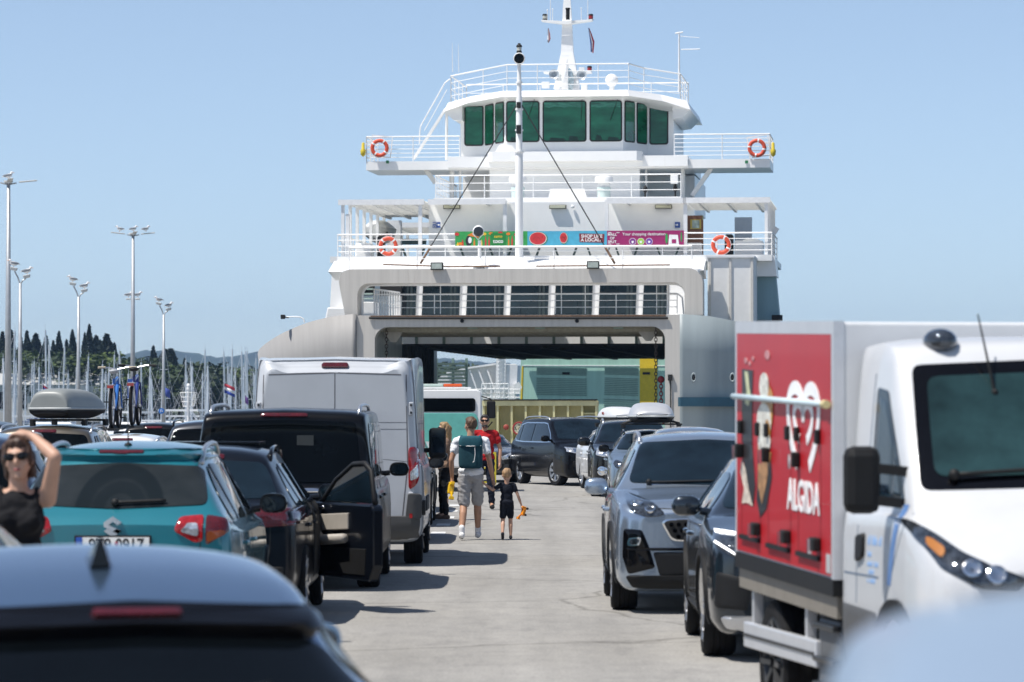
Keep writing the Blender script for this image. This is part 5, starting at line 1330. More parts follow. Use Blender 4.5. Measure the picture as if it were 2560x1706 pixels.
rail(rl, fz(147, 17) - zR1, 4, .02, 1.3); rail([rl[0], Vector((rl[0].x, 24, rl[0].z))], fz(147, 17) - zR1, 4, .02, 1.3); rail([rl[-1], Vector((rl[-1].x, 24, rl[-1].z))], fz(147, 17) - zR1, 4, .02, 1.3)
rail([Vector((rl[0].x, 24, zR1 - .2)), Vector((rl[-1].x, 24, zR1 - .2))], fz(147, 17) - zR1, 3, .02, 1.6)
# stairs to the roof at the left
q = MB(); q.bar(F(950, 366, 19), F(1024, 250, 19), .22, .10); part(q, 'bridge_stair', FW)
q = MB(); q.tube([F(964, 308, 19), F(966, 290, 19), F(1022, 190, 19), F(1032, 182, 19), F(1036, 182, 19)], .03, 6); q.tube([F(964, 308, 19), F(964, 330, 19)], .03, 6); q.tube([F(975, 300, 19), F(1027, 205, 19)], .016, 6); part(q, 'stair_rail', FRAIL)
q = MB(); q.tube([F(1026, 250, 19), F(1026, 368, 19)], .06, 8); part(q, 'roof_pillar', FW)
# ---- main mast
mz = fz(205, 20); mxx = fx(1303, 20)
q = MB(); a = [(fx(1274, 20), fx(1333, 20), mz), (fx(1290, 20), fx(1318, 20), fz(120, 20)), (fx(1294, 20), fx(1313, 20), fz(20, 20)), (fx(1298, 20), fx(1309, 20), fz(-30, 20))]
vs = []
for x0, x1, z in a: vs += [(x0, 20 - (x1 - x0) * .35, z), (x1, 20 - (x1 - x0) * .35, z), (x1, 20 + (x1 - x0) * .35, z), (x0, 20 + (x1 - x0) * .35, z)]
fs = [(3, 2, 1, 0)] + [(4 * i + k, 4 * i + (k + 1) % 4, 4 * i + 4 + (k + 1) % 4, 4 * i + 4 + k) for i in range(3) for k in range(4)] + [(12, 13, 14, 15)]
q.add(vs, fs); mm_ = part(q, 'main_mast', FW2)
q = MB(); q.prism([(fx(1245, 19.8), fz(46, 20)), (fx(1300, 19.8), fz(50, 20)), (fx(1362, 19.8), fz(46, 20)), (fx(1362, 19.8), fz(49, 20)), (fx(1303, 19.8), fz(57, 20)), (fx(1245, 19.8), fz(49, 20))], lambda u, v, t: (u, t, v), 19.6, 20.1); part(q, 'crosstree', FW2, mm_)
q = MB(); q.prism([(fx(1250, 19.8), fz(166, 20)), (fx(1360, 19.8), fz(165, 20)), (fx(1360, 19.8), fz(169, 20)), (fx(1303, 19.8), fz(175, 20)), (fx(1250, 19.8), fz(169, 20))], lambda u, v, t: (u, t, v), 19.6, 20.1); part(q, 'lower_crosstree', FW2, mm_)
ML_R = mat('signal_red', (.30, .02, .02), .35)
for dx, dy, m in ((1252, 46, M_TRIM), (1358, 46, ML_R), (1355, 166, ML_R)):
    c0 = F(dx, dy, 19.9); q = MB(); q.lathe([(.10, 0), (.10, .05), (.085, .06), (.085, .2), (.1, .2), (.1, .24), (.07, .27)], 12, c=c0); o = part(q, 'signal_light', FBLK, mm_, auto=40)
    q = MB(); q.lathe([(.09, .07), (.095, .08), (.095, .19), (.09, .195)], 12, c=c0); part(q, 'signal_lens', m if m is ML_R else mat('pale_lens2', (.45, .45, .4), .2), o)
q = MB(); q.lathe([(.08, 0), (.08, .42), (.1, .42), (.1, .48)], 12, c=F(1305, 44, 19.4)); part(q, 'mast_light', M_TRIM, mm_)
for dx, y0, y1 in ((1258, 46, 22), (1270, 46, 20), (1336, 46, 18), (1351, 46, -20), (1265, 46, -20)):
    q = MB(); q.tube([F(dx, y0, 20), F(dx, y1, 20)], .014, 6); q.ball(F(dx, y1, 20), .03, 8, 6); part(q, 'whip_antenna', FRAIL, mm_)
for k in range(6):
    z = fz(80 + k * 24, 19.4); q = MB(); q.bar((mxx - .16, 19.45 - k * .05, z), (mxx + .16, 19.45 - k * .05, z), .03); part(q, 'mast_rung', FRAIL, mm_)
q = MB(); q.tube([F(1298, 205, 19.2), F(1298, 135, 19.2)], [.14, .12], 12); part(q, 'radar_post', FW2, mm_, smooth=True)
q = MB(); q.ball(F(1305, 185, 19.5), (.26, .2, .55), 14, 10); part(q, 'covered_radar', mat('plastic_wrap', (.42, .52, .56), .25, var=.5, scale=9, coat=.5), mm_, smooth=True)
for dx, dy, m in ((1273, 170, 'h'), (1337, 172, 's')):
    c0 = F(dx, dy, 19); q = MB(); q.lathe([(.06, .5), (.08, .2), (.20, .02), (.21, 0), (.15, .03), (.05, .2)], 18, c=c0 + Vector((0, 0, 0)), rot=Matrix.Rotation(-PI / 2, 3, 'X')); part(q, 'ship_horn', mat('horn_grey', (.45, .5, .54), .35, .3), mm_, auto=50)
q = MB(); q.box(F(1337, 160, 19.3), (.22, .2, .2)); part(q, 'lamp_bracket', FW2, mm_)
c0 = F(1406, 184, 19.0); q = MB(); q.ball(c0, (.27, .27, .27), 18, 12); q.tube([c0, c0 + Vector((0, 0, -.4))], .1, 10); part(q, 'satellite_dome', FW2, smooth=True)
for dx, dy, w in ((1254, 195, .32), (1343, 200, .25)):
    q = MB(); q.box(F(dx, dy, 18.4), (w, .2, .26)); part(q, 'roof_box_unit', FW, bevel=.02)
# tv and whip aerials
q = MB(); q.tube([F(1561, 212, 18.8), F(1561, 72, 18.8)], [.05, .03], 8); q.tube([F(1561, 82, 18.8), F(1608, 86, 18.8)], .012, 5); q.tube([F(1566, 113, 18.8), F(1609, 112, 18.8)], .022, 5); q.tube([F(1552, 76, 18.8), F(1570, 73, 18.8)], .035, 6); part(q, 'aerial_mast', FST)
for dx, y in ((1039, 98), (1053, 101)):
    q = MB(); q.tube([F(dx + 1, 165, 18.7), F(dx, y, 18.7)], [.016, .006], 5); part(q, 'whip_aerial', FRAIL)
# ---- right and left side blocks
zb_r = fz(738, 3.5)
q = MB(); q.bb(fx(1626, 4), fx(1732, 4), 4.0, 7.0, zt - .9, fz(593, 4)); wb_ = part(q, 'evacuation_box', mat('panel_white', (.80, .80, .79), .5, var=.04, scale=3, dust=.06))
for dx in (1631, 1678, 1728):
    x = fx(dx, 3.95); q = MB(); q.bb(x - .045, x + .045, 3.94, 4.0, zt - .9, fz(596, 4)); o = part(q, 'panel_strip', mat('strip_grey', (.62, .60, .56), .6), wb_)
q = MB(); q.bb(fx(1624, 4), fx(1734, 4), 3.9, 7.0, fz(594, 4), fz(589, 4)); part(q, 'box_lid_edge', FST, wb_)
q = MB(); q.prism([(fx(1735, 7), fz(590, 7)), (fx(1780, 7), fz(590, 7)), (fx(1785, 7), fz(637, 7)), (fx(1735, 7), fz(637, 7))], lambda u, v, t: (u, t, v), 7.0, 9.2); part(q, 'side_bulwark', FW2)
q = MB(); q.prism([(fx(1700, 7), -1.5), (fx(1793, 7.6), -1.5), (fx(1792, 7.6), fz(735, 7)), (fx(1783, 7.6), fz(637, 7) - .003), (fx(1700, 7), fz(637, 7) - .003)], lambda u, v, t: (u, t, v), 7.6, 8.6); part(q, 'hull_side', mat('hull_blue_mint', (.25, .40, .46), .5, var=.08, scale=1, stretch=(3, 3, .3)))
q = MB(); q.box(F(1786, 731, 7.2), (.4, .3, .22)); part(q, 'rubbing_block', FBLK)
q = MB(); q.prism([(fx(766, 7), fz(597, 7)), (fx(800, 7), fz(597, 7)), (fx(800, 7), fz(724, 7)), (fx(757, 7), fz(724, 7)), (fx(762, 7), fz(630, 7))], lambda u, v, t: (u, t, v), 7.0, 40); part(q, 'side_bulwark', FW2)
q = MB(); q.prism([(fx(752, 5), fz(705, 5)), (fx(806, 5), fz(705, 5)), (fx(806, 5), fz(740, 5)), (fx(745, 5), fz(740, 5))], lambda u, v, t: (u, t, v), 5, 7); part(q, 'side_locker', FW2, bevel=.05)
q = MB(); q.bb(fx(760, 7), fx(770, 7), 7.6, 38, -1.5, fz(722, 7)); part(q, 'hull_side', FL)
# hoistable yellow ramp with height limit
RD = -5.0
RY = mat('ramp_yellow', (.60, .56, .30), .55, var=.18, scale=2, stretch=(1, 1, .4), dust=.08)
rx0, rx1, rz1, rz0 = fx(1110, -5), fx(1369, -5), fz(921, -5), -.02
q = MB(); q.add([(rx0, (RD + .6), rz1), (rx1, (RD + .6), rz1), (rx1, (RD + .9), rz0), (rx0, (RD + .9), rz0), (rx0, (RD + .75), rz1), (rx1, (RD + .75), rz1), (rx1, (RD + 1.05), rz0), (rx0, (RD + 1.05), rz0)], [(0, 1, 2, 3), (4, 7, 6, 5), (0, 4, 5, 1), (3, 2, 6, 7), (0, 3, 7, 4), (1, 5, 6, 2)]); rp_ = part(q, 'vehicle_ramp', RY)
q = MB(); q.bb(rx0 - .05, rx1 + .05, (RD + .1), (RD + .7), rz1 - .18, rz1); part(q, 'ramp_top_beam', RY, rp_)
q = MB(); q.bb(rx0, rx1, (RD + .05), (RD + .75), rz1, rz1 + .05); part(q, 'ramp_rubber_edge', M_TRIM, rp_)
for k in range(9):
    x = rx0 + (rx1 - rx0) * k / 8; q = MB(); q.bb(x - .035, x + .035, (RD + .15), (RD + .75), rz0 + (.55 if 0 < k < 8 else 0), rz1 - .18); part(q, 'ramp_rib', RY, rp_)
q = MB(); q.bb(rx0, rx1, (RD + .35), (RD + .8), rz0 + .35, rz0 + .62); part(q, 'ramp_lower_beam', RY, rp_)
for k in range(3):
    z = rz1 - .45 - k * .35; q = MB(); q.bb(rx0 + (rx1 - rx0) * 7 / 8, rx1, (RD + .3), (RD + .6), z - .03, z + .03); part(q, 'ramp_side_step', RY, rp_)
c0 = F(1193, 985, RD); q = MB(); q.lathe([(.24, 0), (.24, .02)], 28, c=c0, rot=Matrix.Rotation(PI / 2, 3, 'X')); sg = part(q, 'height_limit_sign', mat('sign_cream', (.70, .66, .45), .5), rp_)
q = MB(); q.torus(c0 + Vector((0, -.02, 0)), .21, .03, 28, 6, rot=Matrix.Rotation(PI / 2, 3, 'X')); part(q, 'sign_ring', mat('sign_red', (.30, .03, .03), .5), rp_)
text('2,15m', .13, FBLK, rp_, facing(c0 + Vector((0, -.035, 0))), 'lettering', .003, bold=.002)
for s in (1, -1): q = MB(); q.prism([(-.05, s * .14), (.05, s * .14), (0, s * .09)], lambda u, v, t: (c0.x + u, c0.y + t, c0.z + v), -.03, -.02); part(q, 'sign_arrow', FBLK, rp_)
q = MB(); q.ball(F(1163, 982, RD + .1), (.10, .06, .1), 10, 8); part(q, 'ramp_lamp', mat('lamp_red_rust', (.30, .05, .03), .5), rp_)

# ---- loose things carried by the ferry
MOR = mat('lifebuoy_orange', (.62, .075, .03), .5, var=.12); MRF = mat('reflective_tape', (.78, .78, .78), .4)
def lifebuoy(p, label, tilt=0, r=.30):
    o = thing('lifebuoy', label, 'lifebuoy', FM @ p, FROT, 'lifebuoys on the ferry railings')
    rot = Matrix.Rotation(PI / 2, 3, 'X')
    q = MB(); q.torus((0, 0, 0), r, .078, 36, 10, rot=rot); q.build('ring', MOR, o, smooth=True)
    for k in range(4):
        a = R(45 + 90 * k + tilt); c0 = Vector((r * math.cos(a), 0, r * math.sin(a)))
        q = MB(); q.lathe([(.082, -.03), (.082, .03)], 14, c=c0, rot=Matrix.Rotation(-a, 3, 'Y')); q.build('reflective_band', MRF, o, smooth=False)
    q = MB(); q.tube([((r + .085) * math.cos(R(a)), -.01, (r + .085) * math.sin(R(a))) for a in range(0, 361, 20)], .012, 5); q.build('grab_rope', MRF, o)
    q = MB()
    return o
lifebuoy(F(892, 566, 7.7), 'orange lifebuoy on the lower left ferry railing beside the bench'); lifebuoy(F(1657, 563, 7.7), 'orange lifebuoy on the lower right ferry railing beyond the magenta banner', 20)
lifebuoy(F(872, 340, 16.8), 'orange lifebuoy in a white frame on the left bridge wing', 10); lifebuoy(F(1740, 340, 16.8), 'orange lifebuoy in a white frame on the right bridge wing', 35)
for dx, rt in ((876, 6), (1744, -8)):
    c0 = F(dx, 336, 16.95); q = MB(); a = .42
    cs = [Matrix.Rotation(R(rt), 3, 'Y') @ Vector((x, 0, z)) + c0 for x, z in ((-a, -a), (a, -a), (a, a), (-a, a))]
    for k in range(4): q.bar(cs[k], cs[(k + 1) % 4], .035)
    part(q, 'lifebuoy_frame', FRAIL)
for dx in (834, 1777):
    c0 = F(dx, 343, 17); o = thing('marker_buoy', 'yellow marker float hanging at the %s end of the bridge wing' % ('left' if dx < 1000 else 'right'), 'float', FM @ c0, FROT)
    q = MB(); q.lathe([(.02, -.3), (.10, -.22), (.12, -.05), (.07, .02), (.06, .25), (.03, .28)], 12); q.build('float', mat('float_yellow', (.62, .48, .03), .5), o, auto=50)
    q = MB(); q.bar((0, 0, .2), (.3 if dx < 1000 else -.3, 0, .25), .03); q.build('bracket', FRAIL, o)
def flag(px_pts, cols, label, d, nm='flag'):
    o = thing(nm, label, 'flag', FM @ F(*px_pts[0], d), FROT); inv = FM.inverted()
    base = F(*px_pts[0], d)
    top = [F(*p, d) - base for p in px_pts]
    for k, m in enumerate(cols):
        q = MB(); L_ = []; n_ = len(cols)
        for i, (l, r_) in enumerate(zip(top[:len(top) // 2], top[len(top) // 2:])):
            for f in (k / n_, (k + 1) / n_): p = l.lerp(r_, f); L_.append((p.x, p.y + .06 * math.sin(i * 1.7 + f * 5), p.z))
        q.add(L_, [(2 * i, 2 * i + 1, 2 * i + 3, 2 * i + 2) for i in range(len(top) // 2 - 1)]); b = q.build('stripe', m, o, smooth=True)
        so = b.modifiers.new('s', 'SOLIDIFY'); so.thickness = .012
    return o
MFR, MFW, MFB = mat('flag_red', (.42, .03, .05), .8), mat('flag_white', (.72, .72, .74), .8), mat('flag_blue', (.02, .05, .28), .8)
flag([(1352, 63), (1354, 80), (1357, 100), (1358, 118), (1354, 63), (1360, 78), (1366, 95), (1364, 122)], [MFB, MFW, MFR], 'red, white and blue flag hanging from the right arm of the main mast', 19.9)
flag([(1259, 64), (1258, 78), (1258, 90), (1259, 97), (1261, 64), (1264, 76), (1265, 88), (1262, 97)], [MFW, mat('flag_pale_red', (.6, .3, .3), .8)], 'small pale flag hanging from the left arm of the main mast', 19.9)

# banner along the railing
def flat(name, pl, m, parent, y, t=.004): q = MB(); q.prism(pl, lambda u, v, tt: (u, tt, v), y - t, y); return q.build(name, m, parent)
b0, b1 = F(1046, 548, 7.8), F(1572, 548, 7.8); zt_b, zb_b = fz(531, 7.8), fz(568, 7.8)
bo = thing('advertising_banner', 'long colourful advertising banner with fruit, watermelon and magenta panels on the railing', 'banner', FM @ Vector((b0.x, 7.8, zb_b)), FROT)
BW = b1.x - b0.x; BH = zt_b - zb_b; ux = lambda dx: (fx(dx, 7.8) - b0.x)
cg, cb, cm, cr, cw_, cy, co_ = (mat('print_' + n, c, .6, var=.1, scale=5) for n, c in (('green', (.03, .30, .07)), ('blue', (.07, .38, .55)), ('magenta', (.30, .012, .12)), ('red', (.55, .03, .035)), ('white', (.8, .8, .8)), ('yellow', (.75, .50, .03)), ('orange', (.70, .20, .02))))
flat('green_panel', [(0, 0), (ux(1212), 0), (ux(1212), BH), (0, BH)], cg, bo, 0, .02)
flat('blue_panel', [(ux(1212) + .002, 0), (ux(1395), 0), (ux(1395), BH), (ux(1212) + .002, BH)], cb, bo, 0, .02)
flat('magenta_panel', [(ux(1395) + .002, 0), (BW, 0), (BW, BH), (ux(1395) + .002, BH)], cm, bo, 0, .02)
ell = lambda cx, cz, a, b, n=20, a0=0, a1=360: [(cx + a * math.cos(R(a0 + (a1 - a0) * k / n)), cz + b * math.sin(R(a0 + (a1 - a0) * k / n))) for k in range(n + (0 if a1 - a0 == 360 else 1))]
Y1, Y2, Y3 = -.024, -.030, -.036
flat('bird_body', ell(ux(1077), BH * .40, .12, .2), mat('print_black', (.02, .02, .025), .6), bo, Y1); flat('bird_breast', ell(ux(1080), BH * .45, .07, .12), cw_, bo, Y2)
flat('bird_beak', [(ux(1074), BH * .75), (ux(1085), BH * .92), (ux(1098), BH * .8), (ux(1101), BH * .6), (ux(1086), BH * .68)], co_, bo, Y2)
for dx, m, w, h in ((1052, cy, .09, .20), (1063, cr, .08, .3), (1090, co_, .06, .34), (1107, cy, .05, .3), (1116, cr, .06, .42), (1124, cr, .06, .42), (1177, cr, .06, .45), (1169, co_, .05, .4)):
    x = ux(dx); flat('bottle', [(x - w / 2, .02), (x + w / 2, .02), (x + w / 2, h * .65), (x + w * .2, h * .8), (x + w * .2, h), (x - w * .2, h), (x - w * .2, h * .8), (x - w / 2, h * .65)], m, bo, Y1)
for dx, dz, m, a in ((1050, .9, cr, .09), (1058, .25, co_, .08), (1113, .9, cy, .08), (1128, .93, co_, .08), (1150, .96, cr, .09), (1168, .9, co_, .08), (1186, .85, cr, .08), (1196, .35, co_, .1), (1203, .75, cg, .06)):
    flat('fruit', ell(ux(dx), BH * dz * .93, a, a * .7, 14), m, bo, Y1 - .001)
flat('logo_panel', rrect(ux(1128), ux(1162), BH * .16, BH * .88, .04), mat('print_dark_green', (.01, .20, .04), .6), bo, Y2)
text('samo', .15, cy, bo, facing((ux(1145), Y3, BH * .68)), 'lettering', .002, bold=.002); text('toco', .21, cw_, bo, facing((ux(1145), Y3, BH * .38)), 'lettering', .002, bold=.004)
wr_ = mat('print_rind', (.05, .22, .05), .6)
for cx, cz, a, b in ((1237, .52, .36, .34), (1296, .55, .16, .28)):
    flat('melon_rind', ell(ux(cx), BH * cz, a, b * .8, 24), wr_, bo, Y1); flat('melon_pith', ell(ux(cx) - .01, BH * cz + .01, a * .93, b * .74, 24), cw_, bo, Y1 - .003); flat('melon_flesh', ell(ux(cx) - .015, BH * cz + .015, a * .87, b * .69, 24), cr, bo, Y2)
    for k in range(7): flat('melon_seed', ell(ux(cx) - a * .5 + a * k / 6.5, BH * cz + b * .22 * math.sin(k * 2.3), .012, .02, 8), FBLK, bo, Y3)
flat('word_panel', [(ux(1332), BH * .30), (ux(1388), BH * .26), (ux(1389), BH * .80), (ux(1331), BH * .84)], mat('print_dark_red', (.20, .02, .03), .6), bo, Y1)
text('SHOP LIKE', .175, cw_, bo, facing((ux(1360), Y2, BH * .66)), 'lettering', .002, bold=.004); text('A LOCAL!', .175, cw_, bo, facing((ux(1358), Y2, BH * .43)), 'lettering', .002, bold=.004)
for k, t in enumerate(('MALL', 'OF', 'SPLIT')): text(t, .14, cw_, bo, facing((ux(1407), Y2, BH * (.76 - .23 * k)), ), 'lettering', .002, bold=.003, align='CENTER')
x0, x1 = ux(1398), ux(1424)
for pl in ([(x0, BH * .9), (x0 + .12, BH * .9), (x0 + .12, BH * .86), (x0, BH * .86)], [(x1 - .12, BH * .9), (x1, BH * .9), (x1, BH * .86), (x1 - .12, BH * .86)], [(x0, BH * .15), (x0 + .12, BH * .15), (x0 + .12, BH * .19), (x0, BH * .19)], [(x1 - .12, BH * .15), (x1, BH * .15), (x1, BH * .19), (x1 - .12, BH * .19)]): flat('logo_corner', pl, cw_, bo, Y2)
text('Your shopping destination', .155, cw_, bo, facing((ux(1480), Y2, BH * .78)), 'lettering', .002, bold=.0015)
for dx, m in ((1454, mat('print_plum', (.18, .02, .22), .6)), (1473, mat('print_lime', (.30, .55, .05), .6)), (1492, mat('print_violet', (.14, .04, .35), .6))):
    flat('icon_ring', ell(ux(dx), BH * .32, .135, .135, 22), cw_, bo, Y1); flat('icon_disc', ell(ux(dx), BH * .32, .12, .12, 22), m, bo, Y1 - .003); flat('icon', [(ux(dx) - .05, BH * .36), (ux(dx) + .05, BH * .36), (ux(dx) + .03, BH * .22), (ux(dx) - .03, BH * .22)], cw_, bo, Y2)
flat('bag', [(ux(1536), .03), (ux(1561), .03), (ux(1558), BH * .72), (ux(1538), BH * .74)], cw_, bo, Y1); flat('bag_logo', rrect(ux(1544), ux(1554), BH * .2, BH * .45, .01), cm, bo, Y2)
flat('leaf', ell(ux(1532), BH * .5, .05, .2, 12), cg, bo, Y1 - .001); flat('leaf', ell(ux(1566), BH * .6, .03, .2, 12), cg, bo, Y1)
# ================================================================== ice cream truck
TRW = paint('truck_white', (.60, .61, .625), 0, .4, dust=.05, coat=.7)
tk = thing('box_truck', 'white box truck with red ice cream panel and big black mirror, right foreground', 'truck', (2.705, 20.54, 0), PI + .1415)
RB = 2.62; RS = .022                                 # box length, rise of the box towards its tail per metre
def bx(x, y, z): return (x, y, z - RS * y)
def boxpart(name, x0, x1, y0, y1, z0, z1, m, parent=None, bevel=0):
    q = MB(); q.bb(x0, x1, y0, y1, z0, z1); q.v = [bx(*v) for v in q.v]; return q.build(name, m, parent or tk, bevel=bevel)
M_BOX = mat('box_white', (.72, .73, .74), .45, coat=.3, var=.03, dust=.08)
M_AL2 = mat('box_aluminium_edge', (.66, .67, .69), .4, .5, var=.05)
box = boxpart('cargo_box', -1.0, 1.0, -RB, 0, .92, 2.30, M_BOX, bevel=.015)
for a, b in ((.955, 1.006),):
    for y0, y1, z0, z1 in ((-RB - .004, .004, 2.235, 2.306), (-RB - .004, -RB + .05, .93, 2.234), (-.055, .004, .93, 2.234)):
        boxpart('box_edge', .95, 1.008, y0, y1, z0, z1, M_AL2, box)
M_RP = mat('panel_red', (.43, .014, .020), .4, coat=.12, var=.05, scale=2, spec=.3)
boxpart('red_panel', .99, 1.010, -RB + .052, -.057, .945, 2.233, M_RP, box)
boxpart('box_skirt', .94, 1.012, -RB, 0, .84, .93, M_TRIM, box); boxpart('chassis_rail', .90, .985, -RB, -.02, .72, .838, mat('skirt_taupe', (.20, .18, .15), .6, var=.1), box)
boxpart('panel_plate', 1.008, 1.013, -.16, -.06, .96, 1.06, mat('plate_grey', (.45, .46, .46), .4), box)
q = MB(); q.tube([bx(1.035, -RB + .06, 1.86), bx(1.035, -.06, 1.86)], .017, 8); q.build('awning_tube', mat('tube_pale_blue', (.52, .64, .68), .4), box, smooth=True)
q = MB(); q.tube([bx(1.035, -.12, 1.86), bx(1.035, -.04, 1.86)], .023, 8); q.build('tube_end', mat('tube_end_yellow', (.6, .5, .25), .4), box)
# hatches with hinges, latches and black lower edge
def sidepoly(name, pts, m, parent, x=1.012, t=.003):
    q = MB(); q.prism(pts, lambda u, v, tt: bx(x + tt, u, v), 0, t); return q.build(name, m, parent)
sm_ = MB()
for k, (y0, y1, z0) in enumerate(((-2.42, -1.88, 1.04), (-1.66, -1.06, 1.03), (-.86, -.30, 1.03))):
    for pl in ([(y0, z0), (y0, 1.78), (y0 + .006, 1.78), (y0 + .006, z0)], [(y1, z0), (y1, 1.78), (y1 + .006, 1.78), (y1 + .006, z0)]): sidepoly('hatch_seam', pl, mat('seam_dark_red', (.12, .01, .01), .5), box, 1.0105, .001)
    boxpart('hatch_lower_edge', 1.01, 1.03, y0, y1, z0 - .02, z0 + .006, M_TRIM, box)
    for yy, zz, w, h in ((y0 + .03, 1.54, .06, .085), (y1 - .04, 1.10, .11, .075)):
        o = boxpart('hatch_latch', 1.01, 1.06, yy - w / 2, yy + w / 2, zz - h / 2, zz + h / 2, M_TRIM, box, bevel=.012)
        boxpart('latch_pin', 1.055, 1.075, yy - .012, yy + .012, zz - .05, zz + .03, M_CHROME, o)
    for yy in (y0 + .02, y1 - .02):
        boxpart('hatch_hinge', 1.01, 1.04, yy - .03, yy + .03, 1.64, 1.72, M_TRIM, box, bevel=.01)
# printed picture: dark splash, cream, cone
pk = lambda n, c: mat('print_' + n, c, .4, coat=.2, var=.5, scale=22)
y_ = lambda dx: -RB + (dx - 1693) / 226 * RB          # from my measurements across the panel
z_ = lambda dy: 2.27 - (dy - 755) / 563 * 1.32
pp = lambda pts: [(y_(a), z_(b)) for a, b in pts]
sidepoly('dark_splash', pp([(1712, 860), (1740, 862), (1738, 920), (1738, 1050), (1745, 1150), (1740, 1200), (1728, 1190), (1716, 1090), (1712, 960)]), pk('chocolate', (.018, .014, .014)), box, 1.0108)
sidepoly('dark_splash', pp([(1752, 1110), (1776, 1090), (1782, 1060), (1785, 1120), (1772, 1200), (1757, 1225), (1748, 1180)]), pk('chocolate', (.018, .014, .014)), box, 1.0108)
sidepoly('spoon', pp([(1719, 865), (1727, 866), (1730, 900), (1735, 935), (1728, 952), (1720, 945), (1724, 915)]), pk('pale_lime', (.55, .56, .33)), box, 1.0124)
sidepoly('cone', pp([(1752, 1050), (1785, 1060), (1772, 1140), (1762, 1190), (1753, 1150)]), pk('wafer', (.42, .22, .09)), box, 1.0124)
for cx, cy, a, b, m in ((1768, 900, 11, 34, pk('cream', (.78, .70, .60))), (1775, 935, 14, 40, pk('caramel', (.45, .22, .05))), (1768, 985, 17, 45, pk('cream', (.78, .70, .60))), (1780, 965, 8, 36, pk('caramel2', (.55, .28, .06))), (1768, 1035, 15, 34, pk('cream', (.78, .70, .60))), (1776, 1010, 7, 30, pk('caramel', (.45, .22, .05)))):
    sidepoly('ice_cream_swirl', pp([(cx + a * math.cos(R(t)), cy + b * math.sin(R(t))) for t in range(0, 360, 20)][::-1]), m, box, 1.0140 + .0006 * RND.random())
sidepoly('cream_splash', pp([(1712, 1090), (1720, 1110), (1728, 1160), (1738, 1200), (1725, 1195), (1712, 1200), (1718, 1160), (1708, 1120)]), pk('cream_pale', (.70, .58, .48)), box, 1.0124)
for cx, cy, r in ((1722, 838, 4), (1740, 832, 3), (1775, 822, 6), (1732, 845, 3)): sidepoly('droplet', pp([(cx + r * math.cos(R(t)), cy + r * 1.9 * math.sin(R(t))) for t in range(0, 360, 30)][::-1]), pk('droplet', (.62, .25, .25)), box, 1.0124)
# heart emblem: two nested open hearts in white
def heart_half(s, w):
    pts = []
    for k in range(25):
        t = k / 24
        a = PI * (1 - t * 1.0)
        # lobe from the dip over the top and down the flank
        if t < .35: u = t / .35; pts.append((s * w * (.50 - .50 * math.cos(u * PI * .5 + 0) + .0 + .0) , .62 + .36 * math.sin(u * PI * .5)))
        else: u = (t - .35) / .65; pts.append((s * w * (.5 + .5 * math.sin(u * PI * .55)) * (1 - .62 * u ** 2.2), .98 - 1.05 * u ** 1.25 if u > .0 else .98))
    return pts
hcx, hzb, hh = y_(1857), z_(1082), z_(893) - z_(1082)
hw = (y_(1893) - y_(1821)) / 2
for s in (-1, 1):
    for sc, th, z0, drop in ((1.0, .17, 0, .98), (.60, .13, .06, .70)):
        P_ = []
        for k in range(33):
            t = k / 32                                     # 0 at the dip, 1 at the open foot
            ang = R(200 - 260 * t)
            if t < .45:
                a = R(180 - 180 * t / .45 * .92); cx = .5; x = cx + .5 * math.cos(a); z = .70 + .28 * math.sin(a)
                if t < .001: x = 0; z = .62
            else:
                u = (t - .45) / .55; x = .985 - .60 * u ** 2.0; z = .74 - drop * .74 * u
            P_.append(Vector((x * sc, (z - .35) * sc + .35 + z0)))
        P_[0] = Vector((0.0, P_[1].y - .16 * sc)); L_, R_ = [], []
        for k, p in enumerate(P_):
            t = (P_[min(k + 1, 32)] - P_[max(k - 1, 0)]).normalized(); nn = Vector((-t.y, t.x)) * th * .5 * (1 if k < 28 else 1)
            L_.append(p + nn); R_.append(p - nn)
        for arr in (L_, R_):
            for p in arr: p.x = max(p.x, 0.0)
        q = MB(); vs = []
        for a, b in zip(L_, R_):
            for p in (a, b):
                for tt in (0, .004): vs.append(bx(1.0120 + tt, hcx + s * p.x * hw * .95, hzb + p.y * hh))
        fs = []
        for k in range(32):
            o = 4 * k; fs += [(o + 1, o + 5, o + 7, o + 3), (o, o + 2, o + 6, o + 4), (o, o + 4, o + 5, o + 1), (o + 2, o + 3, o + 7, o + 6)]
        q.add(vs, fs); q.build('heart_emblem', MSW, box)
text('ALGIDA', z_(1115) - z_(1195), MSW, box, facing(bx(1.014, hcx, z_(1155)), (0, 1, RS * -1)) @ Matrix.Diagonal((1, 1.28, 1, 1)), 'lettering', .002, sx=1.22, bold=.004)
# cab
CY = 1.98                                                 # cab reaches this far ahead of the box front
def sec(wf, z0, pts): return [(x * wf, z) for x, z in pts]
w = .98
def cst(t):                                               # hand-set half sections, bottom centre to top centre
    return t
S = []; ys = []
def putc(y, zb_, pts): S.append([(0, zb_)] + pts); ys.append(y)
low = lambda k, zb_, zt: [(.75 * w * k, zb_), (.95 * w * k, zb_ + .06), (1.0 * w * k, zb_ + .2), (1.0 * w * k, zt - .25), (.985 * w * k, zt - .06), (.95 * w * k, zt)]
putc(CY, .52, low(.80, .52, .98) + [(.70 * w, 1.02), (.5 * w, 1.05), (.25 * w, 1.06), (0, 1.065)])
putc(CY - .07, .45, low(.92, .45, 1.06) + [(.80 * w, 1.10), (.55 * w, 1.13), (.28 * w, 1.14), (0, 1.145)])
putc(CY - .25, .42, low(.985, .42, 1.18) + [(.86 * w, 1.21), (.6 * w, 1.24), (.3 * w, 1.255), (0, 1.26)])
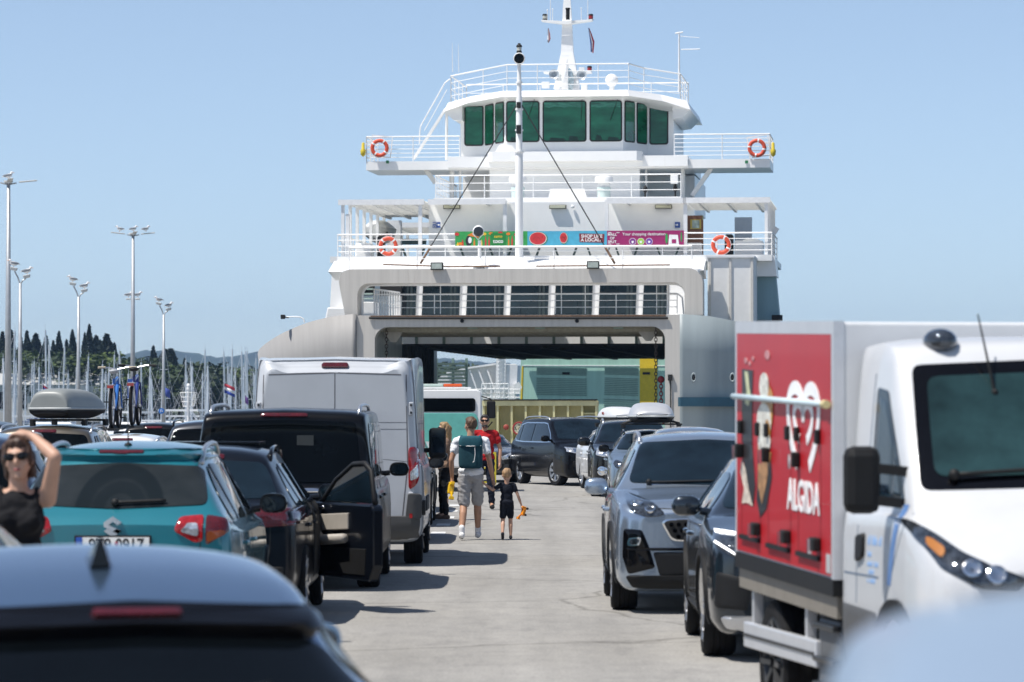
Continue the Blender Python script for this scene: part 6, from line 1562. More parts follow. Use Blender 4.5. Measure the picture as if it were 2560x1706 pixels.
putc(CY - .50, .42, low(1.0, .42, 1.29) + [(.88 * w, 1.33), (.62 * w, 1.37), (.31 * w, 1.39), (0, 1.40)])
putc(CY - .60, .42, low(1.0, .42, 1.32) + [(.90 * w, 1.38), (.68 * w, 1.44), (.34 * w, 1.455), (0, 1.46)])
putc(CY - .85, .42, low(1.0, .42, 1.34) + [(.905 * w, 1.66), (.74 * w, 1.72), (.37 * w, 1.74), (0, 1.745)])
putc(CY - 1.10, .42, low(1.0, .42, 1.35) + [(.90 * w, 1.95), (.79 * w, 2.05), (.40 * w, 2.085), (0, 2.09)])
putc(CY - 1.22, .42, low(1.0, .42, 1.35) + [(.895 * w, 2.05), (.81 * w, 2.15), (.42 * w, 2.175), (0, 2.18)])
putc(CY - 1.5, .42, low(1.0, .42, 1.35) + [(.895 * w, 2.08), (.82 * w, 2.185), (.43 * w, 2.21), (0, 2.215)])
putc(.12, .42, low(1.0, .42, 1.35) + [(.895 * w, 2.07), (.82 * w, 2.175), (.43 * w, 2.20), (0, 2.205)])
putc(.06, .46, low(.97, .46, 1.35) + [(.87 * w, 2.04), (.80 * w, 2.14), (.42 * w, 2.165), (0, 2.17)])
vs, fs = loft(S, ys, 4, 4)
q = MB(); q.add(vs, fs); cab = q.build('cab', TRW, tk, auto=48)
bv = BVHTree.FromPolygons([Vector(v) for v in vs], fs)
T_ = dict(bvh=bv, root=tk)
FWY = 1.27
co = MB(); co.lathe([(.44, -.2), (.44, .2)], 28, c=(.92, FWY, .36), rot=Matrix.Rotation(PI / 2, 3, 'Y')); co.lathe([(.44, -.2), (.44, .2)], 28, c=(-.92, FWY, .36), rot=Matrix.Rotation(PI / 2, 3, 'Y'))
co = co.build('cutter', TRW, None); co.data.materials.append(M_WELL); cab.data.materials.append(M_WELL)
for p in co.data.polygons: p.material_index = 1
bo_ = cab.modifiers.new('b', 'BOOLEAN'); bo_.object = co; bo_.solver = 'EXACT'; applied(cab); bpy.data.objects.remove(co); cab.data.set_sharp_from_angle(angle=R(45))
decal(bv, [(-.87, 1.43), (0, 1.45), (.87, 1.43), (.80, 2.06), (0, 2.095), (-.80, 2.06)], 'front', 'windscreen', M_GLOSSB, tk, off=.004, rnd=.05)
M_WSG = mat('truck_windscreen', (.018, .045, .048), .04, var=.6, scale=1.4, spec=.5)
ws = decal(bv, [(-.79, 1.50), (0, 1.51), (.79, 1.50), (.735, 2.00), (0, 2.03), (-.735, 2.00)], 'front', 'windscreen_glass', M_WSG, tk, off=.007, rnd=.06)
for ax in ('right', 'left'):
    decal(bv, [(.50, 1.36), (1.25, 1.35), (1.19, 1.43), (.76, 1.93), (.52, 1.95)], ax, 'side_window', M_GLOSSB, tk, off=.004, rnd=.04)
    decal(bv, [(.56, 1.40), (.95, 1.39), (.95, 1.66), (.75, 1.88), (.58, 1.90)], ax, 'side_glass', M_GLASSB, tk, off=.007, rnd=.03)
    decal(bv, [(.99, 1.40), (1.17, 1.39), (.99, 1.60)], ax, 'quarter_glass', M_GLASSB, tk, off=.007, rnd=.02)
    decal(bv, [(.14, .44), (.86, .44), (.86, .80), (.14, .82)], ax, 'lower_cladding', mat('cladding_grey', (.07, .072, .075), .6, dust=.06), tk, off=.012, rnd=.02)
    s1 = MB(); seam(bv, [(.42, .83), (.42, 1.30), (.46, 2.02)], ax, .012, s1); seam(bv, [(1.02, .83), (1.25, 1.1), (1.42, 1.32)], ax, .012, s1); seam(bv, [(.14, .98), (.9, .98)], ax, .01, s1)
    s1.build('door_seam', mat('seam_blue_grey', (.10, .14, .20), .6), tk)['kind'] = 'stuff'
    decal(bv, [(1.08, .95), (1.16, .95), (1.32, 1.36), (1.23, 1.36)], ax, 'blue_stripe', mat('stripe_blue', (.10, .20, .42), .5), tk, off=.004, rnd=.01)
    decal(bv, [(.44, 1.18), (.60, 1.20), (.60, 1.08), (.44, 1.04)], ax, 'door_handle', M_TRIM, tk, off=.02, rnd=.03)
    a_ = [R(-15 + 205 * k / 20) for k in range(21)]
    band(bv, [(FWY + .435 * math.cos(t), .36 + .435 * math.sin(t)) for t in a_], [(FWY + .53 * math.cos(t), .36 + .53 * math.sin(t)) for t in a_], ax, 'wheel_arch_trim', M_TRIM, tk, off=.02)
for i_, (t_, sz) in enumerate((('FRIGO FOOD', .075), ('d.o.o.', .05), ('mob: +385 91', .05), ('021/000', .05), ('frigofood', .05))):
    pass
lt = mat('lettering_pale_blue', (.25, .42, .70), .5)
for k, (zz, wd, hg) in enumerate(((1.14, .30, .05), (1.08, .12, .028), (1.03, .26, .028), (.99, .17, .028), (.945, .22, .028))):
    n_ = max(3, int(wd / .03))
    for j in range(n_):                                     # small unreadable lettering on the door
        u = .66 + j * .03
        if (j * 7 + k * 3) % 5 == 4: continue
        decal(bv, [(u, zz), (u + .02, zz), (u + .02, zz + hg * (.7 + .3 * ((j * 3 + k) % 2))), (u, zz + hg * (.7 + .3 * ((j * 3 + k) % 2)))], 'right', 'lettering', lt, tk, off=.003, rings=(1, .5), rnd=.004, step=.05)
pair(T_, [(.50, 1.02), (.62, 1.05), (.80, 1.14), (.945, 1.28), (.965, 1.30), (.96, 1.20), (.90, 1.06), (.74, .97), (.55, .96)], 'front', 'headlight', M_LAMPD, off=.012)
pair(T_, [(.86, 1.15), (.925, 1.215), (.935, 1.17), (.89, 1.10)], 'front', 'indicator_lamp', mat('amber_mid', (.40, .15, .03), .2, coat=.6), off=.018)
for xx, zz in ((.77, 1.06), (.66, 1.03)):
    for s in (-1, 1):
        l, n, d = hit(bv, 'front', s * xx, zz); q = MB(); q.lathe([(.05, -.01), (.05, .008), (.04, .012), (.035, 0), (.01, -.005)], 16, c=l + n * .016, rot=n.to_track_quat('Z', 'Y').to_matrix()); q.build('lamp_reflector', M_CHROME, tk, auto=40)
one(T_, [(-.48, .98), (.48, .98), (.44, .78), (-.44, .78)], 'front', 'grille', M_TRIM, off=.015); one(T_, [(-.78, .66), (.78, .66), (.75, .50), (-.75, .50)], 'front', 'bumper_trim', M_TRIM, off=.03)
wiper(T_, 'front', .70, 1.49, .05, 1.53, .012, .03)
q = MB(); l = hit(bv, 'top', .40, 1.0)[0]; q.tube([l, l + Vector((.06, -.10, .40))], [.008, .004], 6); q.ball(l, .02, 8, 6); q.build('antenna', M_TRIM, tk)
l = hit(bv, 'top', .62, .70)[0]; q = MB(); q.ball(l + Vector((0, .05, .0)), (.09, .12, .07), 14, 8); q.build('roof_lamp', M_LAMPD, tk, smooth=True)
for s in (-1, 1):
    q = MB(); q.box((s * 1.12, 1.12, 1.48), (.19, .10, .34)); mr = q.build('mirror', M_TRIM, tk, bevel=.05)
    q = MB(); q.box((s * 1.12, 1.066, 1.48), (.15, .01, .29)); q.build('mirror_glass', M_GLASSB, mr, bevel=.003)
    q = MB(); q.bar((s * .88, 1.18, 1.52), (s * 1.06, 1.13, 1.54), .05); q.build('mirror_arm', M_TRIM, mr); q = MB(); q.bar((s * .90, 1.18, 1.36), (s * 1.06, 1.13, 1.38), .05); q.build('mirror_arm', M_TRIM, mr)
for s in (-1, 1):
    add_wheel(tk, s * .86, FWY, .36, .22, 'steel', 0, M_RIMD); add_wheel(tk, s * .83, -1.86, .37, .24, 'steel', 0, M_RIMD)
# underrun guard, tanks, chassis
q = MB(); q.box((.96, -1.55, .50), (.04, 1.95, .15)); ug = q.build('side_guard', M_AL2, tk, bevel=.01)
q = MB(); q.box((.965, -1.55, .50), (.045, 1.90, .018)); q.build('guard_groove', M_RIMD, ug)
for yy in (-.9, -2.35): q = MB(); q.bar((.93, yy, .56), (.93, yy, .76), .055); q.build('guard_post', M_AL2, tk)
q = MB(); q.box((.80, -.38, .48), (.30, .50, .44)); tn = q.build('battery_box', mat('box_grey_plastic', (.10, .105, .11), .6, var=.1), tk, bevel=.02)
for zz in (.66, .48, .34): q = MB(); q.box((.96, -.38, zz), (.05, .50, .03)); q.build('box_rib', M_RIMD, tn, bevel=.006)
for yy in (-.5, -.3): q = MB(); q.box((.955, yy, .26), (.03, .12, .10)); q.build('box_step', M_RIMD, tn)
for s in (-1, 1): q = MB(); q.bb(s * .40 - .05, s * .40 + .05, -2.9, 1.2, .50, .74); q.build('chassis_beam', M_TRIM, tk)
q = MB(); q.bb(-.9, .9, -RB, -.02, .74, .90); q.build('subframe', M_TRIM, tk)
q = MB(); q.bb(-.85, .85, -2.75, -2.68, .42, .56); q.build('rear_guard', M_TRIM, tk); q = MB(); q.bar((.1, -1.86, .36), (.1, -1.86, .361), .2); q.tube([(-.8, -1.86, .36), (.8, -1.86, .36)], .06, 8); q.build('rear_axle', M_TRIM, tk)
q = MB(); q.bb(-.95, .95, -.02, .06, .50, .90); q.build('cab_rear_panel', M_TRIM, tk)
# drying rack / hand trolley frame visible behind the windscreen
q = MB()

# ================================================================== port truck with mint front, far left lane
pt = thing('port_truck', 'white flat-fronted truck with mint green front panel and orange beacon bar', 'truck', (-1.90, 88.0 + 2.5, 0), PI)
q = MB(); q.prism(rrect(-1.2, 1.2, .55, 2.34, .12, 5, (0, 0, 1, 1)), lambda u, v, t: (u, t, v), .5, 2.5); pc = q.build('cab', M_WHITE, pt, bevel=.03)
q = MB(); q.prism(rrect(-1.06, 1.06, 1.83, 2.14, .06), lambda u, v, t: (u, t, v), 2.5, 2.53); q.build('windscreen', M_GLASS, pt)
M_MINTP = mat('mint_panel', (.12, .42, .36), .5, var=.08)
q = MB(); q.prism(rrect(-1.12, 1.12, 1.15, 1.80, .14), lambda u, v, t: (u, t, v), 2.49, 2.54); q.build('front_panel', M_MINTP, pt, bevel=.01)
q = MB(); q.bb(-1.15, 1.15, 2.4, 2.7, .55, 1.0); q.build('bumper', M_WHITE, pt, bevel=.04)
q = MB(); q.bb(-.95, .95, 1.6, 1.9, 2.36, 2.40); bbar = q.build('beacon_bar', M_WHITE, pt)
for x0, x1, m in ((-.75, -.32, mat('beacon_orange', (.65, .10, .02), .3)), (-.31, .31, mat('beacon_pale', (.45, .55, .5), .3)), (.32, .75, mat('beacon_orange', (.65, .10, .02), .3))):
    q = MB(); q.bb(x0, x1, 1.62, 1.88, 2.405, 2.475); q.build('beacon', m, bbar, bevel=.02)
for s in (-1, 1):
    q = MB(); q.tube([(s * 1.15, 2.3, 2.2), (s * 1.42, 2.35, 2.12), (s * 1.45, 2.35, 1.85)], .015, 6); q.tube([(s * 1.45, 2.35, 1.6), (s * 1.2, 2.3, 1.3)], .015, 6); q.build('mirror_arm', M_TRIM, pt)
    q = MB(); q.box((s * 1.42, 2.36, 1.88), (.20, .08, .40)); q.build('mirror', M_TRIM, pt, bevel=.03)
    for yy in (1.6, -1.8): add_wheel(pt, s * 1.0, yy, .45, .28, 'steel', 0, M_RIMD)
q = MB(); q.bb(-1.1, 1.1, -2.5, .5, .8, 1.1); q.build('load_bed', M_TRIM, pt)
q = MB(); q.ball((.55, 2.2, 1.95), (.11, .12, .15), 12, 8); q.build('driver_headrest', M_TRIM, pt)
# yellow quay frame
yf_ = thing('yellow_barrier', 'thin yellow steel barrier frame standing by the cabriolet', 'barrier', P(1236, 1209, 96.5) * 1)
yf_.location.z = 0
myl = mat('barrier_yellow', (.62, .50, .03), .5)
q = MB()
for x in (-.30, .02): q.bar((x, 0, 0), (x, 0, .82), .05)
for z in (.06, .42, .80): q.bar((-.30, 0, z), (.02, 0, z), .045)
q.build('frame', myl, yf_)

# ================================================================== two bicycles on the roof of the white estate
def bicycle(label, loc, col, bars, seat, rotz=0):
    o = thing('bicycle', label, 'bicycle', loc, rotz)
    fr = mat('bike_' + bars, col, .3, coat=.6)
    wr = .335
    for yy in (-.52, .52):
        q = MB(); q.torus((0, yy, wr), wr - .02, .030, 36, 8, rot=Matrix.Rotation(PI / 2, 3, 'Y')); wl_ = q.build('wheel', M_TYRE, o, smooth=True)
        q = MB(); q.torus((0, yy, wr), wr - .05, .012, 36, 6, rot=Matrix.Rotation(PI / 2, 3, 'Y'))
        for k in range(12): a = 2 * PI * k / 12; q.tube([(0, yy, wr), (0, yy + (wr - .05) * math.cos(a), wr + (wr - .05) * math.sin(a))], .0025, 4)
        q.tube([(-.05, yy, wr), (.05, yy, wr)], .02, 8); q.build('rim', M_ALU, wl_)
    B = Vector((0, -.05, .30)); S_ = Vector((0, -.22, .82)); H0 = Vector((0, .36, .72)); H1 = Vector((0, .33, .84)); RA = Vector((0, -.52, wr)); FA = Vector((0, .52, wr))
    q = MB()
    for a, b, r in ((B, S_, .026), (B, H0, .030), (S_.lerp(B, .12), H1, .026), (H0, H1, .030)): q.tube([a, b], r, 8)
    for s in (-1, 1): q.tube([RA + Vector((s * .06, 0, 0)), B + Vector((s * .03, 0, 0))], .011, 6); q.tube([RA + Vector((s * .06, 0, 0)), S_.lerp(B, .15) + Vector((s * .02, 0, 0))], .010, 6)
    q.build('frame', fr, o)
    q = MB()
    for s in (-1, 1): q.tube([H0 + Vector((s * .05, 0, 0)), FA + Vector((s * .06, 0, 0))], .014, 6)
    q.tube([H0 + Vector((-.05, 0, 0)), H0 + Vector((.05, 0, 0))], .018, 6); q.build('fork', fr, o)
    q = MB(); up = .14
    q.tube([H1, H1 + Vector((0, -.01, up))], .016, 6); q.tube([H1 + Vector((-.30, -.05, up + .03)), H1 + Vector((-.15, 0, up + .03)), H1 + Vector((0, .02, up)), H1 + Vector((.15, 0, up + .03)), H1 + Vector((.30, -.05, up + .03))], .013, 6); hb = q.build('handlebar', M_ALU, o)
    for s in (-1, 1): q = MB(); q.tube([H1 + Vector((s * .20, -.02, up + .032)), H1 + Vector((s * .32, -.055, up + .03))], .02, 8); q.build('grip', M_TRIM if bars == 'dark' else mat('grip_tan', (.45, .38, .28), .7), hb)
    q = MB(); q.tube([S_, S_ + Vector((0, -.03, .10))], .014, 6); q.ball(S_ + Vector((0, -.05, .12)), (.085, .14, .04), 12, 8); q.build('saddle', seat, o, smooth=True)
    q = MB(); q.tube([B + Vector((-.08, 0, 0)), B + Vector((.08, 0, 0))], .015, 6); q.bar(B + Vector((.08, 0, 0)), B + Vector((.08, .1, -.13)), .02); q.bar(B + Vector((-.08, 0, 0)), B + Vector((-.08, -.1, .13)), .02); q.box(B + Vector((.13, .1, -.13)), (.09, .07, .02)); q.box(B + Vector((-.13, -.1, .13)), (.09, .07, .02)); q.lathe([(.085, -.004), (.085, .004)], 18, c=B + Vector((.05, 0, 0)), rot=Matrix.Rotation(PI / 2, 3, 'Y')); q.build('crank', M_TRIM, o)
    q = MB(); q.bb(-.05, .05, -.80, -.50, .70, .72); q.bar((-.04, -.7, .7), (-.05, -.52, .36), .012); q.bar((.04, -.7, .7), (.05, -.52, .36), .012); q.build('luggage_rack', M_ALU, o)
    q = MB(); q.box((0, -.82, .68), (.11, .03, .05)); q.build('rear_reflector', M_RED, o)
    q = MB(); q.bb(-.06, .06, -.8, .8, -.035, -.005); q.build('roof_carrier', M_TRIM, o)
    return o
bicycle('bright blue bicycle with tan grips on the car roof, left of the two', (P(268, 1031, 62.9).x, 64.2, 1.56), (.02, .14, .48), 'tan', mat('saddle_grey', (.35, .36, .38), .5))
bicycle('dark blue bicycle with black grips on the car roof, right of the two', (P(313, 1031, 62.9).x, 64.6, 1.60), (.02, .04, .22), 'dark', M_TRIM)
# ================================================================== far ship seen through the car deck
DS = 206.0
def G(px, py, d=DS): return P(px, py, d)
fs_ = thing('moored_ship', 'mint green ship with yellow band seen through the open car deck', 'ship', (G(1500, 0).x, DS, -1.6), R(-14))
O_ = Vector(fs_.location)
def gp(name, pts, m, d0, d1, parent=fs_, bevel=0):
    """pts in photograph pixels at distance d0, extruded back to d1"""
    q = MB(); q.prism([(G(a, b, d0).x - O_.x, G(a, b, d0).z - O_.z) for a, b in pts], lambda u, v, t: (u, t - DS, v), d0, d1); return q.build(name, m, parent, bevel=bevel)
hull = gp('hull', [(1285, 1130), (1800, 1130), (1800, 830), (1300, 830)], FMINT, DS, DS + 10)
gp('yellow_band', [(1602, 1130), (1646, 1130), (1646, 830), (1602, 830)], mat('ship_yellow', (.68, .47, .02), .5, var=.08), DS - .04, DS)
gp('rail_strip', [(1300, 914.5), (1700, 916.5), (1700, 914.5), (1300, 912.5)], FW, DS - .03, DS - .005)
for a, b in ((1404, 1422), (1610, 1628)): gp('scuttle', [(a, 937), (b, 937), (b, 931), (a, 931)], M_TRIM, DS - .08, DS)
MLV = mat('louvre_line', (.10, .17, .16), .6)
for x0, x1, y0, y1, n in ((1337, 1466, 918, 938, 6), (1512, 1598, 918, 938, 6), (1337, 1466, 945, 990, 10), (1512, 1598, 945, 990, 10), (1510, 1598, 998, 1090, 18)):
    for k in range(n):
        y = y0 + (y1 - y0) * k / n; gp('louvre_slat', [(x0, y + 1.0), (x1, y + 4.0), (x1, y + 2.9), (x0, y - .1)], MLV, DS - .05, DS)
# shelf added out of view to throw the long shadow across the hull
q = MB(); q.bb(G(1296, 0).x - O_.x, G(1720, 0).x - O_.x, -.88, -.40, G(0, 880).z - O_.z, G(0, 868).z - O_.z); q.build('shadow_shelf', FW, fs_)
gp('yellow_pole', [(1311, 1010), (1315, 1010), (1318, 916), (1315, 916)], mat('ship_yellow', (.68, .47, .02), .5), DS - 1.4, DS - 1.2)
# white bulwark, ladder tower and work platform
W2 = thing('ship_stern', 'white ship bulwark with ladder tower and railed platform left of the mint hull', 'ship', (G(1200, 0, 198).x, 198, -1.6)); O2 = Vector(W2.location)
def g2(name, pts, m, d0, d1, parent=W2):
    q = MB(); q.prism([(G(a, b, d0).x - O2.x, G(a, b, d0).z - O2.z) for a, b in pts], lambda u, v, t: (u, t - 198, v), d0, d1); return q.build(name, m, parent)
g2('bulwark', [(1095, 945), (1120, 932), (1180, 920), (1240, 912), (1290, 910), (1290, 1100), (1095, 1100)], FW, 198.0, 198.3)
g2('bulwark_cap', [(1116, 935), (1180, 921), (1240, 912.5), (1240, 908), (1178, 917), (1116, 931)], FW2, 197.7, 198.0)
for a in (1150, 1172, 1194, 1216): g2('bulwark_rib', [(a, 925), (a + 4, 925), (a + 26, 985), (a + 22, 985)], FW2, 197.75, 198.0)
g2('ladder_tower', [(1238, 1010), (1262, 1010), (1266, 850), (1242, 850)], FW2, 196.9, 197.5)
for k in range(15): g2('tower_step', [(1245, 1003 - k * 9.5), (1257, 999 - k * 9.5), (1257, 997.6 - k * 9.5), (1245, 1001.6 - k * 9.5)], FST, 196.84, 196.9)
g2('shelter', [(1262, 1005), (1290, 1005), (1294, 912), (1264, 912)], FST, 197.0, 198.0)
g2('fender_bag', [(1284, 962), (1297, 955), (1305, 968), (1297, 985), (1285, 985)], FW, 196.6, 197.0)
q = MB()
def pr(a, b): q.tube([G(*a, 196.2) - O2, G(*b, 196.2) - O2], .03, 5)
for y in (960, 972, 984): pr((1205, y), (1272, y))
for x in range(1205, 1276, 11): pr((x, 958), (x, 996))
for y in (974, 984, 994): pr((1150, y), (1300, y))
for x in range(1160, 1300, 14): pr((x, 974), (x, 1000))
q.build('platform_railing', FRAIL, W2)['kind'] = 'stuff'
# green stair frame at the end of the car deck
q = MB(); sx = [fx(1003, 44), fx(1041, 44), fx(1072, 44)]
for x in sx: q.bar((x, 44, -.5), (x, 44, 4.4), .12)
st_ = part(q, 'stair_frame', mat('stair_green', (.22, .32, .28), .5))
for k in range(8):
    z = fz(836 + k * 8.3, 44); q = MB(); q.bb(sx[0], sx[2], 43.9, 44.3, z - .05, z + .05); part(q, 'stair_tread', mat('stair_green_dark', (.10, .15, .13), .5), st_)

# ================================================================== shore, hill, trees
def grid_mesh(name, xs, ys, fz_, m, kind='structure'):
    vs = [(x, y, fz_(x, y)) for y in ys for x in xs]; nx = len(xs)
    fs = [(j * nx + i, j * nx + i + 1, (j + 1) * nx + i + 1, (j + 1) * nx + i) for j in range(len(ys) - 1) for i in range(nx - 1)]
    q = MB(); q.add(vs, fs); return tag(q.build(name, m, None, smooth=True), kind=kind)
M_SHORE = mat('shore_scrub', (.05, .065, .03), .9, var=.4, scale=.05)
grid_mesh('shore', list(range(-420, 61, 30)), list(range(540, 901, 30)), lambda x, y: -2.0 + min(1, max(0, (y - 540) / 60)) * 3.4 + max(0, y - 600) * .012 + max(0, -x - 20) * .01, M_SHORE)
M_HILL = mat('hill_forest', (.030, .048, .034), .95, var=.5, scale=.012, bump=.6, bscale=.08)
hr = random.Random(5)
hp = [(-3000, 70), (-1200, 78), (-700, 74), (-490, 66), (-440, 76), (-400, 75), (-350, 68), (-300, 74), (-262, 80), (-200, 74), (-120, 70), (-60, 64), (20, 58), (150, 40), (400, 12), (900, -5)]
def hz_(x):
    for (a, b), (c_, d_) in zip(hp, hp[1:]):
        if a <= x <= c_: return b + (d_ - b) * (x - a) / (c_ - a)
    return -5
xs_ = [-3000 + 60 * k for k in range(42)] + [-480 + 7 * k for k in range(125)] + [420 + 60 * k for k in range(9)]
def hzz(x, y):
    k = 1 - abs(y - 4600) / 500; return -4 + max(0, hz_(x) + 4) * max(0, k) ** .6 + (hr.uniform(-1.6, 1.6) if k > 0.02 else 0)
grid_mesh('hill', xs_, [4100, 4200, 4300, 4400, 4500, 4560, 4600, 4700, 5100], hzz, M_HILL)

def leaf_mat(n, c, tr=.25):
    m = mat('leaf_' + n, c, .7, var=.45, scale=.25, spec=.3); return m
LM = [leaf_mat('cypress', (.010, .022, .012)), leaf_mat('pine', (.030, .058, .016)), leaf_mat('yellow_green', (.070, .105, .022)), leaf_mat('olive', (.040, .062, .026))]
M_BARK = mat('bark', (.06, .045, .03), .9, var=.3)
def crown_mesh(name, m, pts, size, rr):
    vs = []; fs = []
    for p in pts:
        n = Vector((rr.gauss(0, 1), rr.gauss(0, 1), rr.gauss(0, 1) + .4)).normalized(); a = n.orthogonal().normalized(); b = n.cross(a); s = size * rr.uniform(.6, 1.3); t = rr.uniform(0, 6.28)
        a, b = a * math.cos(t) + b * math.sin(t), b * math.cos(t) - a * math.sin(t)
        o = len(vs); vs += [p - a * s, p - b * s * .6, p + a * s, p + b * s * .6]; fs.append((o, o + 1, o + 2, o + 3))
    q = MB(); q.add(vs, fs); me = bpy.data.meshes.new(name); me.from_pydata([tuple(v) for v in q.v], [], q.f); me.materials.append(m); return me
rr = random.Random(3)
def cypress_proto(k):
    pts = []
    for _ in range(1900):
        z = rr.random() ** .9; prof = (math.sin(min(1, z * 1.25 + .1) * PI * .5) if z < .6 else 1) * (1 - max(0, (z - .45) / .55) ** 2.0) + .04
        a = rr.uniform(0, 6.28); r = prof * (.55 + .45 * rr.random() ** .5) * (1 + .16 * math.sin(a * 3 + z * 17 + k)); pts.append(Vector((r * math.cos(a) * .115, r * math.sin(a) * .115, .06 + z * .94)))
    return crown_mesh('cypress_crown', LM[0], pts, .028, rr)
CY_ = [cypress_proto(k) for k in range(3)]
tq = MB(); tq.tube([(0, 0, -.05), (0, 0, .5)], [.018, .01], 7); TRUNK = tq.build('trunk', M_BARK, None).data; bpy.data.objects.remove([o for o in bpy.data.objects if o.data == TRUNK][0])
def round_proto(k, m, flat):
    pts = []; cl = [(Vector((rr.uniform(-.33, .33), rr.uniform(-.33, .33), rr.uniform(.34, .86))), rr.uniform(.12, .22)) for _ in range(17)]
    for c, r in cl:
        for _ in range(95):
            v = Vector((rr.gauss(0, 1), rr.gauss(0, 1), rr.gauss(0, 1))).normalized() * r * rr.uniform(.65, 1.05); v.z *= flat; pts.append(c + v)
    return crown_mesh('tree_crown', m, pts, .036, rr)
RT = [round_proto(k, LM[1 + k % 3], .75 + .1 * (k % 2)) for k in range(6)]
def put_tree(me, px, ytop, d, w, label, name, group, zb_=1.0):
    top = P(px, ytop, d).z; h = top - zb_
    o = thing(name, label, 'tree', (P(px, ytop, d).x, d, zb_), rr.uniform(0, 6.28), group); o.scale = (w, w, h)
    for nm, dat in (('crown', me), ('trunk', TRUNK)):
        c_ = bpy.data.objects.new(nm, dat); COL.objects.link(c_); c_.parent = o
    return o
cyp = [(6, 836), (29, 833), (52, 850), (67, 834), (90, 842), (115, 846), (133, 858), (147, 836), (166, 856), (181, 832), (212, 840), (223, 818), (240, 846), (251, 858), (266, 842), (286, 864), (383, 872), (413, 880), (427, 878), (436, 900), (462, 902)]
for i, (px, yt) in enumerate(cyp):
    put_tree(CY_[i % 3], px, yt - 5, 640 + (i * 37) % 50, rr.uniform(7, 10) * (1.7 if px in (413, 427, 266, 90, 240) else 1), 'dark narrow cypress standing on the ridge behind the marina', 'cypress_tree', 'cypresses behind the marina')
rnd_t = [(10, 880, 11), (38, 878, 12), (62, 876, 11), (85, 866, 10), (110, 878, 12), (138, 888, 12), (160, 884, 11), (188, 890, 12), (205, 872, 9), (228, 892, 11), (252, 886, 12), (280, 890, 12), (302, 888, 12), (325, 880, 10), (340, 893, 10), (365, 910, 9), (392, 905, 9), (420, 908, 10), (478, 916, 10), (500, 908, 11), (525, 918, 9), (548, 925, 9), (575, 925, 8), (600, 932, 8), (455, 905, 10), (468, 912, 9), (512, 905, 11), (535, 915, 10), (560, 915, 10), (588, 920, 9), (620, 924, 9), (640, 930, 8), (1155, 905, 8), (1178, 912, 8), (1205, 905, 7)]
for i, (px, yt, w) in enumerate(rnd_t):
    k = i % 6; put_tree(RT[k], px, yt, 600 - (i * 23) % 60, w * 1.35, ['broad dark pine behind the marina masts', 'yellow green broadleaf tree behind the marina masts', 'dull olive tree behind the marina masts'][k % 3], 'round_tree', 'trees behind the marina')
for i in range(26):
    px = 4 + i * 25 + rr.uniform(-6, 6); k = rr.randrange(6); put_tree(RT[k], px, 940 + rr.uniform(-8, 22) + max(0, px - 420) * .08, 575 - rr.uniform(0, 25), rr.uniform(9, 13), ['broad dark pine behind the marina masts', 'yellow green broadleaf tree behind the marina masts', 'dull olive tree behind the marina masts'][k % 3], 'round_tree', 'trees behind the marina', .4)

# ================================================================== marina
M_BOAT = mat('boat_white', (.74, .75, .76), .35, coat=.3, var=.04); M_MASTW = mat('mast_grey_white', (.62, .65, .68), .35, .3); M_SAILC = mat('sail_cover_blue', (.05, .08, .20), .7)
bt_ = thing('sailboat', 'moored white sailing boat whose bare mast stands in the marina', 'sailboat', (0, 0, 0), 0, 'sailing boats in the marina')
def hs(k, s_): return [(0, -.35), (.35 * k, -.3), (.9 * k, .1), (1.25 * k, .75 + s_), (1.22 * k, .95 + s_), (1.1 * k, .98 + s_), (.5 * k, 1.02 + s_), (0, 1.03 + s_)]
vs, fs = loft([hs(.06, .35), hs(.55, .22), hs(.9, .08), hs(1, 0), hs(.95, 0), hs(.8, .05)], [5.2, 3.6, 1.6, -.6, -3.0, -4.8], 2, 2)
q = MB(); q.add(vs, fs); q.build('hull', M_BOAT, bt_, auto=40)
q = MB(); q.box((0, .4, 1.25), (1.5, 3.6, .5), taper=.82); q.build('cabin', M_BOAT, bt_, bevel=.08)
q = MB(); q.tube([(0, 1.0, 1.0), (0, 1.0, 13.2)], [.115, .10], 8); ms = q.build('mast', M_MASTW, bt_)
q = MB(); q.bar((-.75, 1, 6.0), (.75, 1, 6.0), .07); q.build('spreader', M_MASTW, ms); q = MB(); q.bar((-.55, 1, 9.6), (.55, 1, 9.6), .06); q.build('spreader', M_MASTW, ms); q = MB(); q.tube([(0, 1, 13.1), (0, 1, 13.9)], .025, 5); q.build('mast_antenna', M_MASTW, ms)
q = MB(); q.tube([(0, 1, 2.2), (0, -3.4, 2.3)], .10, 8); bm_ = q.build('boom', M_MASTW, bt_); q = MB(); q.tube([(0, .8, 2.42), (0, -1.4, 2.45), (0, -3.2, 2.38)], [.22, .18, .08], 8); q.build('sail_cover', M_SAILC, bm_)
q = MB(); q.tube([(0, 1, 12.9), (0, 5.0, 1.35)], .016, 5); q.build('furled_jib', M_BOAT, bt_)
q = MB(); q.tube([(0, 1, 13.1), (0, -4.7, 1.1)], .012, 4)
for s in (-1, 1): q.tube([(0, 1, 12.8), (s * .55, 1, 9.6), (s * .75, 1, 6), (s * 1.2, 1, 1.0)], .012, 4)
q.build('rigging', M_MASTW, bt_)['kind'] = 'stuff'
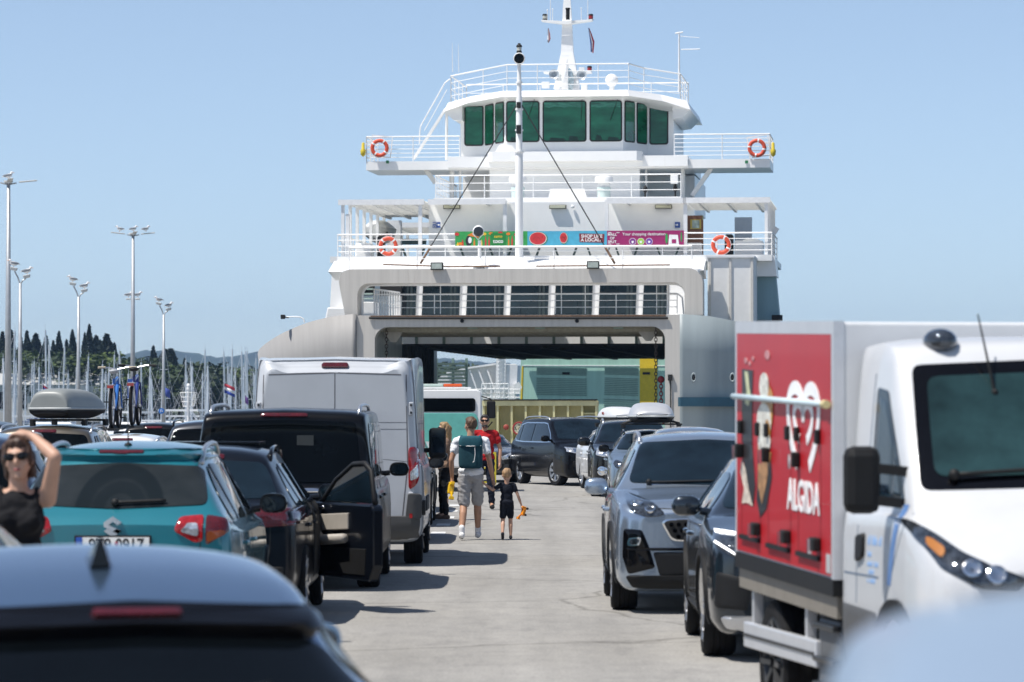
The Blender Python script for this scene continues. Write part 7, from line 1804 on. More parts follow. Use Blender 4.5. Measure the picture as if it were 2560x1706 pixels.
mast_px = [(25, 1040), (68, 1065), (117, 880), (155, 1075), (185, 1090), (222, 1060), (237, 875), (262, 960), (355, 970), (388, 1095), (420, 1130), (465, 1030), (510, 1120), (548, 1075), (590, 1020), (668, 990), (785, 1085), (828, 1065), (845, 1150), (868, 1160), (902, 935), (930, 1120), (970, 1180), (1000, 1050), (1110, 1060), (1120, 1085), (1145, 1085), (1190, 990), (1228, 1005), (1293, 985), (1345, 1000), (1370, 1000), (1402, 1000), (1432, 1060), (1465, 1040), (45, 1130), (100, 1150), (140, 1180), (275, 1140), (300, 1170), (325, 1120), (490, 1150), (528, 1170), (570, 1120), (620, 1090), (645, 1160), (700, 1150), (730, 1130), (765, 1140), (1020, 1150), (1045, 1160), (1085, 1140), (1165, 1130), (1210, 1110), (1255, 1130), (1270, 1090), (1320, 1100), (1385, 1090), (1415, 1140), (1450, 1130)]
first = True
for i, (cx, cy) in enumerate(mast_px):
    px = cx / 2.24; yt = 420 + cy / 2.24; d = 300 + (i * 61) % 190
    top = P(px, yt, d).z + 1.6; k = top / 13.9
    o = bt_ if first else dup(bt_); first = False
    pos = P(px, yt, d); o.location = (pos.x, d, -1.6); o.scale = (min(1.25, max(.75, k * 1.05)),) * 2 + (k,); o.rotation_euler = (R(rr.uniform(-1.6, 1.6)), R(rr.uniform(-1.6, 1.6)), R(rr.choice([20, 60, 120, 200, 250, 330]) + rr.uniform(-12, 12)))
# motor boats and low white houses at the waterline
def motor_boat(px, d, k, label, rot):
    o = thing('motor_boat', label, 'motor boat', (P(px, 1031, d).x, d, -1.6), R(rot), 'motor boats in the marina')
    vs, fs = loft([hs(.06, .4), hs(.6, .25), hs(1.1, .1), hs(1.2, 0), hs(1.2, 0)], [5.2, 3.6, 1.2, -2, -4.8], 2, 2); q = MB(); q.add(vs, fs); q.build('hull', M_BOAT, o, auto=40)
    q = MB(); q.box((0, -.6, 1.55), (2.1, 4.2, 1.1), taper=.8); q.build('cabin', M_BOAT, o, bevel=.1); q = MB(); q.box((0, -.4, 1.75), (1.92, 3.9, .4), taper=.95); q.build('window_band', M_GLASS, o)
    q = MB(); q.box((0, -1.2, 2.7), (1.9, 2.4, .12)); q.bar((-.8, -.1, 2.1), (-.8, -.4, 2.7), .07); q.bar((.8, -.1, 2.1), (.8, -.4, 2.7), .07); q.bar((-.8, -2.2, 2.1), (-.8, -2.2, 2.7), .07); q.bar((.8, -2.2, 2.1), (.8, -2.2, 2.7), .07); q.build('flybridge', M_BOAT, o)
    o.scale = (k, k, k)
for px, d, k, rot in ((345, 285, .9, 70), (372, 300, 1.1, 250), (420, 310, 1.0, 85), (462, 290, .9, 100), (505, 300, 1.15, 260), (560, 310, 1.0, 95), (600, 295, 1.1, 75), (638, 300, 1.0, 110), (100, 300, 1.1, 80), (205, 310, 1.0, 100), (140, 290, 1.0, 270), (40, 300, 1.0, 90)):
    motor_boat(px, d, k * 1.15, 'white motor boat moored low among the masts', rot)
M_WALL = mat('house_cream', (.55, .52, .46), .8, var=.1); M_TILE = mat('roof_terracotta', (.36, .13, .07), .8, var=.25, scale=.6)
def house(px, d, w, h, label, roof=M_TILE, zb_=.5):
    o = thing('waterfront_house', label, 'house', (P(px, 1031, d).x, d, zb_)); q = MB(); q.bb(-w / 2, w / 2, 0, 7, 0, h); q.build('wall', M_WALL, o)
    q = MB(); q.add([(-w / 2 - .4, -.4, h), (w / 2 + .4, -.4, h), (w / 2 + .4, 7.4, h), (-w / 2 - .4, 7.4, h), (-w / 2, 3.5, h + 1.6), (w / 2, 3.5, h + 1.6)], [(0, 3, 2, 1), (0, 1, 5, 4), (2, 3, 4, 5), (1, 2, 5), (3, 0, 4)]); q.build('roof', roof, o)
    for k in range(int(w / 3)):
        q = MB(); x = -w / 2 + 1.5 + k * 3; q.bb(x - .5, x + .5, -.05, .05, h * .35, h * .8); q.build('window', M_GLASS, o)
house(40, 545, 18, 3.0, 'low house with terracotta roof behind the masts at the far left'); house(75, 552, 9, 3.6, 'small house with terracotta roof right of the longer one')
house(120, 540, 16, 5.2, 'pale flat house wall half hidden behind the masts', mat('roof_pale', (.45, .45, .43), .8)); house(610, 550, 7, 2.6, 'tiny pale house at the water left of the panel van', mat('roof_pale', (.45, .45, .43), .8))
def pole_flag(px, y0, y1, d, cols, label, w=1.0):
    o = thing('boat_flag', label, 'flag', P(px, y1, d)); hgt = (y1 - y0) * d / FPX
    for k, m in enumerate(cols):
        q = MB(); n = len(cols); vs = []
        for i in range(7):
            for f in (k / n, (k + 1) / n): vs.append((w * i / 6, .12 * math.sin(i * 1.3), hgt * (1 - f) - .5 * hgt * i / 6))
        q.add(vs, [(2 * i, 2 * i + 1, 2 * i + 3, 2 * i + 2) for i in range(6)]); b = q.build('stripe', m, o, smooth=True); so = b.modifiers.new('s', 'SOLIDIFY'); so.thickness = .03
    q = MB(); q.tube([(0, 0, -2.5), (0, 0, hgt + .2)], .03, 5); q.build('staff', M_MASTW, o)
pole_flag(560, 958, 982, 300, [MFR, MFW, MFB], 'red, white and blue flag flying left of the panel van', .85)
pole_flag(408, 965, 986, 290, [mat('flag_eu_blue', (.04, .07, .30), .8)], 'plain blue flag flying beside the round blue sign', .5)
pole_flag(106, 958, 972, 300, [MFW, MFR, MFB], 'small faded flag among the masts at the far left', .4)
pole_flag(612, 988, 1005, 300, [mat('flag_violet', (.12, .05, .22), .8)], 'small violet flag close to the panel van', .25)
# white navigation beacon with basket
bc = thing('harbour_beacon', 'white harbour beacon with wire basket below its lantern', 'beacon', (P(471, 1031, 250).x, 250, 0))
q = MB(); q.tube([(0, 0, 0), (0, 0, 3.3)], .085, 8); q.build('pole', FRAIL, bc)
q = MB()
for k, (z, r) in enumerate(((2.2, .34), (2.5, .42), (2.8, .48), (3.1, .52))): q.torus((0, 0, z), r, .025, 18, 5)
for a in range(8): q.tube([(.34 * math.cos(a * PI / 4), .34 * math.sin(a * PI / 4), 2.2), (.52 * math.cos(a * PI / 4), .52 * math.sin(a * PI / 4), 3.1)], .02, 4)
q.build('basket', FRAIL, bc)
q = MB(); q.lathe([(.14, 3.3), (.14, 3.36), (.10, 3.36), (.10, 3.55), (.13, 3.56), (.04, 3.7)], 10); q.build('lantern', FRAIL, bc)

# ================================================================== lamp posts with gulls
M_POLE = mat('galvanised', (.42, .44, .46), .5, .5, var=.08); M_HEAD = mat('lamp_head_pale', (.55, .56, .55), .5)
def lamp_tall(px, ytop, d, label, mid=False):
    x = P(px, 0, d).x; H_ = P(px, ytop, d).z; o = thing('lamp_post', label, 'lamp post', (x, d, 0), 0, 'lamp posts along the quay')
    q = MB(); q.tube([(0, 0, 0), (0, 0, H_)], [.17, .08], 10); q.build('pole', M_POLE, o, smooth=True)
    q = MB(); q.lathe([(.24, 0), (.24, .05)], 10); q.build('base_plate', M_POLE, o)
    for a in range(4):
        an = R(90 * a + 12); dv_ = Vector((math.cos(an), math.sin(an), 0)); q = MB(); q.tube([Vector((0, 0, H_ - .1)), dv_ * .35 + Vector((0, 0, H_ - .02))], .035, 6); ar_ = q.build('arm', M_POLE, o)
        q = MB(); q.box(dv_ * .85 + Vector((0, 0, H_ + .06)), (.80, .24, .06), Matrix.Rotation(an, 3, 'Z') @ Matrix.Rotation(R(-6), 3, 'Y')); q.build('lamp_head', M_HEAD, ar_, bevel=.03)
    q = MB(); q.lathe([(.12, H_ - .05), (.2, H_ + .02), (.2, H_ + .08)], 12); q.build('hub', M_HEAD, o)
    if mid:
        for s in (-1, 1): q = MB(); q.box((s * .26, 0, mid), (.26, .18, .09)); q.build('mid_lamp_head', M_HEAD, o, bevel=.03)
    return x, H_
def lamp_short(px, ytop, d, label):
    x = P(px, 0, d).x; H_ = P(px, ytop, d).z; o = thing('lamp_post', label, 'lamp post', (x, d, 0), 0, 'lamp posts along the quay')
    q = MB(); q.tube([(0, 0, 0), (0, 0, H_ - .7)], [.12, .06], 8); q.build('pole', M_POLE, o, smooth=True)
    for s, z in ((-1, 0), (1, -.32)):
        q = MB(); q.tube([(0, 0, H_ - .75), (s * .10, 0, H_ - .45 + z * .4), (s * .24, 0, H_ - .18 + z)], .035, 6); ar_ = q.build('arm', M_POLE, o); q = MB(); q.box((s * .28, 0, H_ - .08 + z), (.26, .22, .14), Matrix.Rotation(R(-12 * s), 3, 'Y'), taper=1.25); q.build('lamp_head', M_HEAD, ar_, bevel=.03)
    return x, H_
# gull
gm = MB()
gm.ball((0, 0, .17), (.085, .17, .095), 12, 8, rot=Matrix.Rotation(R(12), 3, 'X')); gm.ball((0, .15, .31), (.055, .065, .055), 10, 8); gm.tube([(0, .09, .21), (0, .14, .30)], [.065, .045], 8); gm.add([(-.05, -.15, .13), (.05, -.15, .13), (.04, -.32, .10), (-.04, -.32, .10), (0, -.2, .16)], [(0, 1, 2, 3), (0, 4, 1), (1, 4, 2), (2, 4, 3), (3, 4, 0)])
g0 = thing('gull', '', 'gull'); gm.build('body', mat('gull_white', (.78, .78, .78), .7), g0, smooth=True)
q = MB()
for s in (-1, 1): q.ball((s * .072, -.06, .19), (.022, .20, .055), 8, 6, rot=Matrix.Rotation(R(10), 3, 'X'))
q.build('folded_wings', mat('gull_grey', (.22, .24, .27), .7), g0, smooth=True)['kind'] = 'stuff'
q = MB(); q.tube([(0, .20, .305), (0, .27, .29)], [.018, .006], 6); q.build('bill', M_AMBER, g0)
for s in (-1, 1): q = MB(); q.tube([(s * .03, 0, .1), (s * .03, .01, 0)], .008, 5); q.build('leg', M_AMBER, g0)
gfirst = [True]
def gull(x, y, z, rot, label):
    o = g0 if gfirst[0] else dup(g0); gfirst[0] = False
    o.location = (x, y, z); o.rotation_euler = (0, 0, R(rot)); o['label'] = label; o['group'] = 'gulls on the lamp posts'; o.scale = (1.0,) * 3
x, h = lamp_tall(20, 456, 168, 'tall lamp post at the left edge, its head cut by the frame'); gull(x, 168, h + .12, -100, 'gull on the tall lamp post at the left edge')
x, h = lamp_tall(332, 586, 217, 'tall lamp post with a sign 17 above the roof bicycles', mid=P(0, 748, 217).z)
for dx, rot, lab in ((-.75, 80, 'gull on the left arm of the tall lamp above the bicycles'), (.02, -95, 'gull in the middle of the tall lamp above the bicycles'), (.72, -100, 'gull on the right arm of the tall lamp above the bicycles')): gull(x + dx, 217, h + .14, rot, lab)
gull(x - .25, 217, P(0, 747, 217).z + .06, -90, 'gull halfway up the tall lamp post, upper one'); gull(x + .28, 217, P(0, 747, 217).z + .06, -100, 'gull halfway up the tall lamp post, lower right one')
for px, yt, d, lab, w in ((50, 668, 165, 'short forked lamp post near the left edge', 'near the left edge'), (196, 706, 184, 'short forked lamp post between the two tall ones', 'between the tall ones'), (409, 756, 217, 'short forked lamp post carrying the round blue sign', 'with the round sign')):
    x, h = lamp_short(px, yt, d, lab); gull(x - .29, d, h - .015, 95, 'gull on the left fork of the short lamp post ' + w); gull(x + .29, d, h - .335, -90, 'gull on the right fork of the short lamp post ' + w)
# signs on the posts
sg = thing('berth_sign', 'tall blue sign with white field and number 17 on the lamp post', 'sign', P(328, 996, 216.7)); s_ = 217 / FPX
q = MB(); q.bb(-9 * s_, 9 * s_, 0, .04, 0, 48 * s_); q.build('board', MBLU, sg); q = MB(); q.bb(-6.5 * s_, 6.5 * s_, -.01, 0, 10 * s_, 38 * s_); q.build('white_field', MSW, sg)
text('17', .5, MBLU, sg, facing((0, -.02, 17 * s_)), 'lettering', .004, bold=.01); q = MB(); q.bb(-1.2 * s_, 1.2 * s_, -.02, -.01, 27 * s_, 34 * s_); q.build('berth_mark', MBLU, sg)
sg = thing('turn_sign', 'round blue U-turn sign low on the short lamp post', 'sign', P(404, 1028, 216.6)); r_ = 7.2 * s_
q = MB(); q.lathe([(r_, 0), (r_, .03)], 28, rot=Matrix.Rotation(PI / 2, 3, 'X')); q.build('disc', mat('sign_sky_blue', (.01, .16, .55), .4), sg)
q = MB(); q.tube([(-.045, -.045, -.08), (-.045, -.045, .03), (-.02, -.045, .075), (.02, -.045, .075), (.045, -.045, .03), (.045, -.045, -.01)], .014, 6); q.prism([(.005, -.01), (.085, -.01), (.045, -.06)], lambda u, v, t: (u, t, v), -.055, -.035); q.build('arrow', MSW, sg)
# ================================================================== people
from mathutils import noise as mnoise
def blob(name, prims, m, parent, vox=.009, it=6, wr=0, fr=(10, 10, 18)):
    """union of tapered capsules and ellipsoids, remeshed to one continuous skin"""
    mb = MB()
    for p in prims:
        if p[0] == 'c':
            _, a, ra, b, rb = p; a = Vector(a); b = Vector(b); n = 4
            mb.tube([a.lerp(b, k / n) for k in range(n + 1)], [ra + (rb - ra) * k / n for k in range(n + 1)], 12); mb.ball(a, ra, 12, 8); mb.ball(b, rb, 12, 8)
        else:
            mb.ball(p[1], p[2], 16, 10, rot=p[3] if len(p) > 3 else None)
    o = mb.build(name, m, parent)
    r = o.modifiers.new('r', 'REMESH'); r.mode = 'VOXEL'; r.voxel_size = vox; r.use_smooth_shade = True
    s = o.modifiers.new('s', 'SMOOTH'); s.factor = .5; s.iterations = it
    applied(o)
    if wr:
        me = o.data; nn = [v.normal.copy() for v in me.vertices]
        for v, n in zip(me.vertices, nn):
            q = Vector((v.co.x * fr[0], v.co.y * fr[1], v.co.z * fr[2] + v.co.x * 5)); v.co += n * wr * (mnoise.noise(q) + .5 * mnoise.noise(q * 2.3))
    for p in o.data.polygons: p.use_smooth = True
    if not o.data.materials: o.data.materials.append(m)
    return o
SKIN = mat('skin_tan', (.46, .255, .165), .5, var=.06, scale=14, spec=.35); SKIN2 = mat('skin_fair', (.52, .31, .22), .5, var=.06, scale=14, spec=.35)
def hand(prims, wrist, d, up, k, curl=.5):
    """palm and five bent fingers from the wrist along d; up = back of the hand"""
    d = Vector(d).normalized(); u = Vector(up); u = (u - d * u.dot(d)).normalized(); sd = d.cross(u)
    w = Vector(wrist); pc = w + d * .05 * k
    prims.append(('c', w, .026 * k, w + d * .075 * k, .030 * k)); prims.append(('c', pc + sd * .022 * k, .016 * k, w + d * .085 * k + sd * .026 * k, .014 * k)); prims.append(('c', pc - sd * .022 * k, .016 * k, w + d * .085 * k - sd * .026 * k, .014 * k))
    for i, ln in enumerate((.062, .072, .068, .052)):
        o = w + d * .088 * k + sd * (.030 - .020 * i) * k; a = o + (d * math.cos(curl * .6) - u * math.sin(curl * .6)) * ln * .55 * k; b = a + (d * math.cos(curl * 1.7) - u * math.sin(curl * 1.7)) * ln * .5 * k
        prims.append(('c', o, .0095 * k, a, .0088 * k)); prims.append(('c', a, .0088 * k, b, .0075 * k))
    t0 = w + d * .03 * k + sd * .024 * k; t1 = t0 + (d * .7 + sd * .7) * .04 * k; t2 = t1 + (d * .9 - u * .3) * .03 * k
    prims.append(('c', t0, .013 * k, t1, .0115 * k)); prims.append(('c', t1, .0115 * k, t2, .009 * k))
def person(label, loc, rotz, h, arms, legs, skin, hair, top, bottom, shoes, head_yaw=0, head_tilt=0, hf=1.0, sw=.185, shorts=None, sleeve=.5, hair_len=0, sox=None, glasses=False, beard=False, tank=False, bust=0, waist=.135, hip=.165, vox=.009, curls=(.6, .6), cat='person'):
    o = thing('person', label, cat, loc, rotz); k = h / 1.75; V = lambda *p: Vector(p) * k
    sk = []
    # trunk
    trunk = [('e', V(0, 0, .95), (hip * k, .115 * k, .12 * k)), ('e', V(0, 0, 1.10), (waist * k, .10 * k, .14 * k)), ('e', V(0, .005, 1.28), ((sw - .02) * k, .112 * k, .16 * k)), ('c', V(-sw + .03, -.01, 1.40), .055 * k, V(sw - .03, -.01, 1.40), .055 * k)]
    if bust: trunk += [('e', V(-.07, .085, 1.27), (.065 * k, .06 * k, .065 * k)), ('e', V(.07, .085, 1.27), (.065 * k, .06 * k, .065 * k))]
    sk += trunk
    H_ = []
    hk = k * hf; hc = V(0, .0, 1.53) + Vector((0, .012, .095)) * hk; RZ = Matrix.Rotation(head_yaw, 3, 'Z') @ Matrix.Rotation(head_tilt, 3, 'Y'); hv = lambda x, y, z: hc + RZ @ (Vector((x, y, z)) * hk)
    H_ += [('e', hc, (.075 * hk, .092 * hk, .112 * hk), RZ), ('e', hv(0, .035, -.06), (.055 * hk, .058 * hk, .055 * hk), RZ), ('c', hv(0, .092, .012), .010 * hk, hv(0, .108, -.022), .015 * hk), ('e', hv(0, .085, .03), (.055 * hk, .014 * hk, .012 * hk), RZ), ('e', hv(0, .083, -.062), (.024 * hk, .014 * hk, .010 * hk), RZ), ('e', hv(0, .075, -.10), (.025 * hk, .022 * hk, .02 * hk), RZ)]
    for s in (-1, 1): H_ += [('e', hv(s * .078, -.005, -.01), (.012 * hk, .022 * hk, .034 * hk), RZ), ('e', hv(s * .04, .065, -.03), (.026 * hk, .022 * hk, .024 * hk), RZ)]
    sk += H_ + [('c', V(0, -.015, 1.42), .056 * k, hc + Vector((0, -.02, -.06)) * hk, .050 * hk)]
    for i, s in enumerate((-1, 1)):
        el, wr_, hd, up = arms[i]; sh = V(s * sw, -.01, 1.395); el = V(*el); wr_ = V(*wr_)
        sk += [('c', sh, .052 * k, el, .038 * k), ('c', el, .038 * k, el.lerp(wr_, .35), .039 * k), ('c', el.lerp(wr_, .35), .039 * k, wr_, .026 * k)]
        hand(sk, wr_, hd, up, k, curls[i])
        kn, an, ft = legs[i]; hp_ = V(s * .09, 0, .90); kn = V(*kn); an = V(*an)
        sk += [('c', hp_, .082 * k, kn, .054 * k), ('c', kn, .054 * k, kn.lerp(an, .35) + V(0, -.015, 0), .056 * k), ('c', kn.lerp(an, .35) + V(0, -.015, 0), .056 * k, an, .036 * k), ('c', an, .036 * k, an + V(0, .10, -.04) , .03 * k)]
    blob('body', sk, skin, o, vox * (.9 if h > 1.2 else .75))
    g = .014 * k
    infl = lambda pr, e: [(p[0], p[1], p[2] + e, p[3], p[4] + e) if p[0] == 'c' else (p[0], p[1], tuple(q + e for q in p[2])) + tuple(p[3:]) for p in pr]
    tp = infl(trunk[1:], g) if tank else infl(trunk, g)
    if tank: tp = infl(trunk[:3], g) + ([] if not bust else infl(trunk[4:], g)) + [('c', V(s * .105, .0, 1.448), .020 * k, V(s * .10, .085, 1.36), .030 * k) for s in (-1, 1)] + [('c', V(s * .10, .085, 1.36), .032 * k, V(s * .085, .10, 1.27), .062 * k) for s in (-1, 1)] + [('c', V(s * .105, -.03, 1.445), .022 * k, V(s * .09, -.06, 1.30), .05 * k) for s in (-1, 1)]
    if not tank:
        for i, s in enumerate((-1, 1)):
            sh = V(s * sw, -.01, 1.395); el = V(*arms[i][0]); tp.append(('c', sh, .064 * k, sh.lerp(el, sleeve), .062 * k))
        tp += [('e', V(0, -.01, .97), (hip * k + g * 1.2, .125 * k, .10 * k))]
    blob('top', tp, top, o, vox * 1.2, 4, wr=.013 * k)
    bt = [('e', V(0, 0, .93), (hip * k + g, .125 * k, .115 * k))]
    for i, s in enumerate((-1, 1)):
        kn, an, ft = legs[i]; hp_ = V(s * .09, 0, .90); kn = V(*kn); an = V(*an)
        if shorts: e = hp_.lerp(kn, shorts); bt.append(('c', hp_, .098 * k, e, .088 * k))
        else: bt += [('c', hp_, .095 * k, kn, .072 * k), ('c', kn, .072 * k, an + V(0, 0, .02), .058 * k)]
    blob('shorts' if shorts else 'trousers', bt, bottom, o, vox * 1.2, 4, wr=.012 * k)
    for i, s in enumerate((-1, 1)):
        kn, an, ft = legs[i]; an = V(*an); fd_ = Vector(ft) * k
        blob('shoe', [('c', an + Vector((0, 0, -.06 * k)) - fd_ * .04, .042 * k, an + fd_ * .14 + Vector((0, 0, -.055 * k)), .040 * k), ('c', an + Vector((0, 0, -.03 * k)), .044 * k, an + fd_ * .03 + Vector((0, 0, -.05 * k)), .046 * k), ('c', an + fd_ * .1 + Vector((0, 0, -.06 * k)), .043 * k, an + fd_ * .17 + Vector((0, 0, -.062 * k)), .034 * k)], shoes, o, vox, 3)
        if sox: blob('sock', [('c', an + V(0, 0, -.02), .043 * k, an + V(0, 0, .05), .045 * k)], sox, o, vox, 3)
    hr_ = [('e', hv(0, -.016, .028), (.083 * hk, .092 * hk, .098 * hk), RZ), ('e', hv(0, -.052, .0), (.070 * hk, .054 * hk, .062 * hk), RZ), ('e', hv(0, .03, .082), (.066 * hk, .05 * hk, .04 * hk), RZ)]
    if hair_len: hr_ += [('e', hv(s * .062, .015, .02), (.028 * hk, .05 * hk, .075 * hk), RZ) for s in (-1, 1)]
    if hair_len: hr_ += [('c', hv(0, -.07, 0), .07 * hk, hv(0, -.085, -hair_len), .05 * hk), ('c', hv(-.06, -.04, .0), .035 * hk, hv(-.065, -.05, -hair_len * .95), .026 * hk), ('c', hv(.06, -.04, .0), .035 * hk, hv(.065, -.05, -hair_len * .95), .026 * hk)]
    blob('hair', hr_, hair, o, vox * .9, 3, wr=.010 * hk, fr=(45, 45, 14))
    if glasses:
        q = MB()
        for s in (-1, 1): q.ball(hv(s * .036, .096, .012), (.034 * hk, .014 * hk, .024 * hk), 12, 8, rot=RZ); q.bar(hv(s * .068, .085, .018), hv(s * .08, -.01, .012), .008 * hk)
        q.bar(hv(-.02, .106, .02), hv(.02, .106, .02), .008 * hk); q.build('sunglasses', M_GLOSSB, o, smooth=True)
    else:
        q = MB()
        for s in (-1, 1): q.ball(hv(s * .034, .083, .008), (.014 * hk, .008 * hk, .008 * hk), 8, 6)
        q.build('eyes', M_BLACKM, o)['kind'] = 'stuff'
    if bust:
        q = MB(); q.ball(hv(0, .094, -.062), (.022 * hk, .009 * hk, .008 * hk), 10, 6); q.build('lips', mat('lips', (.35, .10, .09), .45), o, smooth=True)
    if beard: blob('beard', [('e', hv(0, .048, -.085), (.058 * hk, .05 * hk, .045 * hk), RZ)], beard, o, vox, 3)
    return o
CL = lambda n, c, **k: mat('cloth_' + n, c, .85, var=.10, scale=18, bump=.25, bscale=14, spec=.2, **k)
HB, HD, HL = (mat('hair_' + n, c, .6, var=.35, scale=40, stretch=(1, 1, .2)) for n, c in (('brown', (.10, .055, .03)), ('dark', (.025, .02, .016)), ('blond', (.30, .19, .09))))
# man with backpack, walking away, holding the boy's hand
mx_, my_ = P(1177, 1031, 54.8).x, 54.8
ml = [((-.10, .02, .505), (-.125, -.16, .125), (-.05, 1, -.12)), ((.095, .17, .52), (.10, .20, .125), (.08, 1, .10))]
man = person('man in white T-shirt and grey shorts with teal backpack, walking away', (mx_, my_, 0), 0, 1.76, [((-.275, -.05, 1.13), (-.265, .02, .885), (0, .15, -1), (-1, 0, 0)), ((.265, -.04, 1.12), (.31, .02, .87), (.25, .05, -1), (1, 0, 0))], ml, SKIN, HB,
       CL('white', (.78, .79, .82)), CL('shorts_grey', (.36, .355, .36)), CL('shoe_white', (.75, .75, .76)), head_yaw=R(28), shorts=.92, sox=CL('sock_white', (.8, .8, .82)), sw=.20, waist=.15, hip=.17)
bp = thing('backpack', 'dark teal backpack with pale cord worn by the walking man', 'backpack', (mx_, my_ - .13, 1.02))
BT = CL('backpack_teal', (.016, .055, .072)); BT2 = CL('backpack_teal_light', (.022, .085, .11))
def sq(w_, d_, z): return [(0, z)]
vs, fs = loft([[(0, -.07 * k), (.12 * k, -.068 * k), (.155 * k, -.04 * k), (.165 * k, 0), (.16 * k, .045 * k), (.10 * k, .055 * k), (0, .06 * k)] for k in (.8, 1, 1.04, 1.02, .98, .85, .55)], [0, .03, .12, .28, .37, .42, .45], 3, 3)
q = MB(); q.add([(x, z - .06, y) for x, y, z in vs], fs); q.build('sack', BT, bp, auto=60)
vs, fs = loft([[(0, -.09 * k), (.12 * k, -.085 * k), (.165 * k, -.05 * k), (.17 * k, 0), (.16 * k, .05 * k), (.10 * k, .06 * k), (0, .065 * k)] for k in (.97, 1.0, 1.0, .9, .6)], [.315, .33, .39, .44, .465], 3, 3)
q = MB(); q.add([(x, z - .06, y) for x, y, z in vs], fs); q.build('lid', BT2, bp, auto=60)
q = MB(); q.tube([(-.15, -.13, .325), (0, -.155, .318), (.15, -.13, .325)], .005, 5); q.build('lid_cord', MRF, bp)
q = MB(); q.tube([(.06, -.142, .30), (.065, -.148, .2), (.05, -.15, .1), (.03, -.148, .09)], .005, 5); q.build('side_cord', MRF, bp)
for s in (-1, 1): q = MB(); q.tube([(s * .10, -.04, .42), (s * .13, .04, .455), (s * .145, .14, .42)], .022, 6); q.build('shoulder_strap', BT2, bp)
# boy
bx0, by0 = P(1267, 1031, 54.8).x, 54.75
k = .975 / 1.75
boy = person('small boy in dark T-shirt and shorts walking hand in hand with the man', (bx0, by0, 0), 0, .975, [((-.36, .0, 1.28), (-.58, .04, 1.44), (-.6, .1, .75), (0, 0, 1)), ((.29, -.02, 1.13), (.37, .03, .90), (.2, .1, -1), (1, 0, 0))], [((-.10, .0, .50), (-.105, -.20, .20), (0, .75, -.65)), ((.095, .06, .50), (.10, .03, .115), (0, 1, 0))],
       SKIN2, mat('hair_sandy', (.33, .20, .10), .6, var=.2, scale=40), CL('navy', (.008, .010, .018)), CL('navy_short', (.007, .009, .016)), CL('shoe_dark', (.02, .022, .03)), hf=1.42, shorts=.72, sw=.18, waist=.15, vox=.007, head_yaw=R(-5))
# toys
def toy(label, loc, m, rot):
    o = thing('toy_truck', label, 'toy', loc, 0, None, rot); q = MB(); q.box((0, 0, 0), (.10, .16, .07)); q.box((0, .10, .03), (.09, .07, .11), taper=.85); q.build('body', m, o, bevel=.012)
    for s in (-1, 1):
        for yy in (-.05, .1): q = MB(); q.lathe([(.028, -.012), (.028, .012)], 12, c=(s * .055, yy, -.045), rot=Matrix.Rotation(PI / 2, 3, 'Y')); q.build('wheel', M_BLACKM, o)
    q = MB(); q.bar((0, -.05, .03), (0, -.16, .09), .03); q.box((0, -.17, .08), (.08, .05, .06)); q.build('bucket', m, o); return o
_t1 = toy('yellow toy digger in the left hand of the walking man', (mx_ - .285, my_ - .02, .72), mat('toy_yellow', (.80, .48, .01), .35), (R(80), R(10), R(20)))
_t2 = toy('orange toy truck in the right hand of the boy', (bx0 + .235, by0 + .02, .395), mat('toy_orange', (.80, .26, .01), .35), (R(70), 0, R(-60)))
_t1.scale = (.8,) * 3; _t2.scale = (.62,) * 3
# man in the red shirt facing the camera
person('bearded man in red T-shirt and sunglasses facing the camera', (P(1212, 1031, 71.6).x, 71.6, 0), PI, 1.78, [((-.28, -.02, 1.12), (-.275, .05, .87), (0, .1, -1), (-1, 0, 0)), ((.28, -.02, 1.12), (.27, .05, .87), (0, .1, -1), (1, 0, 0))],
       [((-.11, .04, .50), (-.13, .0, .115), (-.1, 1, 0)), ((.11, .05, .50), (.12, .02, .115), (.1, 1, 0))], SKIN, HD, CL('red', (.36, .012, .016)), CL('jeans', (.012, .016, .03)), CL('shoe_black', (.015, .015, .017)), glasses=True, beard=mat('beard_dark', (.05, .04, .035), .8, var=.3, scale=40), sw=.20, waist=.16, hip=.17)
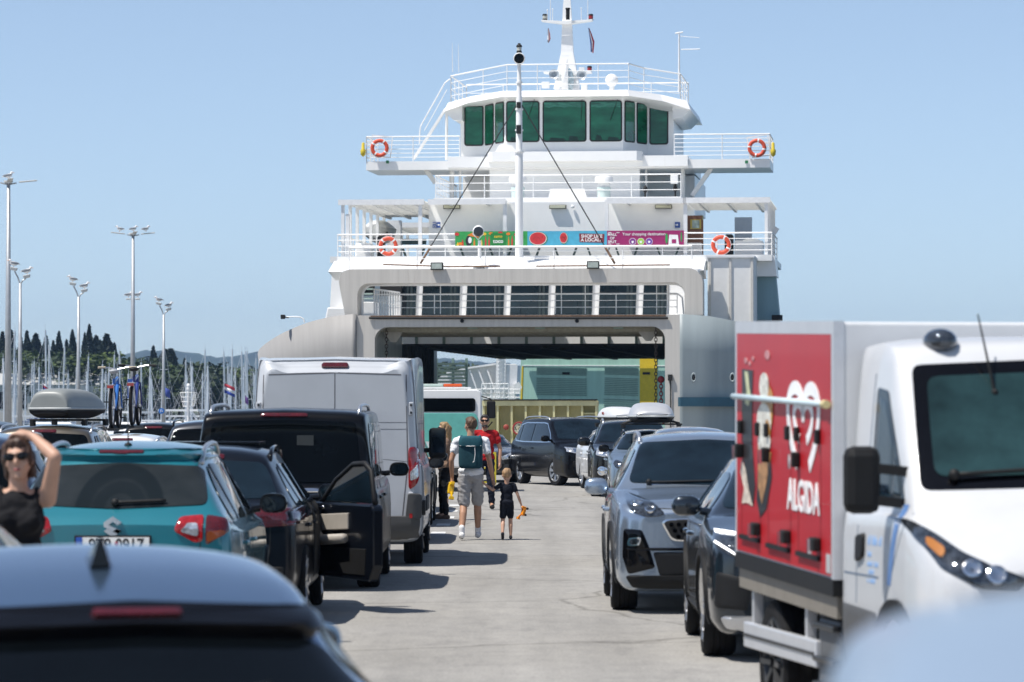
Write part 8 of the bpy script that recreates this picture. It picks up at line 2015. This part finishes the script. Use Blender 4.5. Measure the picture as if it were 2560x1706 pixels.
# woman with long hair by the left queue
person('woman with long fair hair and black trousers standing by the queue, in profile', (P(1112, 1031, 64.9).x, 64.9, 0), R(100), 1.66, [((-.25, .08, 1.15), (-.16, .26, 1.05), (.5, .8, 0), (0, 0, 1)), ((.25, .08, 1.15), (.16, .26, 1.05), (-.5, .8, 0), (0, 0, 1))],
       [((-.10, .03, .50), (-.11, .0, .115), (0, 1, 0)), ((.10, .03, .50), (.11, .02, .115), (0, 1, 0))], SKIN2, HL, CL('top_pattern', (.20, .13, .09)), CL('trousers_black', (.012, .012, .013)), CL('shoe_tan', (.12, .08, .06)), glasses=True, hair_len=.22, sw=.16, bust=1, waist=.12)
# woman at the left edge, hand on her head
wm = person('woman in black top and sunglasses with one hand on her head, left edge', (P(46, 1031, 20.9).x, 20.9, 0), PI, 1.69, [((-.225, .15, 1.635), (-.09, .03, 1.745), (.9, -.25, .2), (0, 0, 1)), ((.25, .0, 1.12), (.24, .08, .88), (0, .1, -1), (1, 0, 0))],
       [((-.10, .03, .50), (-.11, .0, .115), (0, 1, 0)), ((.10, .03, .50), (.11, .02, .115), (0, 1, 0))], SKIN2, mat('hair_auburn', (.055, .027, .016), .55, var=.3, scale=30, stretch=(1, 1, .2)), CL('black_top', (.008, .008, .010)), CL('black_skirt', (.01, .01, .012)), CL('sandal', (.2, .14, .1)), glasses=True, sw=.165, bust=1, waist=.125, hip=.16, tank=True, head_tilt=R(6), hair_len=.10, curls=(.5, .5))
q = MB(); q.tube([(-.14, .09, 1.03), (0, .135, 1.02), (.14, .09, 1.03)], .010, 6); q.tube([(-.04, .14, 1.02), (-.045, .15, .86)], .006, 5); q.tube([(-.02, .14, 1.02), (-.02, .15, .88)], .006, 5); q.build('belt_cord', CL('cord_white', (.7, .7, .7)), wm)

# ================================================================== air
hz = MB(); hz.bb(-5200, 5200, -150, 5300, -3.2, 140)
hm = bpy.data.materials.new('sea_haze'); hm.use_nodes = True; nt = hm.node_tree
for n in list(nt.nodes): nt.nodes.remove(n)
ho = nt.nodes.new('ShaderNodeOutputMaterial'); hv_ = nt.nodes.new('ShaderNodeVolumePrincipled')
hv_.inputs['Color'].default_value = (.40, .63, 1.0, 1); hv_.inputs['Density'].default_value = 1.05e-4; hv_.inputs['Anisotropy'].default_value = .2
nt.links.new(hv_.outputs[0], ho.inputs['Volume'])
tag(hz.build('haze', hm, None), kind='stuff')
